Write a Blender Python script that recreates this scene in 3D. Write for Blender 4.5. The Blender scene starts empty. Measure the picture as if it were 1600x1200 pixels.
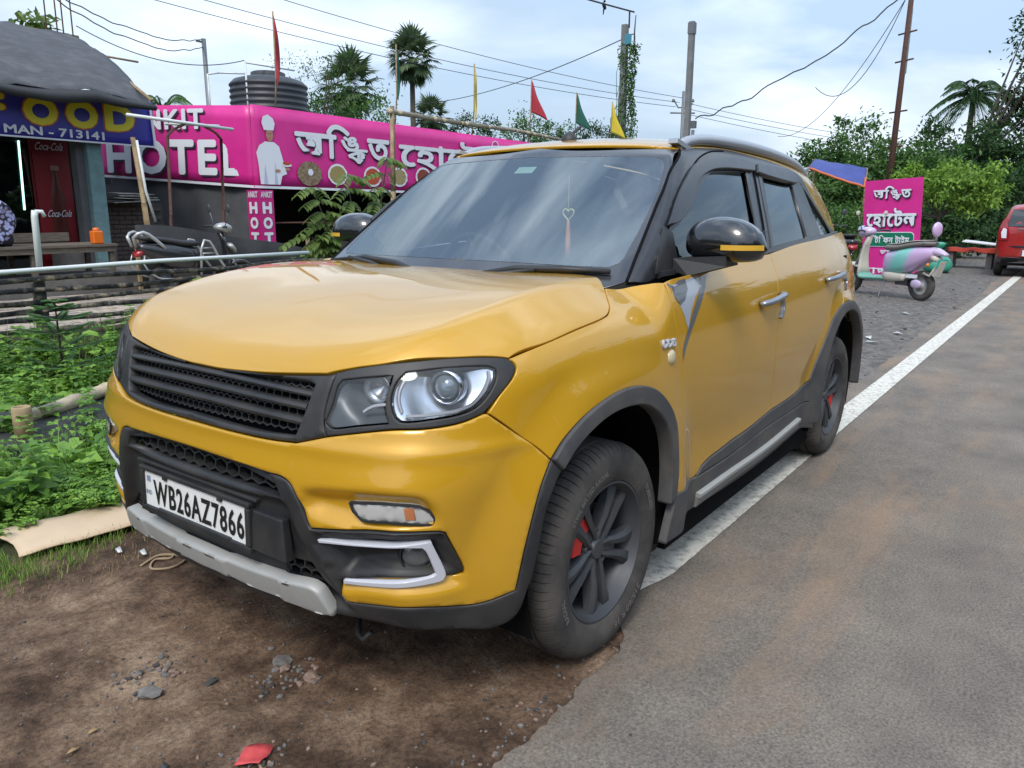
import bpy, bmesh, math, random, json
import numpy as np
from mathutils import Vector, Matrix, Euler
from mathutils.geometry import delaunay_2d_cdt
R = math.radians
random.seed(7); rng = np.random.default_rng(11)
SC = bpy.context.scene; COL = SC.collection
# ------------------------------------------------------------------ camera, world, sun, exposure
def set_camera():
    yaw, pitch, roll = R(CAMV[3]), R(CAMV[4]), R(CAMV[5])
    f = Vector((math.cos(pitch)*math.cos(yaw), math.cos(pitch)*math.sin(yaw), math.sin(pitch)))
    r = f.cross(Vector((0, 0, 1))).normalized(); u = r.cross(f)
    r2 = r*math.cos(roll)+u*math.sin(roll); u2 = -r*math.sin(roll)+u*math.cos(roll)
    cd = bpy.data.cameras.new('camera'); co = bpy.data.objects.new('camera', cd); COL.objects.link(co)
    M = Matrix((r2, u2, -f)).transposed().to_4x4(); M.translation = Vector(CAMV[:3]); co.matrix_world = M
    cd.sensor_width = 36; cd.lens = 36*CAMV[6]*1000/1600; cd.clip_start = .05; cd.clip_end = 3000
    SC.camera = co
CAMV = [1.91202, 1.90997, 1.34090, 216.43364, -12.76726, 0.23585, 1.21129]
set_camera()
SUN_EL, SUN_AZ = R(50), R(25)       # direction the light comes from (azimuth from +x towards +y)
W = bpy.data.worlds.new('World'); SC.world = W; W.use_nodes = True
nt = W.node_tree; nt.nodes.clear()
def nn(t, **k):
    n = nt.nodes.new(t)
    for a, b in k.items(): setattr(n, a, b)
    return n
wo = nn('ShaderNodeOutputWorld'); bg = nn('ShaderNodeBackground'); sky = nn('ShaderNodeTexSky')
sky.sky_type = 'NISHITA'; sky.sun_disc = False; sky.sun_elevation = SUN_EL; sky.sun_rotation = math.pi/2-SUN_AZ
sky.air_density = 1.0; sky.dust_density = 2.6; sky.ozone_density = 1.6
tc = nn('ShaderNodeTexCoord'); mp = nn('ShaderNodeMapping'); mp.inputs['Scale'].default_value = (1.0, 1.0, 3.2); mp.inputs['Rotation'].default_value = (0, R(10), R(35))
n1 = nn('ShaderNodeTexNoise'); n1.inputs['Scale'].default_value = 1.9; n1.inputs['Detail'].default_value = 7; n1.inputs['Roughness'].default_value = .52; n1.inputs['Distortion'].default_value = .35
cr = nn('ShaderNodeValToRGB'); cr.color_ramp.elements[0].position = .45; cr.color_ramp.elements[1].position = .60
n2 = nn('ShaderNodeTexNoise'); n2.inputs['Scale'].default_value = 2.4; n2.inputs['Detail'].default_value = 5
cr2 = nn('ShaderNodeValToRGB'); cr2.color_ramp.elements[0].position = .35; cr2.color_ramp.elements[0].color = (3.2, 4.1, 5.2, 1); cr2.color_ramp.elements[1].position = .7; cr2.color_ramp.elements[1].color = (7.6, 8.4, 9.4, 1)
mx = nn('ShaderNodeMix', data_type='RGBA'); ml = nn('ShaderNodeMath', operation='MULTIPLY'); ml.inputs[1].default_value = .85
hz = nn('ShaderNodeMix', data_type='RGBA'); hz.inputs['B'].default_value = (3.9, 5.05, 6.5, 1)
L_ = nt.links.new
L_(tc.outputs['Generated'], mp.inputs['Vector']); L_(mp.outputs[0], n1.inputs['Vector']); L_(mp.outputs[0], n2.inputs['Vector'])
L_(n1.outputs['Fac'], cr.inputs['Fac']); L_(n2.outputs['Fac'], cr2.inputs['Fac']); L_(cr.outputs['Color'], ml.inputs[0]); L_(ml.outputs[0], mx.inputs['Factor'])
L_(sky.outputs[0], hz.inputs['A']); L_(hz.outputs['Result'], mx.inputs['A']); L_(cr2.outputs[0], mx.inputs['B'])
sz_ = nn('ShaderNodeSeparateXYZ'); L_(tc.outputs['Generated'], sz_.inputs[0]); gm = nn('ShaderNodeMath', operation='MULTIPLY_ADD'); gm.inputs[1].default_value = 1.5; gm.inputs[2].default_value = 1.0; gm.use_clamp = False
mxz = nn('ShaderNodeMath', operation='MAXIMUM'); mxz.inputs[1].default_value = 0; L_(sz_.outputs['Z'], mxz.inputs[0]); L_(mxz.outputs[0], gm.inputs[0])       # an overcast sky is brighter towards the zenith
hf_ = nn('ShaderNodeMath', operation='MULTIPLY_ADD'); hf_.inputs[1].default_value = -.55; hf_.inputs[2].default_value = .76; L_(mxz.outputs[0], hf_.inputs[0]); L_(hf_.outputs[0], hz.inputs['Factor'])
gs_ = nn('ShaderNodeVectorMath', operation='SCALE'); L_(mx.outputs['Result'], gs_.inputs[0]); L_(gm.outputs[0], gs_.inputs['Scale']); L_(gs_.outputs[0], bg.inputs['Color']); bg.inputs['Strength'].default_value = .1; L_(bg.outputs[0], wo.inputs['Surface'])
sl = bpy.data.lights.new('sun', 'SUN'); so = bpy.data.objects.new('sun', sl); COL.objects.link(so)
sl.energy = 1.5; sl.angle = R(16); sl.color = (1, .95, .87)
sd_ = Vector((math.cos(SUN_EL)*math.cos(SUN_AZ), math.cos(SUN_EL)*math.sin(SUN_AZ), math.sin(SUN_EL)))
so.rotation_euler = sd_.to_track_quat('Z', 'Y').to_euler()
SC.view_settings.view_transform = 'Standard'; SC.view_settings.look = 'None'; SC.view_settings.exposure = .40; SC.view_settings.gamma = 1; SC.view_settings.use_curve_mapping = False
SC.render.engine = 'CYCLES'; SC.cycles.max_bounces = 7; SC.cycles.transparent_max_bounces = 14; SC.cycles.diffuse_bounces = 3; SC.cycles.glossy_bounces = 4; SC.cycles.transmission_bounces = 4
SC.cycles.use_denoising = True; SC.cycles.sample_clamp_indirect = 6; SC.cycles.caustics_reflective = False; SC.cycles.caustics_refractive = False
# ---------------------------------------------------------------- body form of the yellow SUV (metres, x forward, y left, z up, front axle at x=0)
def spl(xs, ys, n=600):
    """smooth curve through knots -> callable (vectorised)"""
    xs = np.asarray(xs, float); ys = np.asarray(ys, float)
    h = np.diff(xs); d = np.diff(ys)/h
    m = np.zeros(len(xs)); m[0] = d[0]; m[-1] = d[-1]
    for i in range(1, len(xs)-1):
        m[i] = (d[i-1]*h[i]+d[i]*h[i-1])/(h[i-1]+h[i])
    X = np.linspace(xs[0], xs[-1], n)
    k = np.clip(np.searchsorted(xs, X)-1, 0, len(xs)-2)
    t = (X-xs[k])/h[k]
    Y = (2*t**3-3*t**2+1)*ys[k]+(t**3-2*t**2+t)*h[k]*m[k]+(-2*t**3+3*t**2)*ys[k+1]+(t**3-t**2)*h[k]*m[k+1]
    w = int(.03*n)*2+1; ker = np.hanning(w+2)[1:-1]; ker /= ker.sum()
    Yp = np.pad(Y, w//2, mode='reflect', reflect_type='odd'); Y = np.convolve(Yp, ker, 'valid')
    K = 48; xk = np.linspace(xs[0], xs[-1], K); yk = np.interp(xk, X, Y); hh = xk[1]-xk[0]      # C2 cubic through evenly spaced knots
    A = np.diag(np.full(K, 4.))+np.diag(np.ones(K-1), 1)+np.diag(np.ones(K-1), -1); A[0] = 0; A[0, 0] = 1; A[-1] = 0; A[-1, -1] = 1
    rhs = np.zeros(K); rhs[1:-1] = 6*(yk[2:]-2*yk[1:-1]+yk[:-2])/hh**2; m2 = np.linalg.solve(A, rhs)
    def f(v):
        v = np.asarray(v, float); c = np.clip(v, xk[0], xk[-1]); i = np.clip(((c-xk[0])/hh).astype(int), 0, K-2); t = (c-xk[i])/hh
        y0, y1, a0, a1 = yk[i], yk[i+1], m2[i], m2[i+1]
        r = (1-t)*y0+t*y1+hh*hh/6*(((1-t)**3-(1-t))*a0+(t**3-t)*a1)
        sa = (yk[1]-yk[0])/hh; sb = (yk[-1]-yk[-2])/hh
        return r+np.where(v < xk[0], (v-xk[0])*sa, 0)+np.where(v > xk[-1], (v-xk[-1])*sb, 0)
    return f
def sst(a, b, v):
    t = np.clip((v-a)/(b-a), 0, 1); return t*t*(3-2*t)
def smax(a, b, r):
    h = np.maximum(r-np.abs(a-b), 0)
    return np.maximum(a, b)+h*h/(4*r)
side_z = spl([.12,.25,.40,.52,.62,.72,.82,.95,1.05,1.12,1.2,1.3],[.800,.846,.860,.862,.874,.886,.890,.882,.862,.836,.80,.74])
side_x = spl([-3.4,-3.0,-2.6,-2.2,-1.8,-.6,-.2,.15,.35,.6,.9],[.13,.07,.03,.008,0,0,.006,.022,.042,.085,.16])
hood_c = spl([-.6,-.35,-.2,0,.2,.4,.55,.64,.70,.76,.85],[1.11,1.124,1.131,1.129,1.111,1.076,1.037,1.004,.975,.925,.82])
front_c = spl([.10,.2,.25,.35,.45,.58,.68,.73,.80,.88,.95,1.0,1.05],[.62,.71,.745,.785,.805,.818,.816,.806,.79,.77,.745,.72,.69])
dlo = spl([0,.2,.4,.5,.6,.7,.8,.9,1.0],[0,.007,.029,.048,.076,.120,.20,.34,.50])
dup = spl([0,.2,.4,.5,.6,.7,.8,.9,1.0],[0,.008,.033,.053,.09,.15,.25,.42,.62])
ARCH = [(-.005,.395,.425),(-2.505,.395,.425)]
def Ys(x, z):
    y = side_z(z)-side_x(x)
    for cx, cz, r in ARCH:
        d = np.hypot((x-cx), (z-cz)*np.where(z > cz, 1.0, .55))-r
        lip = .905-.002 if cx > -1 else .905
        w = 1-sst(.0, .17, d)
        y = y+(lip-y)*w*.9*(1-sst(.86, 1.0, z))
    return y
def f_low(x, y, z):
    x = np.asarray(x, float); z = np.asarray(z, float); y = np.abs(y)
    top = z-(hood_c(np.maximum(x, -.3))+.012*sst(.2, .62, y)-.01*(y/.6)**2)
    ysh = .672-.05*sst(.3, .7, x)
    sh = .52*(y-ysh)+.854*(z-(hood_c(np.maximum(x, -.3))+.002))
    # behind the hood the shoulder plane fades away
    sh = sh-.25*sst(-.25, -.55, x) if False else sh-.30*(1-sst(-.62, -.22, x))
    sd = y-Ys(x, z)
    b = sst(.66, .88, z)
    fr = x-(front_c(z)-(dlo(y)*(1-b)+dup(y)*b))
    rr = -x-(3.16-.10*(y/.8)**4-.10*sst(.75, 1.3, z)-.03*np.clip(.5-z, 0, .4))
    t = np.where(x < -.3, z-(1.35), top)
    k = sst(-.45, -.3, x); t = top*k+(z-1.35)*(1-k)
    a = smax(t, sh, .014)
    a = smax(a, sd, .065)
    a = smax(a, fr, .055+.07*sst(.5,.8,y))
    a = smax(a, rr, .16)
    a = smax(a, .17-z, .03)
    return a
glass_z = spl([1.0,1.1,1.2,1.3,1.4,1.5,1.57,1.65],[.82,.80,.772,.735,.688,.634,.592,.54])
glass_x = spl([-3.4,-3.1,-2.7,-2.2,-1.8,-1.0,-.6,-.3,0],[.18,.125,.065,.022,.004,0,.022,.062,.13])
roof_c = spl([-3.4,-3.0,-2.7,-2.2,-1.7,-1.3,-1.1,-.95,-.8],[1.45,1.555,1.60,1.637,1.652,1.648,1.635,1.612,1.575])
def f_up(x, y, z):
    y = np.abs(y)
    ws = (x-(-.30-1.43*(z-1.11)+.12*(1-(y/.68)**2)))*.573
    sd = (y-(glass_z(z)-glass_x(x)))*.93
    rf = z-(roof_c(x)-.028*(y/.6)**2-.025*(y/.6)**4)
    rr = (-x-(3.02+(1.5-z)*.42-.06*(y/.6)**2))*.92
    a = smax(rf, ws, .02)
    a = smax(a, rr, .06)
    a = smax(a, sd, .035+.03*sst(1.4,1.5,z))
    return a
def hit(f, o, d, tmax=9., n=900, t0=.3):
    o = np.asarray(o, float); d = np.asarray(d, float); d = d/np.linalg.norm(d)
    t = np.linspace(t0, tmax, n); P = o+t[:, None]*d
    v = f(P[:, 0], P[:, 1], P[:, 2]); i = np.argmax(v < 0)
    if v[i] >= 0: return None
    a, b = t[i-1], t[i]
    for _ in range(40):
        m = (a+b)/2; q = o+m*d
        if f(q[0], q[1], q[2]) < 0: b = m
        else: a = m
    return o+b*d
def lift(f, O, D, tmax=2.5):
    """from inside points O along directions D to the surface f=0 (bisection from the first exit)"""
    O = np.asarray(O, float); D = np.asarray(D, float)
    n = 60; T = np.linspace(0, tmax, n)
    lo = np.zeros(len(O)); hi = np.full(len(O), tmax); done = np.zeros(len(O), bool)
    for k in range(1, n):
        P = O+T[k]*D; v = f(P[:, 0], P[:, 1], P[:, 2])
        new = (~done) & (v > 0); hi[new] = T[k]; lo[new] = T[k-1]; done |= new
    for _ in range(30):
        m = (lo+hi)/2; P = O+m[:, None]*D; v = f(P[:, 0], P[:, 1], P[:, 2])
        lo = np.where(v < 0, m, lo); hi = np.where(v < 0, hi, m)
    return O+((lo+hi)/2)[:, None]*D
def grad(f, P, e=2e-3):
    P = np.asarray(P, float); g = np.zeros_like(P)
    for i in range(3):
        A = P.copy(); B = P.copy(); A[:, i] += e; B[:, i] -= e
        g[:, i] = (f(A[:, 0], A[:, 1], A[:, 2])-f(B[:, 0], B[:, 1], B[:, 2]))/(2*e)
    return g/np.linalg.norm(g, axis=1)[:, None]
# charts: (a, b) -> ray origin, direction ; and back
def chart(name, a, b):
    a = np.asarray(a, float); b = np.asarray(b, float); Z = np.zeros_like(a)
    if name == 'side':     # a = x, b = angle about a lengthwise axis
        return np.stack([a, Z+.30, Z+.62], 1), np.stack([Z, np.cos(b), np.sin(b)], 1)
    if name == 'front':    # a = angle about an upright axis, b = z
        return np.stack([Z-.15, Z, b], 1), np.stack([np.cos(a), np.sin(a), Z], 1)
    if name == 'top':
        return np.stack([a, b, Z+.75], 1), np.stack([Z, Z, Z+1], 1)
    if name == 'glass':    # side windows, a = x, b = z
        return np.stack([a, Z+.2, b], 1), np.stack([Z, Z+1, Z], 1)
    if name == 'rear':     # a = y, b = z
        return np.stack([Z-2.2, a, b], 1), np.stack([Z-1, Z, Z], 1)
    if name == 'screen':   # windscreen a = y, b = z
        return np.stack([Z-2.0, a, b], 1), np.stack([Z+1, Z, Z], 1)
def unchart(name, P):
    x, y, z = P[..., 0], P[..., 1], P[..., 2]
    if name == 'side': return x, np.arctan2(z-.62, y-.30)
    if name == 'front': return np.arctan2(y, x+.15), z
    if name == 'top': return x, y
    if name == 'glass': return x, z
    if name == 'screen': return y, z
TR = json.loads(r"""{"hood_front":[[[0.7445,0.0445],[0.7372,0.1721],[0.7226,0.3122],[0.6992,0.4547]],[[0.6992,0.4547],[0.6719,0.5232],[0.6282,0.6025],[0.5382,0.6953],[0.4686,0.7515],[0.4114,0.7922]],[[0.4114,0.7922],[0.2884,0.8127],[0.1431,0.818],[0.0132,0.8175],[-0.0406,0.8114],[-0.0793,0.7954],[-0.1184,0.7661],[-0.1762,0.721]]],"fender":[[[0.4114,0.6333],[0.2884,0.6421],[0.1431,0.6607],[0.0132,0.6771],[-0.0406,0.6927],[-0.0793,0.7238],[-0.1184,0.7751],[-0.1762,0.8544]],[[-0.1762,0.8544],[-0.2822,0.8181],[-0.32,0.7872],[-0.3665,0.7535]],[[-0.3665,0.7535],[-0.3649,0.6569],[-0.3723,0.5339],[-0.3929,0.4334],[-0.4071,0.3037],[-0.4135,0.1273],[-0.4148,-0.0563],[-0.4119,-0.2549],[-0.3732,-0.3345]],[[-0.3732,-0.3345],[-0.3795,-0.2228],[-0.3669,-0.0725],[-0.3391,0.0829],[-0.2837,0.1984],[-0.1884,0.2975],[-0.0862,0.3436],[0.0357,0.355],[0.1442,0.3335],[0.2284,0.2974],[0.304,0.239],[0.352,0.1755]],[[0.352,0.1755],[0.3807,0.2392],[0.4425,0.3491],[0.499,0.4525]],[[0.499,0.4525],[0.4652,0.5043],[0.4172,0.5583],[0.4022,0.5905],[0.4114,0.6333]]],"arch_cladding":[[[0.352,0.1755],[0.304,0.239],[0.2284,0.2974],[0.1442,0.3335],[0.0357,0.355],[-0.0862,0.3436],[-0.1884,0.2975],[-0.2837,0.1984],[-0.3391,0.0829],[-0.3669,-0.0725],[-0.3795,-0.2228],[-0.3732,-0.3345]],[[-0.3732,-0.3345],[-0.3263,-0.3563]],[[-0.3263,-0.3563],[-0.3291,-0.2003],[-0.3048,-0.0179],[-0.263,0.0971],[-0.194,0.1886],[-0.1061,0.2491],[0.0046,0.2725],[0.1055,0.2656],[0.1981,0.2309],[0.2714,0.1811],[0.3221,0.118]],[[0.3221,0.118],[0.352,0.1755]]],"front_door":[[[-0.3665,0.7535],[-0.6163,0.7654],[-0.9827,0.7873],[-1.3797,0.8026]],[[-1.3797,0.8026],[-1.3805,0.7168],[-1.3705,0.645],[-1.3554,0.5386],[-1.3399,0.4282],[-1.3387,0.2232],[-1.3851,-0.0103],[-1.4297,-0.2431]],[[-1.4297,-0.2431],[-1.1551,-0.2797],[-0.9662,-0.2911],[-0.8509,-0.3045],[-0.7427,-0.3176],[-0.6758,-0.3412],[-0.6357,-0.3786],[-0.3732,-0.3345]],[[-0.3732,-0.3345],[-0.4119,-0.2549],[-0.4148,-0.0563],[-0.4135,0.1273],[-0.4071,0.3037],[-0.3929,0.4334],[-0.3723,0.5339],[-0.3649,0.6569],[-0.3665,0.7535]]],"rear_door":[[[-1.3797,0.8026],[-1.7598,0.8379],[-2.2614,0.869],[-2.5825,0.9033]],[[-2.5825,0.9033],[-2.5253,0.7435],[-2.5146,0.578],[-2.4166,0.4299],[-2.3395,0.3474]],[[-2.3395,0.3474],[-2.1964,0.2711],[-2.1122,0.1463],[-2.0559,-0.0045],[-2.0085,-0.1766]],[[-2.0085,-0.1766],[-1.7561,-0.2327],[-1.4297,-0.2431]],[[-1.4297,-0.2431],[-1.3851,-0.0103],[-1.3387,0.2232],[-1.3399,0.4282],[-1.3554,0.5386],[-1.3705,0.645],[-1.3805,0.7168],[-1.3797,0.8026]]],"rear_arch_top":[[[-2.0085,-0.1766],[-2.0559,-0.0045],[-2.1122,0.1463],[-2.1964,0.2711],[-2.3395,0.3474],[-2.5184,0.3772]]],"door_cladding":[[[-0.6357,-0.3786],[-0.6758,-0.3412],[-0.7427,-0.3176],[-0.8509,-0.3045],[-0.9662,-0.2911],[-1.1551,-0.2797],[-1.4297,-0.2431],[-1.7561,-0.2327],[-2.0085,-0.1766]],[[-2.0085,-0.1766],[-2.002,-0.3517]],[[-2.002,-0.3517],[-1.7367,-0.349],[-1.3607,-0.346],[-1.0046,-0.3741],[-0.6357,-0.3786]]],"sill":[[[-0.3732,-0.3345],[-0.6357,-0.3786],[-1.0046,-0.3741],[-1.3607,-0.346],[-1.7367,-0.349],[-2.002,-0.3517]]],"band":[[[0.0497,0.9214],[0.1916,0.9275],[0.3436,0.9363],[0.4916,0.9475]],[[0.4916,0.9475],[0.5668,0.9659],[0.6588,0.9812],[0.7905,0.9908],[0.8821,0.99],[0.9543,0.9813],[0.9721,0.9625]],[[0.9718,0.9611],[0.9612,0.94],[0.9174,0.898],[0.878,0.8614],[0.825,0.8458],[0.7436,0.8361],[0.6619,0.8323],[0.5117,0.806],[0.4658,0.7929],[0.4188,0.779]],[[0.4188,0.779],[0.3296,0.7727],[0.1839,0.7739],[0.0374,0.7804]]],"lamp_frame":[[[0.5191,0.9527],[0.5055,0.9073],[0.4949,0.8561],[0.497,0.8192],[0.5065,0.8054]],[[0.5065,0.8054],[0.6619,0.8323],[0.7436,0.8361],[0.825,0.8458],[0.878,0.8614]],[[0.878,0.8614],[0.9174,0.898],[0.9612,0.94],[0.9721,0.9625]],[[0.9721,0.9625],[0.9543,0.9813],[0.8821,0.99],[0.7905,0.9908],[0.6588,0.9812],[0.5668,0.9659],[0.5191,0.9527]]],"lamp_inner":[[[0.5398,0.9377],[0.6059,0.9477],[0.6649,0.9541]],[[0.6649,0.9541],[0.6609,0.9373],[0.6509,0.9128],[0.6482,0.8795],[0.6559,0.8465]],[[0.6559,0.8465],[0.5862,0.8365],[0.5142,0.8255],[0.5015,0.8345],[0.5166,0.879],[0.5289,0.9254],[0.5398,0.9377]]],"lamp_outer":[[[0.698,0.9612],[0.789,0.9691],[0.8755,0.9696],[0.9013,0.9666],[0.9154,0.96],[0.9149,0.9442],[0.8951,0.9092],[0.8615,0.8781],[0.8258,0.8649],[0.7641,0.857],[0.6823,0.8518],[0.6721,0.8602],[0.6631,0.8888],[0.6659,0.9176],[0.6774,0.9418],[0.698,0.9612]]],"projector":[[[0.7899,0.9204]]],"grille_open":[[[-0.3792,0.9227],[-0.0601,0.9217],[0.2498,0.9227],[0.4407,0.9257],[0.4579,0.9216]],[[0.4579,0.9216],[0.4356,0.8598],[0.4093,0.796]],[[0.4093,0.796],[0.2815,0.791],[0.0031,0.796],[-0.3086,0.8047]]],"bar1":[[[-0.3914,0.9025],[0.4529,0.9021]],[[-0.3769,0.8835],[0.4447,0.8878]]],"bar2":[[[-0.3673,0.8678],[0.4401,0.8753]],[[-0.3532,0.8508],[0.4299,0.8576]]],"bar3":[[[-0.3487,0.8306],[0.4274,0.8407]],[[-0.3325,0.8161],[0.421,0.8217]]],"intake":[[[0.0824,0.7047],[0.1262,0.7038],[0.2452,0.6995],[0.342,0.6936],[0.3737,0.6927],[0.4023,0.6818],[0.427,0.6461],[0.459,0.5717]],[[0.459,0.5717],[0.6383,0.5927],[0.767,0.5883],[0.7797,0.5842]],[[0.7797,0.5842],[0.8225,0.4758],[0.8224,0.4621],[0.8071,0.4583],[0.7654,0.4631],[0.6487,0.4638],[0.5236,0.4354]],[[0.5236,0.4354],[0.5285,0.4005],[0.5421,0.3824]]],"bumper_bottom":[[[0.5421,0.3824],[0.6371,0.3896],[0.7251,0.3894],[0.8482,0.3756],[0.947,0.4032]]],"bumper_side":[[[0.947,0.4032],[0.9692,0.5086],[0.9946,0.5967],[1.0193,0.6629],[1.0533,0.7231]]],"seam":[[[0.886,0.8605],[0.9484,0.8114],[1.0179,0.7566],[1.0533,0.7231]]],"skirt":[[[0.5152,0.3335],[0.6235,0.3342],[0.7637,0.3157],[0.8928,0.3011],[0.9492,0.3289],[0.9835,0.4149]]],"clad_inner":[[[0.9871,0.4139],[1.0076,0.4996],[1.0349,0.6078],[1.0858,0.6907]]],"scoop":[[[0.4333,0.6792],[0.5964,0.6942],[0.6936,0.6945],[0.7381,0.6833],[0.761,0.6604],[0.7759,0.6253],[0.8197,0.5072],[0.8316,0.4623],[0.8283,0.43],[0.7648,0.4191],[0.6032,0.4173],[0.5285,0.4005]]],"indicator":[[[0.5665,0.6551],[0.6596,0.6621],[0.7302,0.6532],[0.7498,0.6361],[0.7624,0.6038]],[[0.7624,0.6038],[0.7011,0.6128],[0.651,0.6163],[0.5956,0.6138],[0.5786,0.6261],[0.5665,0.6551]]],"shelf":[[[0.4346,0.5923],[0.5891,0.6235],[0.7029,0.6194],[0.7715,0.6111]],[[0.4513,0.5684],[0.6383,0.5927],[0.7797,0.5842]]],"cchrome":[[[0.4745,0.5452],[0.7485,0.5643]],[[0.7485,0.5643],[0.7812,0.4672],[0.7765,0.4561],[0.7659,0.4514]],[[0.7659,0.4514],[0.5355,0.4327]],[[0.5355,0.4327],[0.5367,0.4442]],[[0.5367,0.4442],[0.7498,0.4704],[0.7588,0.4739]],[[0.7588,0.4739],[0.7352,0.5406],[0.7282,0.5485]],[[0.7282,0.5485],[0.686,0.5521],[0.5158,0.5396],[0.4792,0.5356]],[[0.4792,0.5356],[0.4745,0.5452]]],"fog":[[[0.7151,0.5175]]],"cpocket":[[[0.464,0.5597],[0.6365,0.5866],[0.7802,0.5781]],[[0.7802,0.5781],[0.8235,0.4715],[0.8234,0.4578],[0.808,0.4536]],[[0.808,0.4536],[0.6471,0.4583],[0.5191,0.4287]],[[0.5191,0.4287],[0.464,0.5597]]],"skid":[[[0.0491,0.4057],[0.163,0.4049],[0.3379,0.4059],[0.4466,0.4121],[0.4667,0.4039],[0.5042,0.3346]],[[0.5042,0.3346],[0.4682,0.3279],[0.3733,0.3353],[0.2101,0.3363],[0.0749,0.3493],[0.038,0.3513]]],"mesh_top":[[[0.0548,0.6827],[0.2253,0.6769],[0.3596,0.6741],[0.4007,0.6149]],[[0.4007,0.6149],[0.2721,0.6205],[0.0834,0.631]]],"mesh_low":[[[0.2567,0.4643],[0.4386,0.4716]],[[0.4386,0.4716],[0.491,0.4277]],[[0.491,0.4277],[0.3998,0.4236],[0.2623,0.4364]]],"roofside":[[[-1.023,1.5719],[-1.2355,1.5872],[-1.4914,1.5949],[-1.8386,1.5833],[-2.1867,1.564],[-2.4465,1.536],[-2.5384,1.5123],[-2.5741,1.4176],[-2.7083,1.2972],[-3.0232,1.1978]]],"beltup":[[[-0.4613,1.1218],[-0.7863,1.134],[-1.4581,1.1615],[-1.8835,1.1822],[-2.474,1.192],[-3.0232,1.1978]]],"apillar_f":[[[-0.3214,1.1126],[-0.3912,1.1674],[-0.4562,1.2164],[-0.5255,1.2683],[-0.5963,1.3212],[-0.6689,1.3751],[-0.7565,1.4372],[-0.8523,1.4968],[-0.9951,1.5652]]],"apillar_s":[[[0.7176,1.1126],[0.7038,1.1674],[0.6913,1.2164],[0.6774,1.2683],[0.6636,1.3212],[0.6499,1.3751],[0.632,1.4372],[0.6091,1.4968],[0.5682,1.5652]]],"doorframe":[[[-0.4613,1.1218],[-0.5214,1.1965],[-0.6177,1.2901],[-0.7509,1.3849],[-0.9521,1.4874],[-1.0832,1.5373],[-1.2566,1.5725],[-1.4225,1.5851]]],"fglass":[[[-0.6181,1.182],[-0.6867,1.2893]],[[-0.6867,1.2893],[-0.8789,1.3751],[-1.0156,1.4416],[-1.1253,1.4819]],[[-1.1253,1.4819],[-1.335,1.495],[-1.5309,1.4972]],[[-1.5309,1.4972],[-1.433,1.3598],[-1.325,1.1566]],[[-1.325,1.1566],[-0.6002,1.1396]]],"bpillar":[[[-1.5393,1.503],[-1.433,1.3598],[-1.325,1.1566]],[[-1.7262,1.5046],[-1.588,1.333],[-1.516,1.17]]],"rglass":[[[-1.732,1.4904],[-2.2225,1.4694]],[[-2.2225,1.4694],[-2.1528,1.3483],[-2.1365,1.1924]],[[-2.1365,1.1924],[-1.5284,1.175]],[[-1.5284,1.175],[-1.588,1.333],[-1.732,1.4904]]],"qglass":[[[-2.417,1.4815],[-2.5703,1.3494],[-2.8203,1.1996]],[[-2.8203,1.1996],[-2.478,1.1953]],[[-2.478,1.1953],[-2.4274,1.3391],[-2.4431,1.4722]]],"visor_f":[[[-0.5821,1.2909],[-0.7105,1.3842],[-0.9044,1.485],[-1.0167,1.5258],[-1.1637,1.5558],[-1.3453,1.5659],[-1.6737,1.5475]],[[-1.6737,1.5475],[-1.6158,1.5111]],[[-1.6158,1.5111],[-1.2245,1.5055],[-1.0785,1.4895],[-0.9285,1.4459],[-0.8075,1.3629],[-0.6528,1.2987],[-0.5821,1.2909]]],"visor_r":[[[-1.708,1.5463],[-2.0379,1.5438],[-2.3501,1.5217],[-2.3438,1.4855]],[[-2.3438,1.4855],[-2.2542,1.4764],[-1.8213,1.4931],[-1.6539,1.507]],[[-1.6539,1.507],[-1.708,1.5463]]],"screen":[[[0.7176,1.1126],[0.7038,1.1674],[0.6913,1.2164],[0.6774,1.2683],[0.6636,1.3212],[0.6499,1.3751],[0.632,1.4372],[0.6091,1.4968],[0.5682,1.5652]],[[0.5682,1.5652],[0.4516,1.5659],[0.1887,1.5686],[0.0719,1.5675]]],"screen_glass":[[[0.0785,1.161],[0.2941,1.16],[0.5283,1.1552],[0.6333,1.1541]],[[0.6333,1.1541],[0.657,1.1663],[0.6553,1.2279],[0.63,1.3729],[0.5861,1.4951]],[[0.5861,1.4951],[0.5627,1.5225],[0.5257,1.5306],[0.2962,1.5387],[0.0646,1.5433]]],"stripe1":[[[-0.3627,0.7458],[-0.3649,0.6569],[-0.4231,0.6629],[-0.4986,0.6904],[-0.4745,0.7305],[-0.505,0.7501],[-0.6487,0.7476]],[[-0.6487,0.7476],[-0.4791,0.5931]]],"stripe2":[[[-0.6217,0.7473],[-0.6814,0.7475]],[[-0.6814,0.7475],[-0.6264,0.6753],[-0.5054,0.5459],[-0.4315,0.4404],[-0.4083,0.3745]],[[-0.4083,0.3745],[-0.4074,0.4454],[-0.4858,0.5779],[-0.5761,0.6813],[-0.6217,0.7473]]],"badge":[[[-0.257,0.4968],[-0.3534,0.4888]]],"marker":[[[-0.3232,0.4248]]],"handles":[[[-1.1163,0.5477],[-1.3624,0.574]],[[-2.0908,0.5905],[-2.3939,0.6161]]],"guards":[[[-1.3813,0.5828],[-1.392,0.4968],[-1.3563,0.4372]],[[-2.4338,0.6327],[-2.5419,0.5523],[-2.4937,0.4868]]],"silver":[[[-0.6336,-0.4718],[-0.9149,-0.4643],[-1.3054,-0.4635],[-1.8327,-0.4363]],[[-1.8771,-0.4756],[-1.7035,-0.482],[-1.3165,-0.5018],[-0.923,-0.499],[-0.561,-0.492]]]}""")
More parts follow.
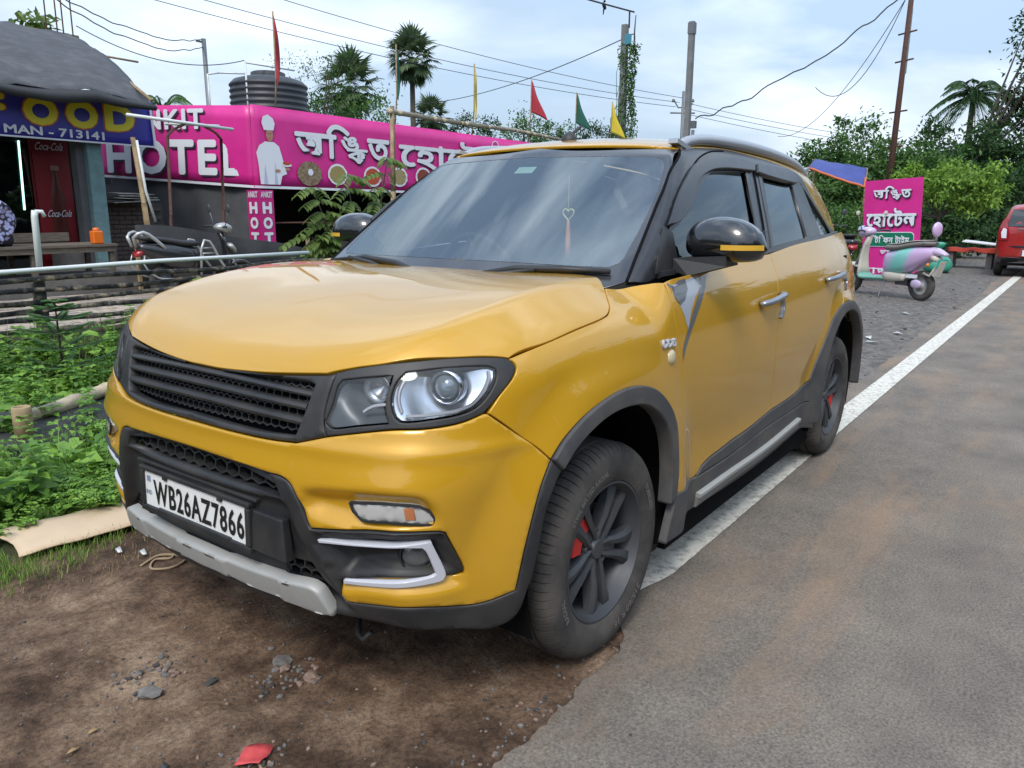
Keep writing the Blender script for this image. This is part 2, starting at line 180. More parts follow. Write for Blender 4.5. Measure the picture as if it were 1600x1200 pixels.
# ------------------------------------------------------------------ helpers
MATS = {}
def mat(name, col, rough=.6, metal=0., coat=0., coat_r=.03, spec=.5, var=0., vscale=8., col2=None, bump=0., bscale=60., dirt=None, dscale=5., dlo=.5, dhi=.7, dfac=.8, emit=None, estr=0., vstretch=None, detail=6, trans=0., sheen=0., alpha=None):
    m = bpy.data.materials.new(name); m.use_nodes = True; MATS[name] = m
    t = m.node_tree; P = t.nodes['Principled BSDF']; N = t.nodes.new; K = t.links.new
    P.inputs['Base Color'].default_value = (*col, 1); P.inputs['Roughness'].default_value = rough; P.inputs['Metallic'].default_value = metal
    P.inputs['Coat Weight'].default_value = coat; P.inputs['Coat Roughness'].default_value = coat_r; P.inputs['Specular IOR Level'].default_value = spec
    if trans: P.inputs['Transmission Weight'].default_value = trans
    if emit: P.inputs['Emission Color'].default_value = (*emit, 1); P.inputs['Emission Strength'].default_value = estr
    tcn = N('ShaderNodeTexCoord'); src = tcn.outputs['Object']
    if vstretch:
        mpn = N('ShaderNodeMapping'); mpn.inputs['Scale'].default_value = vstretch; K(src, mpn.inputs['Vector']); src = mpn.outputs[0]
    out = None
    if var or col2:
        n = N('ShaderNodeTexNoise'); n.inputs['Scale'].default_value = vscale; n.inputs['Detail'].default_value = detail; n.inputs['Roughness'].default_value = .62; K(src, n.inputs['Vector'])
        r = N('ShaderNodeValToRGB'); r.color_ramp.elements[0].position = .32; r.color_ramp.elements[1].position = .70
        c2 = col2 if col2 else tuple(min(1, c*(1+var)) for c in col); c1 = col if col2 else tuple(c*(1-var) for c in col)
        r.color_ramp.elements[0].color = (*c1, 1); r.color_ramp.elements[1].color = (*c2, 1); K(n.outputs['Fac'], r.inputs['Fac']); out = r.outputs[0]; K(out, P.inputs['Base Color'])
    if dirt:
        n = N('ShaderNodeTexNoise'); n.inputs['Scale'].default_value = dscale; n.inputs['Detail'].default_value = 8; n.inputs['Roughness'].default_value = .65; K(tcn.outputs['Object'], n.inputs['Vector'])
        r = N('ShaderNodeMapRange'); r.inputs['From Min'].default_value = dlo; r.inputs['From Max'].default_value = dhi; r.inputs['To Max'].default_value = dfac; K(n.outputs['Fac'], r.inputs['Value'])
        x = N('ShaderNodeMix'); x.data_type = 'RGBA'; x.inputs['A'].default_value = (*col, 1); x.inputs['B'].default_value = (*dirt, 1); K(r.outputs[0], x.inputs['Factor'])
        if out: K(out, x.inputs['A'])
        out = x.outputs['Result']; K(out, P.inputs['Base Color'])
        x2 = N('ShaderNodeMix'); x2.data_type = 'FLOAT'; x2.inputs['A'].default_value = rough; x2.inputs['B'].default_value = .9; K(r.outputs[0], x2.inputs['Factor']); K(x2.outputs['Result'], P.inputs['Roughness'])
    if bump:
        n = N('ShaderNodeTexNoise'); n.inputs['Scale'].default_value = bscale; n.inputs['Detail'].default_value = 6; n.inputs['Roughness'].default_value = .6; K(src, n.inputs['Vector'])
        b = N('ShaderNodeBump'); b.inputs['Strength'].default_value = bump; b.inputs['Distance'].default_value = .02; K(n.outputs['Fac'], b.inputs['Height']); K(b.outputs[0], P.inputs['Normal'])
    return m
def glass(name, tint, refl=1.0, rough=.0, ior=1.5, dust=None):
    """thin pane: mirror-like layer by Fresnel over a tinted see-through layer"""
    m = bpy.data.materials.new(name); m.use_nodes = True; t = m.node_tree; t.nodes.clear(); N = t.nodes.new; K = t.links.new; MATS[name] = m
    o = N('ShaderNodeOutputMaterial'); g = N('ShaderNodeBsdfGlossy'); g.inputs['Roughness'].default_value = rough; g.inputs['Color'].default_value = (refl*.88, refl*.97, refl, 1)
    tr = N('ShaderNodeBsdfTransparent'); tr.inputs['Color'].default_value = (*tint, 1)
    f = N('ShaderNodeFresnel'); f.inputs['IOR'].default_value = ior; x = N('ShaderNodeMixShader')
    K(f.outputs[0], x.inputs[0]); K(tr.outputs[0], x.inputs[1]); K(g.outputs[0], x.inputs[2])
    if dust:
        d = N('ShaderNodeBsdfDiffuse'); d.inputs['Color'].default_value = (*dust[0], 1); y = N('ShaderNodeMixShader')
        n = N('ShaderNodeTexNoise'); n.inputs['Scale'].default_value = 6; n.inputs['Detail'].default_value = 8; tcn = N('ShaderNodeTexCoord'); K(tcn.outputs['Object'], n.inputs['Vector'])
        r = N('ShaderNodeMapRange'); r.inputs['From Min'].default_value = .3; r.inputs['From Max'].default_value = .8; r.inputs['To Max'].default_value = dust[1]; K(n.outputs['Fac'], r.inputs['Value'])
        K(r.outputs[0], y.inputs[0]); K(x.outputs[0], y.inputs[1]); K(d.outputs[0], y.inputs[2]); K(y.outputs[0], o.inputs['Surface'])
    else: K(x.outputs[0], o.inputs['Surface'])
    return m
def tag(o, label=None, cat=None, group=None, kind=None):
    if label: o['label'] = label
    if cat: o['category'] = cat
    if group: o['group'] = group
    if kind: o['kind'] = kind
    return o
def empty(name, loc=(0, 0, 0), rz=0, label=None, cat=None, group=None, parent=None):
    o = bpy.data.objects.new(name, None); COL.objects.link(o); o.location = loc; o.rotation_euler = (0, 0, rz); o.empty_display_size = .1
    if parent: o.parent = parent
    return tag(o, label, cat, group)
def link(name, me, m=None, parent=None, smooth=True, loc=None, rot=None):
    if m is not None:
        me.materials.clear()
        for q in (m if isinstance(m, (list, tuple)) else [m]): me.materials.append(q)
    if smooth is True: me.polygons.foreach_set('use_smooth', [True]*len(me.polygons))
    o = bpy.data.objects.new(name, me); COL.objects.link(o)
    if parent: o.parent = parent
    if loc is not None: o.location = loc
    if rot is not None: o.rotation_euler = rot
    return o
def mesh(name, V, F, m=None, parent=None, smooth=True, **k):
    me = bpy.data.meshes.new(name); me.from_pydata([tuple(map(float, v)) for v in V], [], [tuple(map(int, f)) for f in F]); me.update()
    return link(name, me, m, parent, smooth, **k)
def copytree(o, parent=None):
    c = o.copy(); COL.objects.link(c)
    if parent is not None: c.parent = parent
    for ch in o.children: copytree(ch, c)
    return c
def autosmooth(o, ang=35):
    """mark edges sharper than ang"""
    bm = bmesh.new(); bm.from_mesh(o.data)
    for e in bm.edges:
        if len(e.link_faces) == 2: e.smooth = e.calc_face_angle(0) < R(ang)
    for f in bm.faces: f.smooth = True
    bm.to_mesh(o.data); bm.free(); return o
class MB:
    """collects shapes into one mesh"""
    def __init__(s): s.V = []; s.F = []; s.M = []
    def add(s, V, F, mi=0):
        k = len(s.V); s.V += [tuple(map(float, v)) for v in V]; s.F += [tuple(int(i)+k for i in f) for f in F]; s.M += [mi]*len(F); return s
    def box(s, c, d, rot=None, mi=0, taper=1.):
        hx, hy, hz = d[0]/2, d[1]/2, d[2]/2
        P = [Vector((x*hx*(taper if z > 0 else 1), y*hy*(taper if z > 0 else 1), z*hz)) for x in (-1, 1) for y in (-1, 1) for z in (-1, 1)]
        if rot is not None: Mx = rot if isinstance(rot, Matrix) else Euler(rot).to_matrix(); P = [Mx@p for p in P]
        return s.add([p+Vector(c) for p in P], [(0, 1, 3, 2), (4, 6, 7, 5), (0, 4, 5, 1), (2, 3, 7, 6), (0, 2, 6, 4), (1, 5, 7, 3)], mi)
    def tube(s, pts, r, n=8, mi=0, cap=True, flat=1.):
        pts = [Vector(p) for p in pts]; rs = list(r) if isinstance(r, (list, tuple, np.ndarray)) else [r]*len(pts)
        V = []; up = None
        for i, p in enumerate(pts):
            d = (pts[min(i+1, len(pts)-1)]-pts[max(i-1, 0)])
            if d.length < 1e-9: d = Vector((0, 0, 1))
            d.normalize()
            if up is None: up = d.orthogonal().normalized() if abs(d.z) > .95 else Vector((0, 0, 1))
            a = d.cross(up)
            if a.length < 1e-4: a = d.orthogonal()
            a.normalize(); b = a.cross(d).normalized(); up = b
            for k in range(n):
                t = 2*math.pi*k/n; V.append(p+a*math.cos(t)*rs[i]+b*math.sin(t)*rs[i]*flat)
        F = [(i*n+k, i*n+(k+1) % n, (i+1)*n+(k+1) % n, (i+1)*n+k) for i in range(len(pts)-1) for k in range(n)]
        if cap: F += [tuple(range(n))[::-1], tuple((len(pts)-1)*n+k for k in range(n))]
        return s.add(V, F, mi)
    def lathe(s, prof, n=32, M=None, mi=0, closed=False):
        """prof: (r, h) list about local z"""
        V = []; q = len(prof)
        for k in range(n):
            t = 2*math.pi*k/n
            for r_, h in prof: V.append(Vector((r_*math.cos(t), r_*math.sin(t), h)))
        F = [(k*q+i, ((k+1) % n)*q+i, ((k+1) % n)*q+i+1, k*q+i+1) for k in range(n) for i in range(q-1)]
        if M is not None: V = [M@v for v in V]
        return s.add(V, F, mi)
    def prism(s, poly, h, M=None, mi=0):
        """poly 2-D list extruded from z=0 to h"""
        n = len(poly); V = [Vector((p[0], p[1], 0)) for p in poly]+[Vector((p[0], p[1], h)) for p in poly]
        if M is not None: V = [M@v for v in V]
        F = [tuple(range(n))[::-1], tuple(range(n, 2*n))]+[(i, (i+1) % n, n+(i+1) % n, n+i) for i in range(n)]
        return s.add(V, F, mi)
    def ball(s, c, r, n=10, m=6, mi=0, rot=None):
        rx, ry, rz = r if isinstance(r, (tuple, list)) else (r, r, r); V = []; Mx = Euler(rot).to_matrix() if rot else Matrix.Identity(3)
        for i in range(m+1):
            a = math.pi*i/m
            for k in range(n):
                t = 2*math.pi*k/n; V.append(Mx@Vector((rx*math.sin(a)*math.cos(t), ry*math.sin(a)*math.sin(t), rz*math.cos(a)))+Vector(c))
        F = [(i*n+k, (i+1)*n+k, (i+1)*n+(k+1) % n, i*n+(k+1) % n) for i in range(m) for k in range(n)]
        return s.add(V, F, mi)
    def build(s, name, m, parent=None, smooth=True, sharp=None, **k):
        me = bpy.data.meshes.new(name); me.from_pydata(s.V, [], s.F); me.update()
        o = link(name, me, m, parent, smooth, **k)
        if isinstance(m, (list, tuple)): me.polygons.foreach_set('material_index', s.M)
        if sharp: autosmooth(o, sharp)
        return o
def catmull(P, step=.012, closed=False, scale=(1, 1)):
    P = np.asarray(P, float)
    if len(P) < 2: return P
    E_ = np.vstack([2*P[0]-P[1], P, 2*P[-1]-P[-2]]); out = []
    for i in range(1, len(E_)-2):
        p0, p1, p2, p3 = E_[i-1], E_[i], E_[i+1], E_[i+2]
        n = max(1, int(np.hypot(*((p2-p1)[:2]*scale))/step)); t = np.linspace(0, 1, n, endpoint=False)[:, None]
        if len(P) == 2: out.append(p1+(p2-p1)*t); continue
        # centripetal-ish tangents
        d0 = max(np.linalg.norm(p1-p0), 1e-9)**.5; d1 = max(np.linalg.norm(p2-p1), 1e-9)**.5; d2 = max(np.linalg.norm(p3-p2), 1e-9)**.5
        m1 = (p2-p1+d1*((p1-p0)/d0-(p2-p0)/(d0+d1))); m2 = (p2-p1+d1*((p3-p2)/d2-(p3-p1)/(d1+d2)))
        out.append((2*t**3-3*t**2+1)*p1+(t**3-2*t**2+t)*m1+(-2*t**3+3*t**2)*p2+(t**3-t**2)*m2)
    return np.vstack(out+[E_[-2][None]])
def loop(segs, step=.012):
    out = []
    for s in segs:
        c = catmull(s, step)
        if len(out) and np.linalg.norm(out[-1]-c[0]) < 1e-3: c = c[1:]
        out += list(c)
    if np.linalg.norm(np.array(out[0])-np.array(out[-1])) < 1e-3: out = out[:-1]
    return np.array(out)
def mirror_loop(segs, step=.012):
    """half outline that starts and ends near the centre line -> full outline (second coordinate of 'top', first of 'front'/'screen' mirrored by caller)"""
    return loop(segs, step)
CS = {'side': (1, .55), 'front': (.85, 1), 'top': (1, 1), 'glass': (1, 1), 'screen': (1, 1), 'rear': (1, 1)}
def in_poly(pts, poly):
    x, y = pts[:, 0], pts[:, 1]; c = np.zeros(len(pts), bool); n = len(poly)
    for i in range(n):
        x1, y1 = poly[i]; x2, y2 = poly[(i+1) % n]
        if y1 == y2: continue
        t = (y > min(y1, y2)) & (y <= max(y1, y2)); xi = (y-y1)/(y2-y1)*(x2-x1)+x1; c ^= t & (x < xi)
    return c
def dist_poly(pts, poly, closed=True):
    d = np.full(len(pts), 1e9); n = len(poly)
    for i in range(n if closed else n-1):
        a = poly[i]; b = poly[(i+1) % n]; ab = b-a; L2 = ab@ab+1e-12
        t = np.clip(((pts-a)@ab)/L2, 0, 1); q = a+t[:, None]*ab; d = np.minimum(d, np.hypot(*(pts-q).T))
    return d
def patch(name, f, ch, outline, m, parent, holes=(), step=.02, off=0., gap=.0018, depth=.02, disp=None, mirror=True, exact=True, rnd=.0022, extra=None, flip_name=None, cust=True):
    """trimmed piece of the body form: outline and holes in chart coordinates"""
    s = np.array(CS[ch]); loops = [np.asarray(outline)]+[np.asarray(h) for h in holes]
    def area(l): x, y = l[:, 0], l[:, 1]; return .5*np.sum(x*np.roll(y, -1)-np.roll(x, -1)*y)
    loops = [l if (area(l) > 0) == (i == 0) else l[::-1] for i, l in enumerate(loops)]
    B = np.vstack(loops)*s
    lo, hi = (loops[0]*s).min(0), (loops[0]*s).max(0)
    gx = np.arange(lo[0]+step*.5, hi[0], step); gy = np.arange(lo[1]+step*.5, hi[1], step*.87)
    G = np.array([(x+(j % 2)*step*.5, y) for j, y in enumerate(gy) for x in gx]) if len(gx) and len(gy) else np.zeros((0, 2))
    if extra is not None: G = np.vstack([G, np.asarray(extra)*s])
    if len(G):
        k = in_poly(G, loops[0]*s)
        for h in loops[1:]: k &= ~in_poly(G, h*s)
        G = G[k]
        d = np.full(len(G), 1e9)
        for l in loops: d = np.minimum(d, dist_poly(G, l*s))
        G = G[d > step*.45]
    allp = np.vstack([B, G]) if len(G) else B
    fl = []; n0 = 0
    for l in loops: fl.append(list(range(n0, n0+len(l)))); n0 += len(l)
    vs, es, fs, ov, oe, of = delaunay_2d_cdt([Vector(p) for p in allp], [], fl, 1, 1e-6)
    vs = np.array([tuple(v) for v in vs])/s
    F = [tuple(q) for q in fs]; cen = np.array([vs[list(q)].mean(0) for q in F]); keep = in_poly(cen, loops[0])
    for h in loops[1:]: keep &= ~in_poly(cen, h)
    F = [q for q, k in zip(F, keep) if k]
    ff = (lambda x, y, z: f(x, y, z)-off) if off else f
    O, D = chart(ch, vs[:, 0], vs[:, 1])
    if ch == 'screen': D = D.copy()
    P = lift(ff, O, D); Nn = grad(ff, P)
    if disp is not None:
        dd = disp(vs, P); P = P+Nn*dd[:, None]
    # orientation
    a, b, c = P[F[0][0]], P[F[0][1]], P[F[0][2]]
    tot = 0
    for q in F[::max(1, len(F)//40)]: tot += np.dot(np.cross(P[q[1]]-P[q[0]], P[q[2]]-P[q[0]]), Nn[q[0]])
    if tot < 0: F = [q[::-1] for q in F]
    # directed boundary edges
    ed = {}
    for q in F:
        for i in range(len(q)): ed[(q[i], q[(i+1) % len(q)])] = 1
    bd = [(i, j) for (i, j) in ed if (j, i) not in ed]
    nxt = {i: j for i, j in bd}; prv = {j: i for i, j in bd}
    Bv = list(nxt); P2 = P.copy(); inn = {}
    for v in Bv:
        if v not in prv: continue
        t = P[nxt[v]]-P[prv[v]]; t = t/(np.linalg.norm(t)+1e-9); w = np.cross(Nn[v], t); inn[v] = w/(np.linalg.norm(w)+1e-9)
    V = [p for p in P2]; ring1 = {}; ring2 = {}
    for v in inn:
        V[v] = P[v]+inn[v]*(gap+rnd)
        ring1[v] = len(V); V.append(P[v]+inn[v]*gap-Nn[v]*rnd)
        ring2[v] = len(V); V.append(P[v]+inn[v]*gap-Nn[v]*depth)
    FF = list(F)
    if depth > 0:
        for i, j in bd:
            if i in inn and j in inn:
                FF += [(j, i, ring1[i], ring1[j]), (j if False else ring1[j], ring1[i], ring2[i], ring2[j])]
    V = np.array(V)
    objs = []
    for sgn in ((1, -1) if mirror else (1,)):
        me = bpy.data.meshes.new(name); VV = V*np.array([1, sgn, 1])
        me.from_pydata([tuple(v) for v in VV.tolist()], [], FF if sgn > 0 else [q[::-1] for q in FF]); me.update()
        me.polygons.foreach_set('use_smooth', [True]*len(FF))
        if cust and disp is None:
            cn = np.zeros((len(V), 3)); cn[:len(P)] = Nn*np.array([1, sgn, 1])
            for v in inn: cn[ring1[v]] = 0
            me.normals_split_custom_set_from_vertices([tuple(x) for x in cn.tolist()])
        me.materials.append(m); o = bpy.data.objects.new(name, me); COL.objects.link(o); o.parent = parent; objs.append(o)
    return objs
def surf(f, ch, a, b, off=0.):
    """points on the form at chart coordinates, with normals"""
    a = np.atleast_1d(np.asarray(a, float)); b = np.atleast_1d(np.asarray(b, float))
    O, D = chart(ch, a, b); P = lift(lambda x, y, z: f(x, y, z)-off, O, D); return P, grad(f, P)
def ribbon(name, f, ch, line, w, h, m, parent, off=0., mirror=True, step=.02, taper=None, round_=True):
    """raised strip following a chart line: half width w, height h"""
    l = catmull(line, step); P, N = surf(f, ch, l[:, 0], l[:, 1], off); n = len(P)
    T = np.gradient(P, axis=0); T /= np.linalg.norm(T, axis=1)[:, None]; S = np.cross(N, T)
    prof = [(-1, -.3), (-1, .55), (-.7, 1), (.7, 1), (1, .55), (1, -.3)]
    out = []
    for sgn in ((1, -1) if mirror else (1,)):
        V = []; k = len(prof)
        for i in range(n):
            ww = w*(taper(i/(n-1)) if taper else 1)
            for a, b in prof: V.append((P[i]+S[i]*a*ww+N[i]*b*h)*np.array([1, sgn, 1]))
        F = [(i*k+j, i*k+(j+1) % k, (i+1)*k+(j+1) % k, (i+1)*k+j) for i in range(n-1) for j in range(k)]
        F += [tuple(range(k))[::-1], tuple((n-1)*k+j for j in range(k))]
        if sgn > 0: F = [q[::-1] for q in F]
        o = mesh(name, V, F, m, parent); autosmooth(o, 50); out.append(o)
    return out
def text_mesh(s, size=1., depth=0., bold=0., align='CENTER', fit=None, space=1., ofs=0.):
    """letters as a mesh in the local xy plane; fit=(width, height) scales the block"""
    cu = bpy.data.curves.new('lettering', 'FONT'); cu.body = s; cu.size = size; cu.extrude = depth; cu.offset = ofs; cu.align_x = align; cu.resolution_u = 3; cu.space_character = space
    ob = bpy.data.objects.new('lettering', cu); COL.objects.link(ob)
    bpy.context.view_layer.update(); dg = bpy.context.evaluated_depsgraph_get(); me = bpy.data.meshes.new_from_object(ob.evaluated_get(dg)); bpy.data.objects.remove(ob); bpy.data.curves.remove(cu)
    me.materials.clear()
    if bold and depth == 0:      # heavier strokes: overlapping shifted copies, each a hair in front of the last
        co = np.array([v.co[:] for v in me.vertices]); F = [tuple(p.vertices) for p in me.polygons]; k = len(co); V2 = []; F2 = []
        for i in range(9):
            dx, dy = (0, 0) if i == 8 else (bold*math.cos(i*math.pi/4), bold*math.sin(i*math.pi/4)); V2.append(co+np.array([dx, dy, i*.0003])); F2 += [tuple(q+k*i for q in f) for f in F]
        me = bpy.data.meshes.new('lettering'); me.from_pydata(np.vstack(V2).tolist(), [], F2); me.update()
    if fit and len(me.vertices):
        co = np.array([v.co[:] for v in me.vertices]); lo, hi = co.min(0), co.max(0); sx = fit[0]/(hi[0]-lo[0]); sy = fit[1]/(hi[1]-lo[1])
        co[:, 0] = (co[:, 0]-(lo[0]+hi[0])/2)*sx; co[:, 1] = (co[:, 1]-(lo[1]+hi[1])/2)*sy
        me.vertices.foreach_set('co', co.ravel()); me.update()
    return me
# ------------------------------------------------------------------ materials of the SUV
YEL = mat('yellow_paint', (.53, .285, .011), rough=.42, spec=.3, metal=.18, coat=1.0, coat_r=.04, var=.03, vscale=3, dirt=(.30, .20, .10), dscale=3.5, dlo=.55, dhi=.9, dfac=.18)
BLK = mat('black_plastic', (.017, .018, .020), rough=.48, spec=.5, dirt=(.09, .08, .068), dscale=6, dlo=.42, dhi=.85, dfac=.45, bump=.06, bscale=500)
CLAD = mat('grey_cladding', (.045, .047, .052), rough=.6, dirt=(.15, .13, .105), dscale=7, dlo=.38, dhi=.8, dfac=.6, bump=.08, bscale=400)
GLB = mat('gloss_black', (.014, .015, .018), rough=.38, coat=.25, coat_r=.12, dirt=(.08, .08, .085), dscale=9, dlo=.45, dhi=.9, dfac=.25)
MATB = mat('matt_black', (.006, .006, .007), rough=.9, spec=.1)
CHR = mat('chrome', (.62, .63, .66), rough=.18, metal=1)
SIL = mat('silver_plastic', (.36, .365, .35), rough=.5, metal=.2, dirt=(.28, .25, .2), dscale=9, dlo=.45, dhi=.8, dfac=.5)
SILG = mat('grey_metal_trim', (.27, .29, .32), rough=.3, metal=.7)
WHT = mat('white_trim', (.50, .51, .56), rough=.35, coat=.3)
LAMP = glass('lamp_lens', (.93, .95, .97), ior=1.45, dust=((.5, .5, .5), .10))
SCR = glass('windscreen_glass', (.80, .88, .86), ior=2.75, refl=1.0, dust=((.30, .32, .33), .015))
SDG = glass('tinted_glass', (.05, .055, .06), ior=2.0, refl=.9)
SCRB = mat('screen_border', (.03, .032, .037), rough=.12, coat=.6, dirt=(.10, .10, .11), dscale=8, dlo=.3, dhi=.9, dfac=.35)
RUB = mat('tyre_rubber', (.028, .028, .029), rough=.85, spec=.3, dirt=(.20, .175, .15), dscale=6, dlo=.34, dhi=.70, dfac=.42, bump=.15, bscale=120)
RIM = mat('dark_alloy', (.050, .055, .063), rough=.5, metal=.25, dirt=(.12, .11, .10), dscale=12, dlo=.42, dhi=.85, dfac=.4)
RED = mat('red_caliper', (.55, .012, .012), rough=.4)
STR1 = mat('dark_stripe', (.10, .11, .12), rough=.35, coat=.6); STR2 = mat('grey_stripe', (.33, .36, .42), rough=.35, coat=.6)
BOWL = mat('lamp_bowl', (.75, .78, .84), rough=.22, metal=.9); BOWLD = mat('lamp_inside', (.10, .11, .12), rough=.35, metal=.3)
INT = mat('cabin_trim', (.06, .058, .055), rough=.8); SEAT = mat('seat_cloth', (.16, .14, .12), rough=.9, var=.2, vscale=12)
D = {k: [np.array(s) for s in v] for k, v in TR.items()}
def arr(*segs): return [np.array(s, float) for s in segs]
def mir_front(half, idx=0):
    """mirror a half outline (runs from centre to centre) in coordinate idx"""
    h = np.array(half); o = h[::-1].copy(); o[:, idx] *= -1
    return np.vstack([h, o])
def xz2side(pts):
    x = np.array([p[0] for p in pts], float); z = np.array([p[1] for p in pts], float)
    return np.stack([x, np.arctan2(z-.62, Ys(x, z)-.30)], 1)
# ------------------------------------------------------------------ the yellow SUV
CAR = empty('suv', (0, 0, 0), 0, 'yellow compact SUV with black grille and wheels parked on the dirt verge beside the road', 'car')
# hood
hf = [s.copy() for s in D['hood_front']]; hf[0] = np.array([(.7455-.225*y*y, y) for y in np.linspace(0, hf[0][-1][1], 7)]); hf[0][-1] = hf[1][0]
half = loop(hf+arr([hf[2][-1], (-.235, .655), (-.285, .5), (-.325, .25), (-.335, 0)]), .014)
half = half[np.abs(half[:, 1]) > 1e-6] if False else half
half[-1, 1] = 0.0
full = np.vstack([half, (half[::-1][1:-1])*np.array([1, -1])])
YH = patch('hood', f_low, 'top', full, YEL, CAR, step=.022, mirror=False, depth=.03)
# fender, doors, quarter
patch('fender', f_low, 'side', loop(D['fender'], .012), YEL, CAR, step=.018, depth=.02)
fd = patch('front_door', f_low, 'side', loop(D['front_door'], .014), YEL, CAR, step=.024)
rd = patch('rear_door', f_low, 'side', loop(D['rear_door'], .014), YEL, CAR, step=.026)
rg = D['rear_door'][1]
RA_O = [(-1.966, .526), (-2.02, .622), (-2.10, .712), (-2.197, .795), (-2.30, .842), (-2.42, .862), (-2.56, .860), (-2.68, .820), (-2.80, .735), (-2.90, .61), (-2.96, .46), (-2.985, .36)]
RA_I = [(-2.06, .30), (-2.07, .45), (-2.11, .58), (-2.20, .70), (-2.33, .785), (-2.5, .812), (-2.67, .775), (-2.79, .68), (-2.87, .56), (-2.905, .42), (-2.915, .34)]
ro = xz2side(RA_O); ri = xz2side(RA_I)
k0 = np.argmin(np.abs(ro[:, 0]-rg[-1][0]))
q = [rg, np.vstack([rg[-1], ro[ro[:, 0] < rg[-1][0]-.02]]), xz2side([(-2.985, .36), (-3.10, .36)]), xz2side([(-3.10, .36), (-3.12, .6), (-3.12, .9), (-3.09, 1.19)]), np.vstack([xz2side([(-3.09, 1.19)]), xz2side([(-3.0, 1.212)]), rg[:1]])]
patch('quarter_panel', f_low, 'side', loop(q, .02), YEL, CAR, step=.03)
patch('wheel_arch_trim', f_low, 'side', loop(D['arch_cladding'], .012), CLAD, CAR, step=.018, off=.012, depth=.05, rnd=.006, gap=0)
patch('wheel_arch_trim', f_low, 'side', loop([ro, np.vstack([ro[-1], ri[-1]]), ri[::-1], np.vstack([ri[0], xz2side([(-1.985, .30)])]), xz2side([(-1.985, .30), (-1.966, .526)])], .016), CLAD, CAR, step=.022, off=.012, depth=.05, rnd=.006, gap=0)
patch('door_trim', f_low, 'side', loop(D['door_cladding'], .014), CLAD, CAR, step=.02, off=.006, depth=.02, rnd=.004, gap=.001)
sl_ = D['sill'][0]; bt_ = xz2side([(-2.03, .265), (-1.2, .255), (-.31, .262)])
patch('sill_trim', f_low, 'side', loop([np.vstack([xz2side([(-.365, .385)]), sl_]), np.vstack([sl_[-1], bt_[0]]), bt_, np.vstack([bt_[-1], xz2side([(-.365, .385)])])], .014), CLAD, CAR, step=.02, off=.008, depth=.03, rnd=.004, gap=.001)
# silver strip on the sill with a grey strip for its lower face
si = loop([D['silver'][0]], .02); so_ = D['silver'][1][::-1]
ribbon('sill_strip', f_low, 'side', D['silver'][0]+np.array([0, -.01]), .009, .018, SIL, CAR, off=.01, step=.03)
lowline = D['silver'][0]+np.array([0, -.060])
ribbon('sill_strip', f_low, 'side', lowline+np.array([0, .012]), .020, .010, mat('sill_grey', (.17, .17, .165), rough=.6), CAR, off=.010, step=.03)
# bumper: field of recesses
scoop = loop(D['scoop']+[np.array([D['scoop'][0][-1], (.40, .40), (.40, .60), D['scoop'][0][0]])], .012)
scs = scoop*np.array(CS['front'])
shelf = loop([D['shelf'][0]], .02)*np.array(CS['front'])
def bump_disp(ab, P):
    q = np.stack([np.abs(ab[:, 0]), ab[:, 1]], 1)*np.array(CS['front'])
    ins = in_poly(q, scs); d = dist_poly(q, scs); th = np.abs(ab[:, 0])
    rec = np.where(ins, sst(0, .035, d), 0)*sst(.40, .50, th)
    zsh = np.interp(th, [.43, .60, .78], [.590, .575, .590])
    a = np.clip((ab[:, 1]-zsh)/.055, 0, 1)          # above the shelf the face falls back
    up = np.where(ab[:, 1] > zsh, .030*sst(0, 1, a), 0)
    low = np.where(ab[:, 1] < .50, .022, 0)
    return -rec*np.where(ab[:, 1] > .55, .004+up, low)+.005*np.exp(-((ab[:, 1]-.775+.0*th)/.018)**2)*(1-sst(.95, 1.1, th))
b_top = [D['band'][3][::-1], D['band'][2][::-1]]
D['band'][3] = np.array([D['band'][3][0], (.33, .7748), (.18, .7742), (0, .776)]); b_top[0] = D['band'][3][::-1]
top = [b_top[0], np.vstack([D['band'][2][::-1][:7], ]), ]
it = [s.copy() for s in D['intake']]
it[0] = np.vstack([[0, .7065], it[0][1:]])
bs = [b_top[0], D['band'][2][::-1][:7], D['seam'][0], D['bumper_side'][0][::-1], D['bumper_bottom'][0][::-1], it[3][::-1], it[2][::-1], it[1][::-1], it[0][::-1]]
half = loop(bs, .010)
half[0, 0] = 0; half[-1, 0] = 0
full = np.vstack([half, half[::-1][1:-1]*np.array([-1, 1])])
patch('bumper', f_low, 'front', full, YEL, CAR, step=.011, mirror=False, disp=bump_disp, depth=.02)
# black lower piece of the bumper
cp = loop(D['cpocket'], .01)*np.array(CS['front'])
itp = loop([it[0], it[1][:2]], .012)
def low_disp(ab, P):
    th = np.abs(ab[:, 0]); q = np.stack([th, ab[:, 1]], 1)*np.array(CS['front'])
    d = dist_poly(q, cp); ins = in_poly(q, cp)
    r = -np.where(ins, .014+.045*sst(.012, .045, d), 0)
    edge = np.interp(ab[:, 1], [.30, .36, .46, .56, .62, .70], [.62, .56, .47, .42, .40, .34])
    cen = sst(0, .035, edge-th)*sst(.33, .37, ab[:, 1])
    r = r-cen*.026*(1-ins)
    shelfz = .665-.03*sst(.2, .42, th)
    r = r+.016*np.exp(-((ab[:, 1]-.628)/.010)**4)*cen
    return r
skt = D['skirt'][0]; ci = D['clad_inner'][0]
low_half = [it[0], it[1], it[2], it[3], D['bumper_bottom'][0], D['bumper_side'][0], np.vstack([D['bumper_side'][0][-1], ci[-1]]), ci[::-1], np.vstack([ci[0], skt[-1]]), skt[::-1], np.vstack([skt[0], (.30, .315), (0, .312)])]
low_half = [s for s in low_half]
lh = loop(low_half, .012); lh[0, 0] = 0; lh[-1, 0] = 0
full = np.vstack([lh, lh[::-1][1:-1]*np.array([-1, 1])])
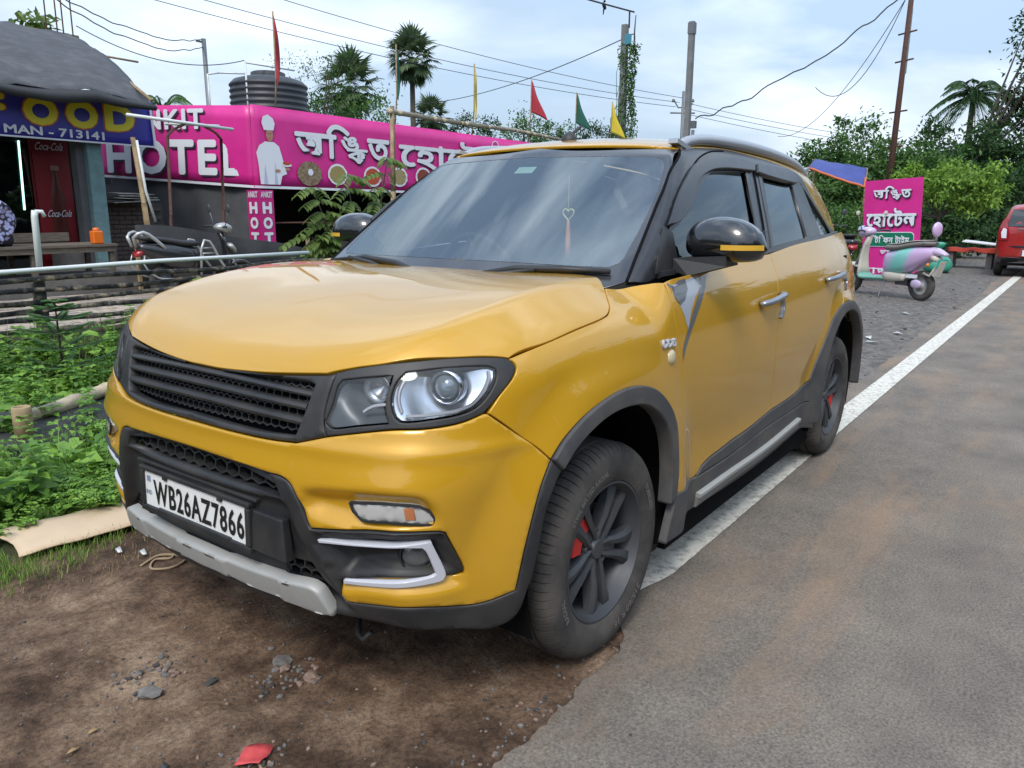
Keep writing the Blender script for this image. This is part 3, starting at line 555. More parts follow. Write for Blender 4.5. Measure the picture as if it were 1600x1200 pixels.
mt = D['mesh_top']
mtop = np.array([(-.36, .672), (-.20, .694), (0, .700), (.20, .694), (.36, .672), (.385, .647), (.20, .652), (0, .655), (-.20, .652), (-.385, .647)])
mtop = np.array([(-.355, .668), (-.2, .688), (0, .694), (.2, .688), (.355, .668), (.375, .636), (.2, .640), (0, .642), (-.2, .640), (-.375, .636)])
mlow = np.array([(.335, .455), (.43, .455), (.50, .40), (.505, .372), (.42, .382), (.345, .40)])
mlow2 = mlow*np.array([-1, 1])
patch('lower_bumper', f_low, 'front', full, BLK, CAR, holes=[mtop, mlow, mlow2], step=.012, mirror=False, disp=low_disp, depth=.03, gap=.001)
def honeycomb(name, poly, cell, wall, off, deep, m, squash=1., sy=1.):
    """hexagon walls standing on the body form inside a chart polygon"""
    p = np.asarray(poly)*np.array(CS['front']); lo, hi = p.min(0), p.max(0); V = []; F = []; done = set()
    dx, dy = cell*math.sqrt(3)/2*squash*1.0, cell*.75*sy
    rows = int((hi[1]-lo[1])/dy)+3; cols = int((hi[0]-lo[0])/dx)+3; E_ = []
    hx = [(math.sin(math.pi/3*k)*cell/2*squash, math.cos(math.pi/3*k)*cell/2*sy) for k in range(6)]
    for j in range(rows):
        for i in range(cols):
            cx = lo[0]+(i+(j % 2)*.5)*dx; cy = lo[1]+j*dy
            for k in range(6):
                a = (cx+hx[k][0], cy+hx[k][1]); b = (cx+hx[(k+1) % 6][0], cy+hx[(k+1) % 6][1])
                key = tuple(sorted([(round(a[0]*500), round(a[1]*500)), (round(b[0]*500), round(b[1]*500))]))
                if key in done: continue
                done.add(key); E_.append((a, b))
    mid = np.array([((a[0]+b[0])/2, (a[1]+b[1])/2) for a, b in E_]); ok = in_poly(mid, p); E_ = [e for e, k in zip(E_, ok) if k]
    if not E_: return
    A = np.array([e[0] for e in E_])/np.array(CS['front']); B = np.array([e[1] for e in E_])/np.array(CS['front'])
    PA, NA = surf(f_low, 'front', A[:, 0], A[:, 1]); PB, NB = surf(f_low, 'front', B[:, 0], B[:, 1])
    mb = MB()
    for a, b, n in zip(PA, PB, NA):
        t = b-a; t /= np.linalg.norm(t)+1e-9; s = np.cross(n, t); n = n*np.array([1, 1, 0]); n /= np.linalg.norm(n)
        a = a-t*wall*.3; b = b+t*wall*.3
        P8 = [c+s*w*wall/2+n*h for c in (a, b) for w in (-1, 1) for h in (off, off-deep)]
        mb.add(P8, [(0, 1, 3, 2), (4, 6, 7, 5), (0, 4, 5, 1), (2, 3, 7, 6), (0, 2, 6, 4), (1, 5, 7, 3)])
    return mb.build(name, m, CAR, smooth=False)
honeycomb('intake_mesh', mtop+np.array([0, 0]), .046, .005, -.030, .02, BLK, 1.1, .9)
honeycomb('intake_mesh', mlow, .034, .005, -.030, .015, BLK); honeycomb('intake_mesh', mlow2, .034, .005, -.030, .015, BLK)
patch('intake_backing', f_low, 'front', np.array([(-.45, .72), (.45, .72), (.60, .36), (-.60, .36)])*np.array([1, 1]), MATB, CAR, step=.05, off=-.075, depth=0, mirror=False)
# skid plate
sk = D['skid']; skh = loop([np.vstack([[0, .4095], sk[0][1:]]), np.vstack([sk[1][:-1], [.05, .349], [0, .348]])], .012); skh[0, 0] = 0; skh[-1, 0] = 0
full = np.vstack([skh, skh[::-1][1:-1]*np.array([-1, 1])])
def skid_disp(ab, P):
    th = np.abs(ab[:, 0]); s = sst(.118, .132, th)-sst(.33, .345, th)+.0*th
    return .007*(1-s)
patch('skid_plate', f_low, 'front', full, SIL, CAR, step=.010, mirror=False, off=.008, disp=skid_disp, depth=.035, rnd=.006, gap=0)
# number plate and frame, lettering embossed
NP = empty('number_plate', (0, 0, 0), parent=CAR)
px_, pz_, py_ = .800, .527, -.020
Mp = Matrix.Translation((px_, py_, pz_))@Euler((0, R(-2), 0)).to_matrix().to_4x4()
fm = MB()
for c, d in (((-.006, 0, .0605), (.026, .536, .015)), ((-.006, 0, -.0625), (.026, .536, .019)), ((-.006, .2585, 0), (.026, .019, .106)), ((-.006, -.2585, 0), (.026, .019, .106))): fm.box(c, d)
fm.box((-.020, 0, 0), (.03, .52, .12)); fm.box((-.018, 0, .078), (.034, .58, .012)); fm.box((.001, 0, -.060), (.014, .36, .022)); fm.box((-.016, .33, -.005), (.03, .15, .11), taper=.8)
pf = fm.build('plate_frame', BLK, NP, smooth=False); pf.matrix_basis = Mp
bv = pf.modifiers.new('bevel', 'BEVEL'); bv.width = .004; bv.segments = 2
PLW = mat('plate_white', (.72, .73, .71), rough=.4, dirt=(.4, .36, .3), dscale=14, dlo=.5, dhi=.85, dfac=.4); INK = mat('plate_ink', (.012, .012, .014), rough=.4); INKB = mat('plate_mark', (.20, .25, .38), rough=.4)
pb = MB().box((0, 0, 0), (.006, .50, .106)).build('plate_board', PLW, NP, smooth=False); pb.matrix_basis = Mp@Matrix.Translation((-.004, 0, 0))
def lettering(name, s, m, parent, M, w, h, bold=0., depth=.0, space=1.):
    me = text_mesh(s, 1, depth, 0, fit=(w, h), space=space, ofs=bold); o = link(name, me, m, parent, smooth=False); o.matrix_basis = M; return o
FACE = Matrix(((0, 0, 1, 0), (1, 0, 0, 0), (0, 1, 0, 0), (0, 0, 0, 1)))      # local xy -> car y,z ; facing +x
lt = lettering('plate_number', 'WB26AZ7866', INK, NP, Mp@Matrix.Translation((.001, .018, -.004))@FACE@Matrix.Scale(1, 4), .440, .076, bold=.022, space=1.12)
me = lt.data; co = np.array([v.co[:] for v in me.vertices]); z0 = co[:, 2].min(); co[:, 2] = np.where(co[:, 2] > z0+1e-5, .003, 0); me.vertices.foreach_set('co', co.ravel())
lettering('plate_mark', 'IND', INKB, NP, Mp@Matrix.Translation((.0002, -.229, -.012))@FACE, .03, .014, bold=.02)
mk = MB().box((0, 0, 0), (.002, .018, .018)).build('plate_hologram', INKB, NP, smooth=False); mk.matrix_basis = Mp@Matrix.Translation((-.0007, -.228, .030))
sc_ = MB()
for yy in (-.135, .135): sc_.box((0, yy, .050), (.012, .018, .012))
sc2 = sc_.build('plate_screw', BLK, NP, smooth=False); sc2.matrix_basis = Mp
# fog-lamp surround: white C strip, fog lamp, indicator
patch('fog_surround', f_low, 'front', loop(D['cchrome'], .010), WHT, CAR, step=.010, off=-.004, depth=.03, rnd=.003, gap=0)
P, N = surf(f_low, 'front', D['fog'][0][0][0], D['fog'][0][0][1], -.045)
for sg in (1, -1):
    d = Vector((N[0][0], N[0][1]*sg, 0)).normalized(); Mq = Matrix.Translation(Vector(P[0]*np.array([1, sg, 1])))@d.to_track_quat('Z', 'Y').to_matrix().to_4x4()
    MB().lathe([(.0, .012), (.02, .010), (.034, .004), (.038, -.004), (.038, -.03)], 24, Mq).build('fog_lamp', mat('fog_glass', (.10, .105, .11), rough=.08, coat=1) if sg > 0 else MATS['fog_glass'], CAR)
    MB().lathe([(.038, -.02), (.040, .004), (.044, .004), (.046, -.02)], 24, Mq).build('fog_ring', BLK, CAR)
IND = mat('indicator_lens', (.42, .42, .40), rough=.15, coat=.8); ORG = mat('orange_bulb', (.42, .15, .06), rough=.4)
io = loop(D['indicator'], .008)
patch('indicator', f_low, 'front', io, IND, CAR, step=.012, off=-.014, depth=.03, rnd=.003, gap=0, disp=lambda ab, P: .0022*np.sign(np.sin(np.abs(ab[:, 0])*260)))
oc = np.array([(.690, .652), (.712, .652), (.716, .622), (.694, .622)])
patch('indicator_bulb', f_low, 'front', oc, ORG, CAR, step=.01, off=-.0105, depth=.003, gap=0)
ribbon('indicator_rim', f_low, 'front', np.vstack([io[::3], io[:1]]), .0035, .004, BLK, CAR, off=-.014)
# grille and lamp band
th_ = np.linspace(0, D['band'][0][-1][0], 7); D['band'][0] = np.stack([th_, .921+.108*th_**2], 1)
lf = [s.copy() for s in D['lamp_frame']]
go = [s.copy() for s in D['grille_open']]
gtop = [(0, .9185), (.20, .915), (.40, .902), (.452, .893)]
zt = lambda t: np.interp(np.abs(t), [0, .2, .4, .47], [.9165, .914, .902, .895])
gpoly = np.array([(-.47, .897), (-.40, .9055), (-.2, .917), (0, .921), (.2, .917), (.40, .9055), (.455, .897), (.468, .885), (.445, .835), (.41, .795), (.39, .788), (.2, .776), (0, .773), (-.2, .776), (-.39, .788), (-.41, .795), (-.445, .835), (-.468, .885)])
gp = loop([D['grille_open'][0], D['grille_open'][1], D['grille_open'][2]], .012)
gr_half_r = gp[gp[:, 0] >= 0]
bt_half = [D['band'][0], np.vstack([D['band'][0][-1], lf[0][0]]), lf[0], np.vstack([lf[0][-1], D['band'][2][-2:]]), np.vstack([D['band'][2][-1], D['band'][3][1:]])]
bh = loop(bt_half, .012); bh[0, 0] = 0; bh[-1, 0] = 0
full = np.vstack([bh, bh[::-1][1:-1]*np.array([-1, 1])])
# opening traced on the near half, mirrored
gr = gp[(gp[:, 0] > .02)]
def gr_pts():
    t = D['grille_open']; right = [p for s in (t[0][2:], t[1][1:], t[2][1:2]) for p in s]; return right
gk = D['grille_open']
ztop = np.interp(0, gk[0][:, 0], gk[0][:, 1]); zbot = np.interp(0, gk[2][::-1][:, 0], gk[2][::-1][:, 1])
rt = np.vstack([[0, ztop], gk[0][gk[0][:, 0] > .03]]); rb = np.vstack([gk[2][gk[2][:, 0] > .03], [0, zbot]])
gh = loop([rt, gk[1], rb], .012); gh[0, 0] = 0; gh[-1, 0] = 0
gfull = np.vstack([gh, gh[::-1][1:-1]*np.array([-1, 1])])
patch('grille_surround', f_low, 'front', full, BLK, CAR, holes=[gfull], step=.012, mirror=False, depth=.035, rnd=.004, gap=.001, disp=lambda ab, P: .006*np.exp(-((ab[:, 1]-.905-.012*(1-(ab[:, 0]/.47)**2))/.006)**2)*0-.003)
honeycomb('grille_mesh', gfull, .0235, .0032, -.030, .012, BLK, 1.22, 1.0)
patch('grille_backing', f_low, 'front', np.array([(-.55, .955), (.55, .955), (.55, .74), (-.55, .74)]), MATB, CAR, step=.05, off=-.058, depth=0, gap=0, mirror=False)
zb = [D['bar1'], D['bar2'], D['bar3']]
for i_, b_ in enumerate(zb):
    a0, a1 = b_[0], b_[1]; xr = min(a0[-1][0], a1[-1][0])+.008
    zc = (a0[-1][1]+a1[-1][1])/2; zl = (a0[0][1]+a1[0][1])/2; zc = (zc+zl)/2; hh = abs(a0[-1][1]-a1[-1][1])/2
    xs = np.linspace(-xr, xr, 41); P, N = surf(f_low, 'front', xs, zc+.012*(1-(xs/xr)**2))
    V = []; prof = [(-.045, -hh*.5), (-.012, -hh*1.05), (-.006, -hh*.8), (-.004, 0), (-.008, hh*.8), (-.014, hh*1.05), (-.045, hh*.5)]
    for p, n in zip(P, N):
        n = n*np.array([1, 1, 0]); n /= np.linalg.norm(n)
        V += [p+n*o_+np.array([0, 0, h_]) for o_, h_ in prof]
    k = len(prof); F = [(i*k+j, (i+1)*k+j, (i+1)*k+(j+1) % k, i*k+(j+1) % k) for i in range(len(xs)-1) for j in range(k)]
    autosmooth(mesh('grille_bar', V, F, BLK, CAR), 40)
# lamps
li = loop(D['lamp_inner'], .01); lo_ = loop(D['lamp_outer'], .01)
lfo = loop([lf[0], lf[1], lf[2], lf[3]], .012)
patch('headlight_frame', f_low, 'front', lfo, BLK, CAR, holes=[li, lo_], step=.012, depth=.02, rnd=.004, gap=.001)
for nm, l in (('inner', li), ('outer', lo_)):
    patch('headlight_lens', f_low, 'front', l, LAMP, CAR, step=.02, off=-.004, depth=0, gap=0)
pj = D['projector'][0][0]
def bowl(ab, P):
    d = np.hypot((np.abs(ab[:, 0])-pj[0])*.85, ab[:, 1]-pj[1]); return -.055+.045*sst(.02, .13, d)+.004*np.sign(np.sin(ab[:, 0]*95))*0
patch('headlight_reflector', f_low, 'front', lo_, BOWL, CAR, step=.012, off=-.008, depth=0, gap=0, disp=bowl)
il = np.array([.60, .915])
def bowl2(ab, P):
    d = np.hypot((np.abs(ab[:, 0])-.628)*.85, ab[:, 1]-.925); return -.06+.05*sst(.03, .10, d)
patch('headlight_reflector', f_low, 'front', li, BOWLD, CAR, step=.012, off=-.006, depth=0, gap=0, disp=bowl2)
P, N = surf(f_low, 'front', [pj[0], .618], [pj[1], .905], -.03)
LENS = mat('projector_glass', (.22, .27, .31), rough=.03, coat=1, metal=.3)
for sg in (1, -1):
    d = Vector((1, .30*sg, -.02)).normalized()
    Mq = Matrix.Translation(Vector(P[0]*np.array([1, sg, 1])))@d.to_track_quat('Z', 'Y').to_matrix().to_4x4()
    MB().lathe([(0, .016), (.012, .014), (.022, .008), (.030, -.002), (.033, -.012)], 32, Mq).build('projector_lens', LENS, CAR)
    MB().lathe([(.0335, -.03), (.0335, -.004), (.036, .002), (.041, .004), (.043, -.002), (.044, -.03)], 32, Mq).build('projector_ring', CHR, CAR)
    d2 = Vector((1, .25*sg, 0)).normalized(); Mr = Matrix.Translation(Vector(P[1]*np.array([1, sg, 1]))+Vector((-.012, 0, .012)))@d2.to_track_quat('Z', 'Y').to_matrix().to_4x4()
    MB().lathe([(0, -.028), (.012, -.024), (.026, -.010), (.036, .006), (.037, .004)], 24, Mr).build('reflector_cup', mat('cup_silver', (.45, .46, .48), rough=.25, metal=.8) if sg > 0 else MATS['cup_silver'], CAR)
# bright strip inside the outer lamp (along the lower edge) and in the inner lamp
lp = lo_; low = np.array([(.655+.0, .868), (.70, .872), (.80, .880), (.86, .893), (.905, .915), (.925, .945)])
o2 = D['lamp_outer'][0]
cen = o2[:-1].mean(0); inset = cen+(o2-cen)*.86
strip = inset[3:13]; 
ribbon('lamp_strip', f_low, 'front', inset[4:11], .004, .006, WHT, CAR, off=-.014, step=.01)
ribbon('lamp_strip', f_low, 'front', np.vstack([inset[11:15]]), .003, .006, WHT, CAR, off=-.02, step=.01)
ribbon('lamp_strip', f_low, 'front', np.array([(.595, .865), (.615, .878), (.640, .884), (.668, .886)]), .004, .006, WHT, CAR, off=-.02, step=.01)
# ---- dark shell behind the gaps, cabin floor, wheel wells
def lining():
    for x0 in (0., -2.5):
        for sg in (1, -1):
            prof = []
            for k in range(25):
                a = math.pi*(-.12+1.24*k/24); prof.append((x0-.005+.405*math.cos(a), .37+.425*math.sin(a)))
            V = [(x, sg*y, z) for y in (.50, .846) for x, z in prof]; n = len(prof)
            mesh('wheel_well', V, [(i, i+1, n+i+1, n+i) for i in range(n-1)]+[tuple(range(n))], MATB, CAR, smooth=False)
lining()
mb = MB()
mb.box((-1.25, 0, .30), (1.68, 1.60, .06)); mb.box((.35, 0, .34), (.5, 1.1, .05)); mb.box((-1.4, 0, .33), (3.6, .96, .16)); mb.box((-.05, 0, .35), (.12, 1.3, .10)); mb.box((-2.5, 0, .33), (.12, 1.3, .12)); mb.box((.45, 0, .62), (.04, 1.1, .5)); mb.box((-.45, 0, .75), (.04, 1.5, .6))
mb.box((-1.6, .80, .62), (2.2, .03, .95)); mb.box((-1.6, -.80, .62), (2.2, .03, .95)); mb.box((-2.95, 0, .6), (.06, 1.4, .8))
mb.build('underbody', MATB, CAR, smooth=False)
# ---- upper body
bu = D['beltup'][0]; af = D['apillar_f'][0]; rs = D['roofside'][0]
frame = loop([af, np.vstack([af[-1], rs[:1]]), rs, bu[::-1], np.vstack([bu[0], (-.40, 1.105), af[0]])], .018)
fg = loop([np.array([(-.585, 1.165), (-.60, 1.235), (-.618, 1.262), D['fglass'][1][0]])]+D['fglass'][1:3]+[np.array([D['fglass'][3][0], D['fglass'][3][1], (-1.385, 1.178)]), np.array([(-1.385, 1.178), (-.9, 1.152), (-.585, 1.132)]), np.array([(-.585, 1.132), (-.585, 1.165)])], .018)
rgl = loop(D['rglass'], .018); qg = loop(D['qglass'], .014)
patch('window_frame', f_up, 'glass', frame, GLB, CAR, holes=[fg, rgl, qg], step=.03, depth=.018, gap=.001)
for nm, l in (('side_window', fg), ('side_window', rgl), ('quarter_window', qg)):
    patch(nm, f_up, 'glass', l, SDG, CAR, step=.03, off=-.010, depth=0, gap=-.003)
for nm in ('visor_f', 'visor_r'):
    patch('rain_visor', f_up, 'glass', loop(D[nm], .012), GLB, CAR, step=.016, off=.022, depth=.016, rnd=.003, gap=0)
ribbon('frame_seam', f_up, 'glass', D['doorframe'][0], .0035, .002, MATB, CAR)
ribbon('belt_strip', f_up, 'glass', bu[:]+np.array([0, .004]), .012, .018, SILG if False else GLB, CAR, step=.03)
bp = D['bpillar']
ribbon('pillar_strip', f_up, 'glass', bp[0][::1]+np.array([-.012, 0]), .022, .004, GLB, CAR); ribbon('pillar_strip', f_up, 'glass', bp[1]+np.array([.0, 0]), .020, .004, GLB, CAR)
ribbon('pillar_seam', f_up, 'glass', (bp[0]+bp[1])/2+np.array([-.006, 0]), .004, .006, MATB, CAR)
# windscreen
sb = [np.array([(0, 1.075), (.4, 1.082), (.66, 1.092), D['screen'][0][0]]), D['screen'][0], np.vstack([D['screen'][0][-1], D['screen'][1][1:-1], [0, 1.585]])]
h_ = loop(sb, .016); h_[0, 0] = 0; h_[-1, 0] = 0; sfull = np.vstack([h_, h_[::-1][1:-1]*np.array([-1, 1])])
sg_ = [s.copy() for s in D['screen_glass']]
g0 = sg_[0][sg_[0][:, 0] > .02]; g2 = sg_[2][sg_[2][:, 0] > .05]
h_ = loop([np.vstack([[0, g0[0][1]], g0]), sg_[1], np.vstack([g2, [0, g2[-1][1]+.003]])], .016); h_[0, 0] = 0; h_[-1, 0] = 0; gfl = np.vstack([h_, h_[::-1][1:-1]*np.array([-1, 1])])
patch('windscreen_border', f_up, 'screen', sfull, SCRB, CAR, holes=[gfl], step=.03, depth=.006, mirror=False, gap=.001)
patch('windscreen', f_up, 'screen', gfl, SCR, CAR, step=.04, depth=0, mirror=False, gap=-.004, off=-.0015)
ribbon('screen_seal', f_up, 'glass', af+np.array([0, 0]), .005, .004, MATB, CAR, step=.04)
# roof: centre skin, side skins, rails
sc = D['screen'][1]; 
P, N = surf(f_up, 'screen', np.array([0, .2, .35, .5, .56]), np.array([1.588, 1.586, 1.582, 1.574, 1.570]))
fe = np.stack([P[:, 0]-.006, P[:, 1]], 1)
rh = loop([fe[:4], np.vstack([fe[3], (-1.06, .505), (-2.0, .505), (-2.9, .46)]), np.array([(-2.9, .46), (-3.05, .44), (-3.08, 0)])], .03); rh[0, 1] = 0; rh[-1, 1] = 0
patch('roof', f_up, 'top', np.vstack([rh, rh[::-1][1:-1]*np.array([1, -1])]), YEL, CAR, step=.035, mirror=False, depth=.01)
# side skin between the rail ditch and the window frame, running down the rear pillar
def up2side(pts):
    P_ = np.array(pts); return np.stack(unchart('side', P_), 1)
Pr, _ = surf(f_up, 'glass', rs[:, 0], rs[:, 1]); ls = up2side(Pr)
Pt, _ = surf(f_up, 'top', np.array([-.975, -1.06, -1.5, -2.0, -2.5, -2.9, -3.04]), np.array([.50, .505, .505, .505, .49, .46, .44])); lt_ = up2side(Pt)
Pf, _ = surf(f_up, 'screen', np.array([.50, .545, .575]), np.array([1.574, 1.571, 1.567])); lf_ = up2side(Pf)
Pe, _ = surf(f_up, 'glass', np.array([-3.10, -3.13, -3.10]), np.array([1.20, 1.30, 1.42])); le = up2side(Pe)
patch('roof_side', f_up, 'side', loop([np.vstack([ls[0], lf_[::-1]]), lt_, np.vstack([lt_[-1], le[::-1]]), np.vstack([le[0], ls[-1]]), ls[::-1]], .02), YEL, CAR, step=.03, depth=.015)
Pr_, Nr_ = surf(f_up, 'top', np.array([-1.02, -1.10, -1.25, -1.6, -2.0, -2.4, -2.7, -2.86]), np.array([.545, .548, .548, .546, .542, .53, .51, .50]))
hh_ = [-.008, .010, .018, .020, .020, .018, .010, -.008]
for sg in (1, -1):
    pts = [np.array([p[0], p[1]*sg, p[2]+h+.004]) for p, h in zip(Pr_, hh_)]
    pp = catmull(np.array(pts), .05); mbb = MB(); mbb.tube([tuple(p) for p in pp], [.020+.006*math.sin(math.pi*i/(len(pp)-1)) for i in range(len(pp))], 12, flat=1.05)
    mbb.box((-1.045, .548*sg, Pr_[0][2]+.004), (.14, .040, .018), rot=(0, R(-12), 0)); mbb.box((-2.80, .505*sg, Pr_[-2][2]+.0), (.12, .036, .02), rot=(0, R(12), 0))
    mbb.build('roof_rail', MATS.get('rail_silver') or mat('rail_silver', (.40, .42, .45), rough=.38, metal=.5), CAR, sharp=50)
# antenna
mb = MB().lathe([(.036, 0), (.034, .014), (.022, .028), (.010, .036), (0, .037)], 16, Matrix.Translation((-1.09, 0, 1.630))).tube([(-1.10, 0, 1.655), (-1.19, 0, 1.70)], [.008, .006], 8)
mb.build('antenna', BLK, CAR, sharp=50)
# rear: tailgate, glass, bumper, lamps
RL = mat('red_lamp', (.35, .01, .012), rough=.1, coat=1)
patch('rear_window', f_up, 'rear', np.array([(-.56, 1.20), (.56, 1.20), (.50, 1.50), (.3, 1.52), (-.3, 1.52), (-.50, 1.50)]), SDG, CAR, step=.08, depth=.01, mirror=False)
patch('tailgate', f_low, 'rear', np.array([(-.62, .70), (.62, .70), (.66, 1.02), (.62, 1.185), (-.62, 1.185), (-.66, 1.02)]), YEL, CAR, step=.05, mirror=False)
patch('rear_bumper', f_low, 'rear', np.array([(-.80, .30), (.80, .30), (.80, .69), (-.80, .69)]), CLAD, CAR, step=.05, mirror=False, off=.01)
patch('tail_lamp', f_low, 'rear', np.array([(.665, .92), (.80, .92), (.78, 1.10), (.64, 1.14)]), RL, CAR, step=.04)
# cowl between hood and windscreen
cw = MB(); ys = np.linspace(-.70, .70, 25); V = []
for y in ys:
    xe = -.30-.0*abs(y)+.10*(abs(y)/.72)**3; zt_ = float(hood_c(max(xe, -.3)))-.022-.03*(abs(y)/.7)**2
    V += [(xe+.02, y, zt_), (xe-.30, y, 1.062), (xe-.32, y, .98)]
cw.add(V, [(i*3+j, (i+1)*3+j, (i+1)*3+j+1, i*3+j+1) for i in range(24) for j in range(2)]).build('cowl', BLK, CAR)
# wipers: arm and blade resting low on the screen
def wiper(pts, bl, nm='wiper'):
    P_, N_ = surf(f_up, 'screen', [p[0] for p in pts], [p[1] for p in pts], .022)
    w = MB().tube([tuple(p) for p in P_], [.008]*len(pts), 6).build('wiper_arm', BLK, CAR)
    P_, N_ = surf(f_up, 'screen', [p[0] for p in bl], [p[1] for p in bl], .014)
    MB().tube([tuple(p) for p in P_], [.006, .012, .013, .010], 6).build('wiper_blade', BLK, CAR)
wiper([(-.10, 1.10), (-.35, 1.135), (-.52, 1.145)], [(-.66, 1.128), (-.42, 1.148), (-.2, 1.138), (.02, 1.10)])
wiper([(.10, 1.09), (.30, 1.125), (.42, 1.14)], [(.10, 1.10), (.34, 1.142), (.50, 1.145), (.66, 1.142)])
# ------------------------------------------------------------------ wheels of the SUV
TWX = .105
def tyre_profile(w=.108, ro=.332, ri=.212):
    return [(ri, -w*.80), (ri+.008, -w*.93), (ri+.03, -w*1.02), (ri+.062, -w*1.03), (ro-.028, -w*.97), (ro-.012, -w*.86), (ro-.004, -w*.72),
            (ro, -w*.60), (ro, -w*.43), (ro-.008, -w*.42), (ro-.008, -w*.34), (ro, -w*.33), (ro+.001, -w*.05), (ro-.008, -w*.04), (ro-.008, w*.04), (ro+.001, w*.05),
            (ro, w*.33), (ro-.008, w*.34), (ro-.008, w*.42), (ro, w*.43), (ro, w*.60), (ro-.004, w*.72), (ro-.012, w*.86), (ro-.028, w*.97), (ri+.062, w*1.03), (ri+.030, w*1.02), (ri+.008, w*.93), (ri, w*.80), (ri, -w*.80)]
def rotm(*rows): return Matrix(rows)
def wheel_parts():
    """meshes with the axle along local +z (outer face up)"""
    prof = tyre_profile(); V = []; q = len(prof); A_ = []
    for k in range(76):
        a = 2*math.pi*k/76; A_ += [(a, 0), (a+.0015, 1), (a+.011, 1), (a+.0125, 0), (a+.047, 0)]
    n = len(A_)
    for t, deep in A_:
        for i, (r_, h) in enumerate(prof):
            rr = r_-(.005 if deep and abs(h) > .045 and r_ > .308 and abs(h) < .104 else 0); tw = .25*(abs(h)-.07) if abs(h) > .045 else 0
            V.append((rr*math.cos(t+tw), rr*math.sin(t+tw), h))
    F = [(k*q+i, ((k+1) % n)*q+i, ((k+1) % n)*q+i+1, k*q+i+1) for k in range(n) for i in range(q-1)]
    ty = MB().add(V, F)
    # raised bands and letters on the sidewall
    let = []
    w = .1085
    def arc_text(s, a0, r, h):
        me = text_mesh(s, 1, 0, .0, ofs=.015); co = np.array([v.co[:] for v in me.vertices]); wd = co[:, 0].max()-co[:, 0].min(); sc = h/.72
        co[:, 0] = (co[:, 0]-co[:, 0].min()-wd/2)*sc; co[:, 1] = (co[:, 1]-.36)*sc
        V = []
        for x, y, z in co:
            a = a0-x/r; rr = r+y; V.append((rr*math.cos(a), rr*math.sin(a), w*1.045))
        return V, [tuple(p.vertices) for p in me.polygons]
    rim = MB()
    # barrel and flange
    rim.lathe([(.196, -.09), (.198, -.02), (.196, .055), (.203, .078), (.214, .090), (.219, .094), (.217, .100), (.211, .100), (.205, .088), (.198, .070), (.190, .058), (.186, .03), (.184, -.09)], 72)
    hub = MB(); 
    sp = MB()
    for k in range(5):
        a0 = math.pi*2*k/5+math.pi/2+R(3)
        for s in (-1, 1):
            # blade from hub to rim, slightly twisted
            prof_r = [.030, .065, .105, .150, .188, .200]
            ang = [s*R(32), s*R(20), s*R(13), s*R(11.5), s*R(12.5), s*R(13)]
            wd = [.016, .020, .026, .034, .044, .046]
            zt = [.066, .070, .076, .078, .078, .076]
            zb_ = [.030, .030, .034, .042, .055, .06]
            V = []
            for r_, an, w_, z1, z0 in zip(prof_r, ang, wd, zt, zb_):
                a = a0+an; er = Vector((math.cos(a), math.sin(a), 0)); et = Vector((-math.sin(a), math.cos(a), 0)); c = er*r_
                inn = -s; 
                V += [c+et*w_*.5*1+Vector((0, 0, z0)), c+et*w_*.5+Vector((0, 0, z1-(.008 if s > 0 else 0.002))), c+et*w_*.1*s+Vector((0, 0, z1+.002)), c-et*w_*.5+Vector((0, 0, z1-(.002 if s > 0 else .008))), c-et*w_*.5+Vector((0, 0, z0))]
            m_ = len(prof_r); F = [(i*5+j, i*5+(j+1) % 5, (i+1)*5+(j+1) % 5, (i+1)*5+j) for i in range(m_-1) for j in range(5)]+[(4, 3, 2, 1, 0)]
            sp.add(V, [f[::-1] for f in F])
        # web between the pair near the hub
        a = a0; er = Vector((math.cos(a), math.sin(a), 0)); et = Vector((-math.sin(a), math.cos(a), 0))
        V = []
        for r_, w_ in ((.03, .03), (.08, .020), (.12, .010)):
            V += [er*r_+et*w_+Vector((0, 0, .030)), er*r_+et*w_+Vector((0, 0, .060)), er*r_-et*w_+Vector((0, 0, .060)), er*r_-et*w_+Vector((0, 0, .030))]
        sp.add(V, [(i*4+j, (i+1)*4+j, (i+1)*4+(j+1) % 4, i*4+(j+1) % 4) for i in range(2) for j in range(4)]+[(8, 9, 10, 11)])
    hub.lathe([(.0, .072), (.028, .071), (.031, .068), (.034, .060), (.052, .056), (.066, .050), (.072, .030), (.072, .0)], 40)
    for k in range(5):
        a = math.pi*2*(k+.5)/5+math.pi/2+R(3); Mq = Matrix.Translation((.051*math.cos(a), .051*math.sin(a), 0))
        hub.lathe([(.0095, .050), (.0105, .064), (.0145, .066), (.0165, .060), (.017, .050)], 14, Mq)
    nuts = MB()
    for k in range(5):
        a = math.pi*2*(k+.5)/5+math.pi/2+R(3); nuts.lathe([(0, .059), (.006, .058), (.008, .050)], 6, Matrix.Translation((.051*math.cos(a), .051*math.sin(a), 0)))
    disc = MB().lathe([(.06, .018), (.135, .018), (.137, .012), (.137, .0), (.06, .0)], 48)
    drum = MB().lathe([(.0, -.01), (.184, -.01)], 40)
    return ty, rim, sp, hub, nuts, disc, drum, arc_text
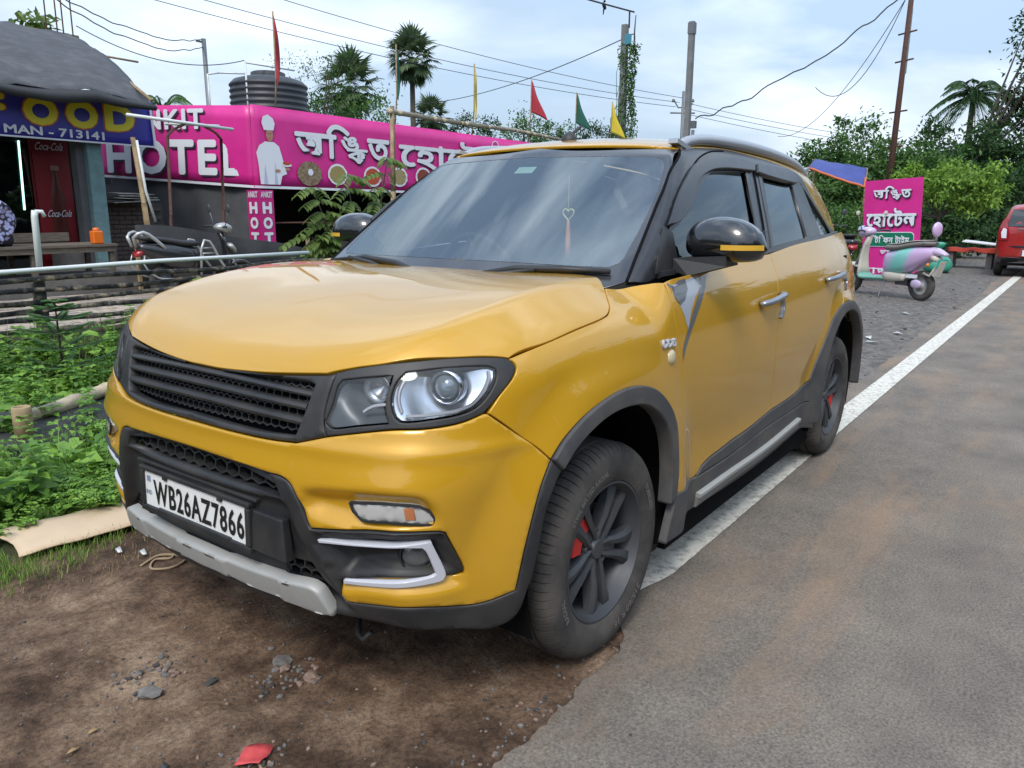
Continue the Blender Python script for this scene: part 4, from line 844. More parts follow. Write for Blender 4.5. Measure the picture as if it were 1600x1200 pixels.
def build_wheel(loc, left=True, spin=0., steer=0., parent=None, texts=True):
    ty, rim, sp, hub, nuts, disc, drum, arc = wheel_parts()
    root = bpy.data.objects.new('wheel', None); COL.objects.link(root); root.parent = parent
    # local z -> car +y (left) or -y
    Mx = Matrix(((1, 0, 0), (0, 0, 1), (0, -1, 0))) if left else Matrix(((1, 0, 0), (0, 0, -1), (0, 1, 0)))
    # rows: local x->x, local z->y
    Mx = Matrix(((1, 0, 0), (0, 0, 1 if left else -1), (0, -1 if left else 1, 0)))
    Mx = Mx.to_4x4()
    root.matrix_basis = Matrix.Translation(loc)@Matrix.Rotation(steer, 4, 'Z')@Mx@Matrix.Rotation(spin, 4, 'Z')
    o = ty.build('tyre', RUB, root, sharp=28)
    if texts and left:
        tm = MB()
        for s, a, r_, h in (('215/60 R 16', R(118), .262, .026), ('TUBELESS', R(205), .262, .018), ('STEEL BELTED RADIAL', R(300), .262, .016), ('RADIAL', R(20), .262, .018)):
            V, F = arc(s, a, r_, h); MB().add(V, F).build('sidewall_lettering', MATS.get('tyre_letters') or mat('tyre_letters', (.17, .155, .14), rough=.8), root, smooth=False)
        gr_ = MB()
    rim.build('rim', RIM, root, sharp=40); sp.build('spokes', RIM, root, sharp=30); hub.build('hub', RIM, root, sharp=30); nuts.build('wheel_nuts', BLK, root, smooth=False)
    drum.build('brake_shield', MATB, root); disc.build('brake_disc', mat('brake_steel', (.16, .155, .15), rough=.45, metal=.8) if 'brake_steel' not in MATS else MATS['brake_steel'], root, sharp=40)
    return root
FW = build_wheel((0, .757, .334), True, R(0), R(-.7), CAR)
build_wheel((-2.5, .757, .334), True, R(26), 0, CAR)
build_wheel((0, -.757, .334), False, R(10), R(-.7), CAR, False)
build_wheel((-2.5, -.757, .334), False, R(40), 0, CAR, False)
for sx, xx in ((1, 0.), (1, -2.5)):
    cal = MB()
    V = []
    for k in range(9):
        a = R(150)-R(6)+R(52)*(k/8-.5) if xx == 0 else R(205)+R(52)*(k/8-.5)
        a = math.pi-a if xx == 0 else a
        for r_, y in ((.095, .0), (.095, .045), (.150, .050), (.160, .03), (.160, 0.)):
            V.append((xx+r_*math.cos(a), .775+y-.0, .334+r_*math.sin(a)))
    cal.add(V, [(i*5+j, i*5+(j+1) % 5, (i+1)*5+(j+1) % 5, (i+1)*5+j) for i in range(8) for j in range(5)]+[(0, 1, 2, 3, 4), (44, 43, 42, 41, 40)])
    cal.build('brake_caliper', RED, CAR, sharp=40)
# ------------------------------------------------------------------ mirrors
def door_mirror(sg):
    c = Vector((-.66, .905*sg, 1.222)); mb = MB(); V = []; n = 28; m_ = 16
    for i in range(m_+1):
        u = -1+2*i/m_                                  # lengthwise (y), from inner to outer
        for k in range(n):
            t = 2*math.pi*k/n; ct, st = math.cos(t), math.sin(t)
            e = max(0, 1-abs(u)**(3.2 if u < 0 else 2.6))**.5
            zz = (st*.086 if st > 0 else st*.062)*e*(1 if u < .2 else 1-.0*u)
            zz += .010*(1-u*u)-.012*max(0, u)
            xx = (abs(ct)**.8*math.copysign(1, ct))*(.085 if ct > 0 else .045)*e
            V.append(c+Vector((xx-.03*max(0, u)**2+.02*u, u*.145*sg, zz)))
    F = [(i*n+k, i*n+(k+1) % n, (i+1)*n+(k+1) % n, (i+1)*n+k) for i in range(m_) for k in range(n)]
    if sg < 0: F = [f[::-1] for f in F]
    F = [f[::-1] for f in F]
    h = mb.add(V, F).build('mirror_housing', MATS.get('mirror_gloss') or mat('mirror_gloss', (.010, .011, .013), rough=.2, coat=1, coat_r=.03), CAR); h.data.update()
    # foot
    MB().add([(-.55, .77*sg, 1.135), (-.71, .77*sg, 1.135), (-.71, .77*sg, 1.178), (-.55, .77*sg, 1.178), (-.59, .94*sg, 1.155), (-.70, .94*sg, 1.155), (-.70, .94*sg, 1.19), (-.59, .94*sg, 1.19), (-.55, .825*sg, 1.122), (-.71, .825*sg, 1.122)],
             [(0, 1, 2, 3), (4, 7, 6, 5), (3, 2, 6, 7), (0, 3, 7, 4, 8), (1, 9, 5, 6, 2), (0, 8, 9, 1), (8, 4, 5, 9)]).build('mirror_foot', BLK, CAR, smooth=False)
    # yellow strip following the housing
    V = []
    for i in range(12):
        u = .12+.84*i/11; e = max(0, 1-abs(u)**2.6)**.5
        for dz in (-.0085, .0085):
            zc = .0; st = (zc+dz)/.062; ct = math.sqrt(max(0, 1-st*st)); x = ct**.8*.085*e
            V.append(c+Vector((x+.0025-.03*max(0, u)**2+.02*u, (u*.145+.003)*sg, zc+dz+.010*(1-u*u)*0-.004)))
    MB().add(V, [(i*2, i*2+1, i*2+3, i*2+2) for i in range(11)]).build('mirror_strip', mat('strip_yellow', (.62, .36, .04), rough=.35) if sg > 0 else MATS['strip_yellow'], CAR)
    MB().add([(-.708, (.905+y)*sg, 1.222+z) for y, z in ((-.115, -.045), (.115, -.045), (.12, .05), (-.11, .065))], [(0, 1, 2, 3)]).build('mirror_glass', CHR, CAR, smooth=False)
    # corner plate of the window
door_mirror(1); door_mirror(-1)
P, N = surf(f_up, 'glass', [-.40, -.60, -.60, -.46], [1.115, 1.13, 1.25, 1.22])
patch('mirror_sail', f_up, 'glass', np.array([(-.44, 1.13), (-.60, 1.14), (-.615, 1.262), (-.575, 1.285)]), BLK, CAR, step=.03, off=.006, depth=.01, rnd=.003, gap=0)
# ------------------------------------------------------------------ handles, guards, decals, badge, marker
for i_ in (0, 1):
    h = D['handles'][i_]; P, N = surf(f_low, 'side', h[:, 0], h[:, 1])
    for sg in (1, -1):
        a = Vector(P[0]*np.array([1, sg, 1])); b = Vector(P[1]*np.array([1, sg, 1])); n_ = Vector((N[0]+N[1])*np.array([1, sg, 1])).normalized()
        pts = [a+n_*.004, a.lerp(b, .12)+n_*.034, a.lerp(b, .5)+n_*.040, a.lerp(b, .85)+n_*.036, b+n_*.012]
        MB().tube([tuple(p) for p in catmull(np.array([tuple(p) for p in pts]), .02)], .0155, 12, flat=.8).build('door_handle', SILG, CAR)
    ribbon('edge_guard', f_low, 'side', D['guards'][i_], .008, .014, SILG, CAR, taper=lambda t: .5+.5*math.sin(math.pi*min(1, max(0, t*.9+.05))))
def decal(name, l, m): return patch(name, f_low, 'side', l, m, CAR, step=.02, off=.0012, depth=0, gap=0)
decal('door_stripe', loop(D['stripe2'], .012), STR1)
decal('door_stripe', np.array([(-.366, .745), (-.60, .752), (-.615, .70), (-.545, .66), (-.49, .60), (-.455, .52), (-.428, .60), (-.405, .66)]), STR2)
decal('door_stripe', np.array([(-.372, .7449), (-.50, .7490), (-.50, .70), (-.46, .655), (-.42, .635), (-.395, .665)])+np.array([0, 0]), STR1)[0].data.transform(Matrix.Translation((0, .001, 0)))
bd = D['badge'][0]; P, N = surf(f_low, 'side', bd[:, 0], bd[:, 1])
a = Vector(P[0]); b = Vector(P[1]); n_ = Vector(N[0]); dx = (b-a).normalized(); up = n_.cross(dx).normalized()
if up.z < 0: up = -up
ctr = (a+b)/2+n_*.004; MT = Matrix.Translation(ctr)@Matrix((dx, up, dx.cross(up))).transposed().to_4x4()
me = text_mesh('DDiS', 1, .12, 0, fit=(.085, .026), ofs=.03); o = link('badge', me, WHT, CAR, smooth=False); co = np.array([v.co[:] for v in me.vertices]); co[:, 2] *= .03; me.vertices.foreach_set('co', co.ravel()); o.matrix_basis = MT
mk = D['marker'][0][0]; P, N = surf(f_low, 'side', [mk[0]], [mk[1]])
for sg in (1, -1):
    n_ = Vector(N[0]*np.array([1, sg, 1])); Mq = Matrix.Translation(Vector(P[0]*np.array([1, sg, 1])))@n_.to_track_quat('Z', 'Y').to_matrix().to_4x4()
    MB().lathe([(0, .011), (.012, .010), (.021, .006), (.025, 0), (.026, -.004)], 24, Mq).build('side_marker', mat('marker_lens', (.50, .44, .28), rough=.25, coat=.7) if sg > 0 else MATS['marker_lens'], CAR)
# tow hook
MB().tube([(.60+.0, .42, .235), (.62, .44, .205), (.63, .47, .205), (.62, .49, .23)], .008, 8).build('tow_hook', BLK, CAR)
# ------------------------------------------------------------------ cabin
cab = MB()
cab.box((-.58, 0, .98), (.50, 1.36, .20), rot=(0, R(6), 0)).build('dashboard', INT, CAR, smooth=False)
MB().box((-1.6, 0, .52), (2.4, 1.5, .06)).build('cabin_floor', INT, CAR, smooth=False)
for sg in (1, -1):
    s = MB(); s.box((-1.25, .36*sg, .74), (.50, .48, .18)); s.box((-1.50, .36*sg, 1.05), (.13, .47, .58), rot=(0, R(-14), 0), taper=.85); s.box((-1.60, .36*sg, 1.40), (.08, .25, .15), rot=(0, R(-10), 0)); q_ = s.build('front_seat', SEAT, CAR, smooth=False)
    bv = q_.modifiers.new('bevel', 'BEVEL'); bv.width = .03; bv.segments = 3
s = MB(); s.box((-2.15, 0, .74), (.48, 1.25, .18)); s.box((-2.42, 0, 1.05), (.13, 1.22, .52), rot=(0, R(-14), 0)); q_ = s.build('rear_seat', SEAT, CAR, smooth=False); bv = q_.modifiers.new('bevel', 'BEVEL'); bv.width = .03; bv.segments = 3
Ms = Matrix.Translation((-.93, -.36, 1.06))@Euler((0, R(-62), 0)).to_matrix().to_4x4()
sw = MB(); pts = [(Ms@Vector((.185*math.cos(t), .185*math.sin(t), 0))) for t in np.linspace(0, 2*math.pi, 33)]; sw.tube([tuple(p) for p in pts], .014, 8)
for t in (R(0), R(150), R(210)): sw.tube([tuple(Ms@Vector((0, 0, -.02))), tuple(Ms@Vector((.185*math.cos(t), .185*math.sin(t), 0)))], .016, 6)
sw.tube([tuple(Ms@Vector((0, 0, -.01))), (-.62, -.36, .98)], .04, 8).build('steering_wheel', INT, CAR)
MB().box((-1.18, 0, 1.505), (.03, .24, .07), rot=(0, R(10), 0)).build('inside_mirror', INT, CAR, smooth=False)
# sticker on the screen, hanging charm
P, N = surf(f_up, 'screen', [.20, .10], [1.50, 1.50], -.012)
patch('screen_sticker', f_up, 'screen', np.array([(-.025, 1.478), (.065, 1.478), (.065, 1.506), (-.025, 1.506)]), mat('sticker_green', (.55, .85, .78), rough=.4), CAR, step=.03, off=-.004, depth=0, gap=0, mirror=False)
hx, hy = -.86, .15
ch = empty('hanging_charm', (0, 0, 0), parent=None)
tag(ch, 'small heart-shaped charm with an orange tassel hanging behind the yellow SUV windscreen', 'charm'); 
pts = []
for t in np.linspace(0, 2*math.pi, 30): pts.append((hx, hy+.0022*16*math.sin(t)**3*.75, 1.318+.0017*(13*math.cos(t)-5*math.cos(2*t)-2*math.cos(3*t)-math.cos(4*t))))
MB().tube(pts, .004, 6).build('heart', mat('charm_gold', (.85, .80, .35), rough=.3), ch)
MB().tube([(hx, hy, 1.48), (hx, hy, 1.335)], .0012, 4).build('string', MATS['charm_gold'], ch, smooth=False)
MB().lathe([(.0, 0), (.006, -.002), (.007, -.02), (.009, -.03), (.012, -.09), (.014, -.15), (0, -.15)], 12, Matrix.Translation((hx, hy, 1.292))).build('tassel', mat('tassel_orange', (.95, .38, .16), rough=.8), ch)
# ------------------------------------------------------------------ ground
def world_zone_mat():
    """bare dirt near the road, greener soil beyond, gravelly grey shoulder further along: driven by position on the ground"""
    m = bpy.data.materials.new('dirt'); m.use_nodes = True; t = m.node_tree; P = t.nodes['Principled BSDF']; N = t.nodes.new; K = t.links.new
    tc_ = N('ShaderNodeTexCoord'); sep = N('ShaderNodeSeparateXYZ'); K(tc_.outputs['Object'], sep.inputs[0])
    def noise(s, d=8, r=.6, v=None):
        n = N('ShaderNodeTexNoise'); n.inputs['Scale'].default_value = s; n.inputs['Detail'].default_value = d; n.inputs['Roughness'].default_value = r; K(tc_.outputs['Object'], n.inputs['Vector']); return n.outputs['Fac']
    def ramp(f, *st):
        r = N('ShaderNodeValToRGB'); r.color_ramp.elements[0].position = st[0][0]; r.color_ramp.elements[0].color = (*st[0][1], 1); r.color_ramp.elements[1].position = st[-1][0]; r.color_ramp.elements[1].color = (*st[-1][1], 1)
        for p, c in st[1:-1]: e = r.color_ramp.elements.new(p); e.color = (*c, 1)
        K(f, r.inputs['Fac']); return r.outputs[0]
    def mixc(f, a, b):
        x = N('ShaderNodeMix'); x.data_type = 'RGBA'; K(f, x.inputs['Factor']); K(a, x.inputs['A']); K(b, x.inputs['B']); return x.outputs['Result']
    def math_(op, a, b):
        x = N('ShaderNodeMath'); x.operation = op
        for i, q in enumerate((a, b)):
            if isinstance(q, (int, float)): x.inputs[i].default_value = q
            else: K(q, x.inputs[i])
        return x.outputs[0]
    def mr(v, a, b):
        r = N('ShaderNodeMapRange'); r.interpolation_type = 'SMOOTHSTEP'; r.inputs['From Min'].default_value = a; r.inputs['From Max'].default_value = b; K(v, r.inputs['Value']); return r.outputs[0]
    big = noise(1.6); mid = noise(9, 9, .65); fine = noise(70, 6, .7); fine2 = noise(210, 3, .7)
    dirt = ramp(math_('ADD', math_('MULTIPLY', big, .62), math_('MULTIPLY', mid, .38)), (.37, (.028, .017, .011)), (.45, (.080, .048, .030)), (.53, (.165, .106, .069)), (.64, (.32, .23, .155)))
    speck = ramp(fine, (.35, (.45, .45, .45)), (.5, (1, 1, 1)), (.70, (1.5, 1.45, 1.35)))
    mu = N('ShaderNodeMix'); mu.data_type = 'RGBA'; mu.blend_type = 'MULTIPLY'; mu.inputs['Factor'].default_value = .8; K(dirt, mu.inputs['A']); K(speck, mu.inputs['B'])
    gravel = ramp(math_('ADD', math_('MULTIPLY', fine, .5), math_('MULTIPLY', mid, .5)), (.34, (.04, .037, .034)), (.48, (.12, .11, .10)), (.58, (.21, .195, .175)), (.70, (.36, .33, .29)))
    soil = ramp(mid, (.35, (.022, .030, .012)), (.55, (.05, .06, .022)), (.7, (.10, .085, .045)))
    wob = math_('MULTIPLY', math_('SUBTRACT', noise(2.2, 7, .6), .5), 1.1)
    neg = lambda v: math_('MULTIPLY', v, -1.0)
    fx = mr(neg(math_('ADD', sep.outputs['X'], wob)), .8, 1.9)          # behind the front wheel the shoulder turns grey
    c = mixc(fx, mu.outputs['Result'], gravel)
    edge = math_('ADD', math_('ADD', sep.outputs['Y'], wob), math_('MULTIPLY', mr(neg(sep.outputs['X']), 6., 14.), 1.2))
    fy = mr(neg(edge), 1.05, 1.45)
    c = mixc(fy, c, soil)
    K(c, P.inputs['Base Color']); P.inputs['Roughness'].default_value = .92; P.inputs['Specular IOR Level'].default_value = .25
    b = N('ShaderNodeBump'); b.inputs['Strength'].default_value = .9; b.inputs['Distance'].default_value = .012
    K(math_('ADD', math_('ADD', math_('MULTIPLY', mid, 1.6), math_('MULTIPLY', fine, .8)), math_('MULTIPLY', fine2, .25)), b.inputs['Height']); K(b.outputs[0], P.inputs['Normal'])
    return m
DIRT = world_zone_mat()
from mathutils import noise as mnoise
def hgt(x, y):
    """height of the ground: flat under the car and road, small lumps on the verge, a shallow ditch beyond"""
    d = max(0, min(1, (-1.75-y)/1.3)); d2 = max(0, min(1, (y+6.3)/1.0)); s = lambda v: v*v*(3-2*v)
    ditch = -.28*s(d)*s(d2)*s(max(0, min(1, (x+9)/3)))
    lump = (mnoise.fractal(Vector((x*2.1, y*2.1, 0)), 1, 2, 4)*.016+mnoise.fractal(Vector((x*9, y*9, 3)), 1, 2, 3)*.005)
    damp = 1 if y < .35 else max(0, 1-(y-.35)/.35)
    dd = max(abs(x)-.28, 0)+max(abs(y-.76)-.22, 0); damp *= min(1, dd/.25)
    return ditch+lump*damp-(.002 if damp < .01 else 0)
def grid_ground():
    def axis(segs):
        out = []
        for a, b, st in segs: out += list(np.arange(a, b, st))
        return np.array(out+[segs[-1][1]])
    xs = axis([(-300, -60, 30), (-60, -16, 4), (-16, -6, .5), (-6, -1.6, .12), (-1.6, 2.0, .03), (2, 6, .5), (6, 30, 6), (30, 300, 45)])
    ys = axis([(-300, -40, 26), (-40, -12, 4), (-12, -6.4, .5), (-6.4, -1.6, .12), (-1.6, 1.1, .03), (1.1, 3, .4), (3, 12, 3), (12, 300, 36)])
    V = [(x, y, hgt(x, y) if (-16 < x < 6 and -12 < y < 1.2) else (0 if y < .7 else -.002)) for x in xs for y in ys]; n = len(ys)
    F = [(i*n+j, (i+1)*n+j, (i+1)*n+j+1, i*n+j+1) for i in range(len(xs)-1) for j in range(n-1)]
    o = mesh('ground', V, F, DIRT); o['kind'] = 'structure'; return o
grid_ground()
# asphalt sheet with a ragged near edge, white edge line
def asphalt():
    m = bpy.data.materials.new('asphalt'); m.use_nodes = True; t = m.node_tree; P = t.nodes['Principled BSDF']; N = t.nodes.new; K = t.links.new
    tc_ = N('ShaderNodeTexCoord')
    def noise(s, d=8, r=.6, sc=None):
        n = N('ShaderNodeTexNoise'); n.inputs['Scale'].default_value = s; n.inputs['Detail'].default_value = d; n.inputs['Roughness'].default_value = r
        if sc:
            mp_ = N('ShaderNodeMapping'); mp_.inputs['Scale'].default_value = sc; K(tc_.outputs['Object'], mp_.inputs['Vector']); K(mp_.outputs[0], n.inputs['Vector'])
        else: K(tc_.outputs['Object'], n.inputs['Vector'])
        return n.outputs['Fac']
    v = N('ShaderNodeTexVoronoi'); v.inputs['Scale'].default_value = 115; K(tc_.outputs['Object'], v.inputs['Vector'])
    r = N('ShaderNodeValToRGB'); r.color_ramp.elements[0].position = .28; r.color_ramp.elements[0].color = (.085, .075, .064, 1); r.color_ramp.elements[1].position = .72; r.color_ramp.elements[1].color = (.255, .225, .19, 1); K(noise(120, 3, .7), r.inputs['Fac'])
    r2 = N('ShaderNodeValToRGB'); r2.color_ramp.elements[0].position = .3; r2.color_ramp.elements[0].color = (.75, .75, .76, 1); r2.color_ramp.elements[1].position = .7; r2.color_ramp.elements[1].color = (1.25, 1.22, 1.18, 1); K(noise(2.5, 8, .6), r2.inputs['Fac'])
    mu = N('ShaderNodeMix'); mu.data_type = 'RGBA'; mu.blend_type = 'MULTIPLY'; mu.inputs['Factor'].default_value = 1; K(r.outputs[0], mu.inputs['A']); K(r2.outputs[0], mu.inputs['B'])
    # tan dust trails
    mpd = N('ShaderNodeMapping'); mpd.inputs['Rotation'].default_value = (0, 0, R(-38)); mpd.inputs['Scale'].default_value = (.55, 2.4, 1); K(tc_.outputs['Object'], mpd.inputs['Vector'])
    nd = N('ShaderNodeTexNoise'); nd.inputs['Scale'].default_value = 1.1; nd.inputs['Detail'].default_value = 9; nd.inputs['Roughness'].default_value = .68; nd.inputs['Distortion'].default_value = .5; K(mpd.outputs[0], nd.inputs['Vector'])
    rd = N('ShaderNodeMapRange'); rd.inputs['From Min'].default_value = .50; rd.inputs['From Max'].default_value = .66; rd.inputs['To Max'].default_value = .55; K(nd.outputs['Fac'], rd.inputs['Value'])
    x = N('ShaderNodeMix'); x.data_type = 'RGBA'; x.inputs['B'].default_value = (.30, .20, .125, 1); K(rd.outputs[0], x.inputs['Factor']); K(mu.outputs['Result'], x.inputs['A'])
    sp_ = N('ShaderNodeSeparateXYZ'); K(tc_.outputs['Object'], sp_.inputs[0]); ma = N('ShaderNodeMath'); ma.operation = 'MULTIPLY_ADD'; ma.inputs[1].default_value = -1.0; K(noise(7, 9, .7), ma.inputs[0]); K(sp_.outputs['Y'], ma.inputs[2])
    me_ = N('ShaderNodeMapRange'); me_.interpolation_type = 'SMOOTHSTEP'; me_.inputs['From Min'].default_value = -.02; me_.inputs['From Max'].default_value = .62; me_.inputs['To Min'].default_value = .95; me_.inputs['To Max'].default_value = 0; K(ma.outputs[0], me_.inputs['Value'])
    mxx = N('ShaderNodeMapRange'); mxx.inputs['From Min'].default_value = -.9; mxx.inputs['From Max'].default_value = .2; K(sp_.outputs['X'], mxx.inputs['Value']); mf = N('ShaderNodeMath'); mf.operation = 'MULTIPLY'; K(me_.outputs[0], mf.inputs[0]); K(mxx.outputs[0], mf.inputs[1])
    y_ = N('ShaderNodeMix'); y_.data_type = 'RGBA'; y_.inputs['B'].default_value = (.125, .085, .058, 1); K(mf.outputs[0], y_.inputs['Factor']); K(x.outputs['Result'], y_.inputs['A'])
    K(y_.outputs['Result'], P.inputs['Base Color']); P.inputs['Roughness'].default_value = .88; P.inputs['Specular IOR Level'].default_value = .3
    b = N('ShaderNodeBump'); b.inputs['Strength'].default_value = .75; b.inputs['Distance'].default_value = .006; K(noise(130, 3, .6), b.inputs['Height']); K(b.outputs[0], P.inputs['Normal'])
    return m
ASPH = asphalt()
def ragged(x): return mnoise.fractal(Vector((x*1.7, 4, 0)), 1, 2, 6)
def road_sheet():
    xs = list(np.arange(-1.5, 6, .02)); xs = list(np.arange(-300, -20, 20))+list(np.arange(-20, -1.5, .08))+xs+[30, 300]
    V = []; F = []
    for x in xs:
        base = .50+.05*math.sin(x*.9) if x < -.6 else (.50+(.40)*sst(-.6, .05, x))
        base = float(base)+ (.055*ragged(x)+.02*ragged(x*5)+.012*ragged(x*17) if x > -20 else 0)
        V += [(x, base, .004), (x, 1.3, .005), (x, 4.2, .03), (x, 7.8, .005)]
    n = len(xs); F = [(i*4+j, i*4+4+j, i*4+5+j, i*4+1+j) for i in range(n-1) for j in range(3)]
    F = [tuple(q) for q in F]
    o = mesh('road', V, F, ASPH); o['kind'] = 'structure'; return o
road_sheet()
PAINT = mat('line_paint', (.66, .63, .55), rough=.7, var=.12, vscale=18, dirt=(.10, .095, .085), dscale=34, dlo=.48, dhi=.66, dfac=.62, bump=.3, bscale=200)
def line_sheet():
    xs = list(np.arange(-.36, -18, -.03))+[-22, -30, -45, -70, -120, -250]
    V = []
    for i, x in enumerate(xs):
        e = .004*ragged(x*30+5); w0 = .66+e; w1 = .808+.004*ragged(x*30)
        k = sst(-.36, -.62, x); jag = .03*abs(ragged(x*40)); V += [(x, .745+(w0-.745)*min(1, k+jag) if x > -.9 else w0, .0095), (x, .765+(w1-.765)*min(1, k+jag*2) if x > -.9 else w1, .0095)]
    F = [(2*i, 2*i+1, 2*i+3, 2*i+2) for i in range(len(xs)-1)]
    o = mesh('road_edge_line', V, F, PAINT); o['kind'] = 'structure'; return o
line_sheet()
# ------------------------------------------------------------------ stones and litter on the dirt
STN = [mat('stone_grey', (.16, .15, .14), rough=.85, var=.3, vscale=30, bump=.4, bscale=80), mat('stone_pink', (.24, .165, .13), rough=.85, var=.3, vscale=30, bump=.4, bscale=80), mat('stone_dark', (.05, .048, .045), rough=.8, var=.3, vscale=30)]
def rock(mb, c, r, seed, flat=.6, mi=0):
    rnd = random.Random(seed); bm = bmesh.new(); bmesh.ops.create_icosphere(bm, subdivisions=2 if r > .02 else 1, radius=1)
    o = Vector((rnd.random()*9, rnd.random()*9, rnd.random()*9)); ax = [1+rnd.uniform(-.3, .3) for _ in range(3)]; M = Euler((0, 0, rnd.random()*6)).to_matrix()
    V = []
    for v in bm.verts:
        k = 1+.45*mnoise.noise(v.co*1.3+o)+.15*mnoise.noise(v.co*3+o); p = M@Vector((v.co.x*ax[0]*k*r, v.co.y*ax[1]*k*r, v.co.z*flat*k*r)); V.append(p+Vector(c))
    mb.add(V, [tuple(v.index for v in f.verts) for f in bm.faces], mi); bm.free()
def gz_(x, y): return hgt(x, y)
big = [(.96, -.05, .030, 0, 'grey angular stone, largest on the dirt near the lower left of the yellow SUV'), (.63, .10, .026, 0, 'grey stone at the top of the pebble cluster under the number plate'), (.645, .14, .020, 1, 'pale pebble second in the cluster in front of the skid plate'),
       (.625, .235, .022, 1, 'pinkish round stone right of the pebble cluster in front of the bumper'), (.985, .47, .021, 0, 'pale grey stone beside the red paper on the dirt'), (.93, .56, .016, 0, 'small pale stone nearest the asphalt edge in front of the wheel'), (.82, .03, .018, 2, 'dark stone with a white chip left of the pebble cluster'), (1.10, .26, .017, 2, 'dark broken stone between the grey stone and the red paper')]
for i, (x, y, r, mi, lab) in enumerate(big):
    mb = MB(); rock(mb, (0, 0, 0), r, i+40, .55); o = mb.build('stone', STN[mi], None, smooth=False, loc=(x, y, gz_(x, y)+r*.22)); tag(o, lab, 'stone', 'stones on the dirt verge')
mb = MB(); rr = random.Random(5)
for cx, cy, n, sp, rm in ((.905, -.16, 60, .055, .009), (.64, .17, 45, .07, .008), (.97, .44, 35, .06, .008), (.5, -.2, 20, .4, .006), (.9, .2, 520, .6, .0042), (.3, 1.0, 0, .1, .005), (-.2, .6, 60, .2, .006), (1.0, .7, 60, .25, .005), (.45, .93, 150, .16, .006), (.05, .93, 90, .10, .005), (.9, .95, 120, .18, .006)):
    for _ in range(n):
        x, y = rr.gauss(cx, sp), rr.gauss(cy, sp*.8); r = rm*rr.uniform(.4, 1.3); rock(mb, (x, y, (gz_(x, y) if y < 1.1 else .004)+r*.3), r, rr.random()*1e4, .7, rr.choice((0, 0, 1, 2)))
for _ in range(900):
    x = rr.uniform(-14, -2.6); y = rr.uniform(-2.6, .62); r = rr.uniform(.006, .020); rock(mb, (x, y, r*.2), r, rr.random()*1e4, .6, rr.choice((0, 0, 1, 2)))
o = mb.build('gravel', STN, None, smooth=False); o['kind'] = 'stuff'; tag(o, 'loose gravel and pebbles on the dirt verge')
# red paper, twine, cardboard, white scraps
PAP = mat('red_paper', (.55, .07, .07), rough=.6, var=.12, vscale=20); V = []
for i in range(5):
    for j in range(4): V.append((.020*(i-2), .022*(j-1.5), .010*math.sin(i*1.3+j)*.6+.006))
o = MB().add(V, [(i*4+j, (i+1)*4+j, (i+1)*4+j+1, i*4+j+1) for i in range(4) for j in range(3)]).build('paper_scrap', PAP, None, loc=(.945, .405, gz_(.945, .405)+.008), rot=(R(3), R(-6), R(28))); o.modifiers.new('thickness', 'SOLIDIFY').thickness = .0012
tag(o, 'crumpled red paper scrap lying on the brown dirt at the bottom of the picture', 'paper')
TW = mat('twine', (.33, .24, .15), rough=.9)
def twine(pts, lab, r=.003):
    p = catmull(np.array([(x, y, gz_(x, y)+.006) for x, y in pts]), .01); o = MB().tube([tuple(q) for q in p], r, 5).build('twine', TW); tag(o, lab, 'twine', 'twine on the dirt')
twine([(.95, .43), (.96, .47), (.93, .52), (.99, .535), (1.0, .56)], 'tan plastic twine beside the red paper scrap', .004)
twine([(.40, -.88), (.46, -.80), (.50, -.84), (.55, -.78), (.50, -.72), (.42, -.76), (.47, -.86), (.56, -.84)], 'coiled pale twine on the dirt below the far end of the skid plate', .005)
for x, y, lab in ((.55, -1.02, 'white plastic scrap on the grass edge left of the coiled twine'), (.50, -.93, 'small white chip on the dirt nearest the coiled twine')):
    o = MB().add([(-.028, -.01, 0), (.03, -.006, .006), (.028, .010, .004), (-.026, .008, .008)], [(0, 1, 2, 3)]).build('plastic_scrap', mat('scrap_white', (.6, .6, .58), rough=.6) if 'scrap_white' not in MATS else MATS['scrap_white'], None, loc=(x, y, gz_(x, y)+.012), rot=(0, 0, R(70))); o.modifiers.new('thickness', 'SOLIDIFY').thickness = .002
    tag(o, lab, 'scrap', 'pale scraps of litter')
for x, y, lab in ((-4.55, .38, 'white scrap on the gravel nearest the rear wheel'), (-6.9, .12, 'white plastic scrap on the gravel beside the road line'), (-6.6, .22, 'crumpled white wrapper in the row of scraps near the line'), (-7.4, .30, 'white chip farthest back in the row of scraps near the line'), (-9.3, .05, 'pale scrap on the gravel before the pastel scooter')):
    o = MB().add([(-.06, -.03, 0), (.05, -.02, .02), (.06, .03, .012), (-.05, .03, .02)], [(0, 1, 2, 3)]).build('plastic_scrap', MATS['scrap_white'], None, loc=(x, y, .012), rot=(0, 0, x*5)); o.modifiers.new('thickness', 'SOLIDIFY').thickness = .004; tag(o, lab, 'scrap', 'pale scraps of litter')
LFM = mat('dry_leaf', (.34, .22, .10), rough=.8)
for x, y, lab in ((1.13, -.02, 'small dry yellowish leaf on the dirt near the bottom left'), (1.20, .02, 'tiny dry leaf at the very bottom left of the dirt')):
    o = MB().add([(-.016, 0, 0), (0, .008, .006), (.018, 0, .002), (0, -.009, .005), (0, 0, .001)], [(0, 4, 1), (1, 4, 2), (2, 4, 3), (3, 4, 0)]).build('dry_leaf', LFM, None, loc=(x, y, gz_(x, y)+.006)); o.modifiers.new('thickness', 'SOLIDIFY').thickness = .0008; tag(o, lab, 'leaf', 'dry leaves on the dirt')
CARD = mat('cardboard', (.56, .42, .28), rough=.75, var=.06, vscale=5, dirt=(.35, .24, .15), dscale=7, dlo=.55, dhi=.8, dfac=.4)
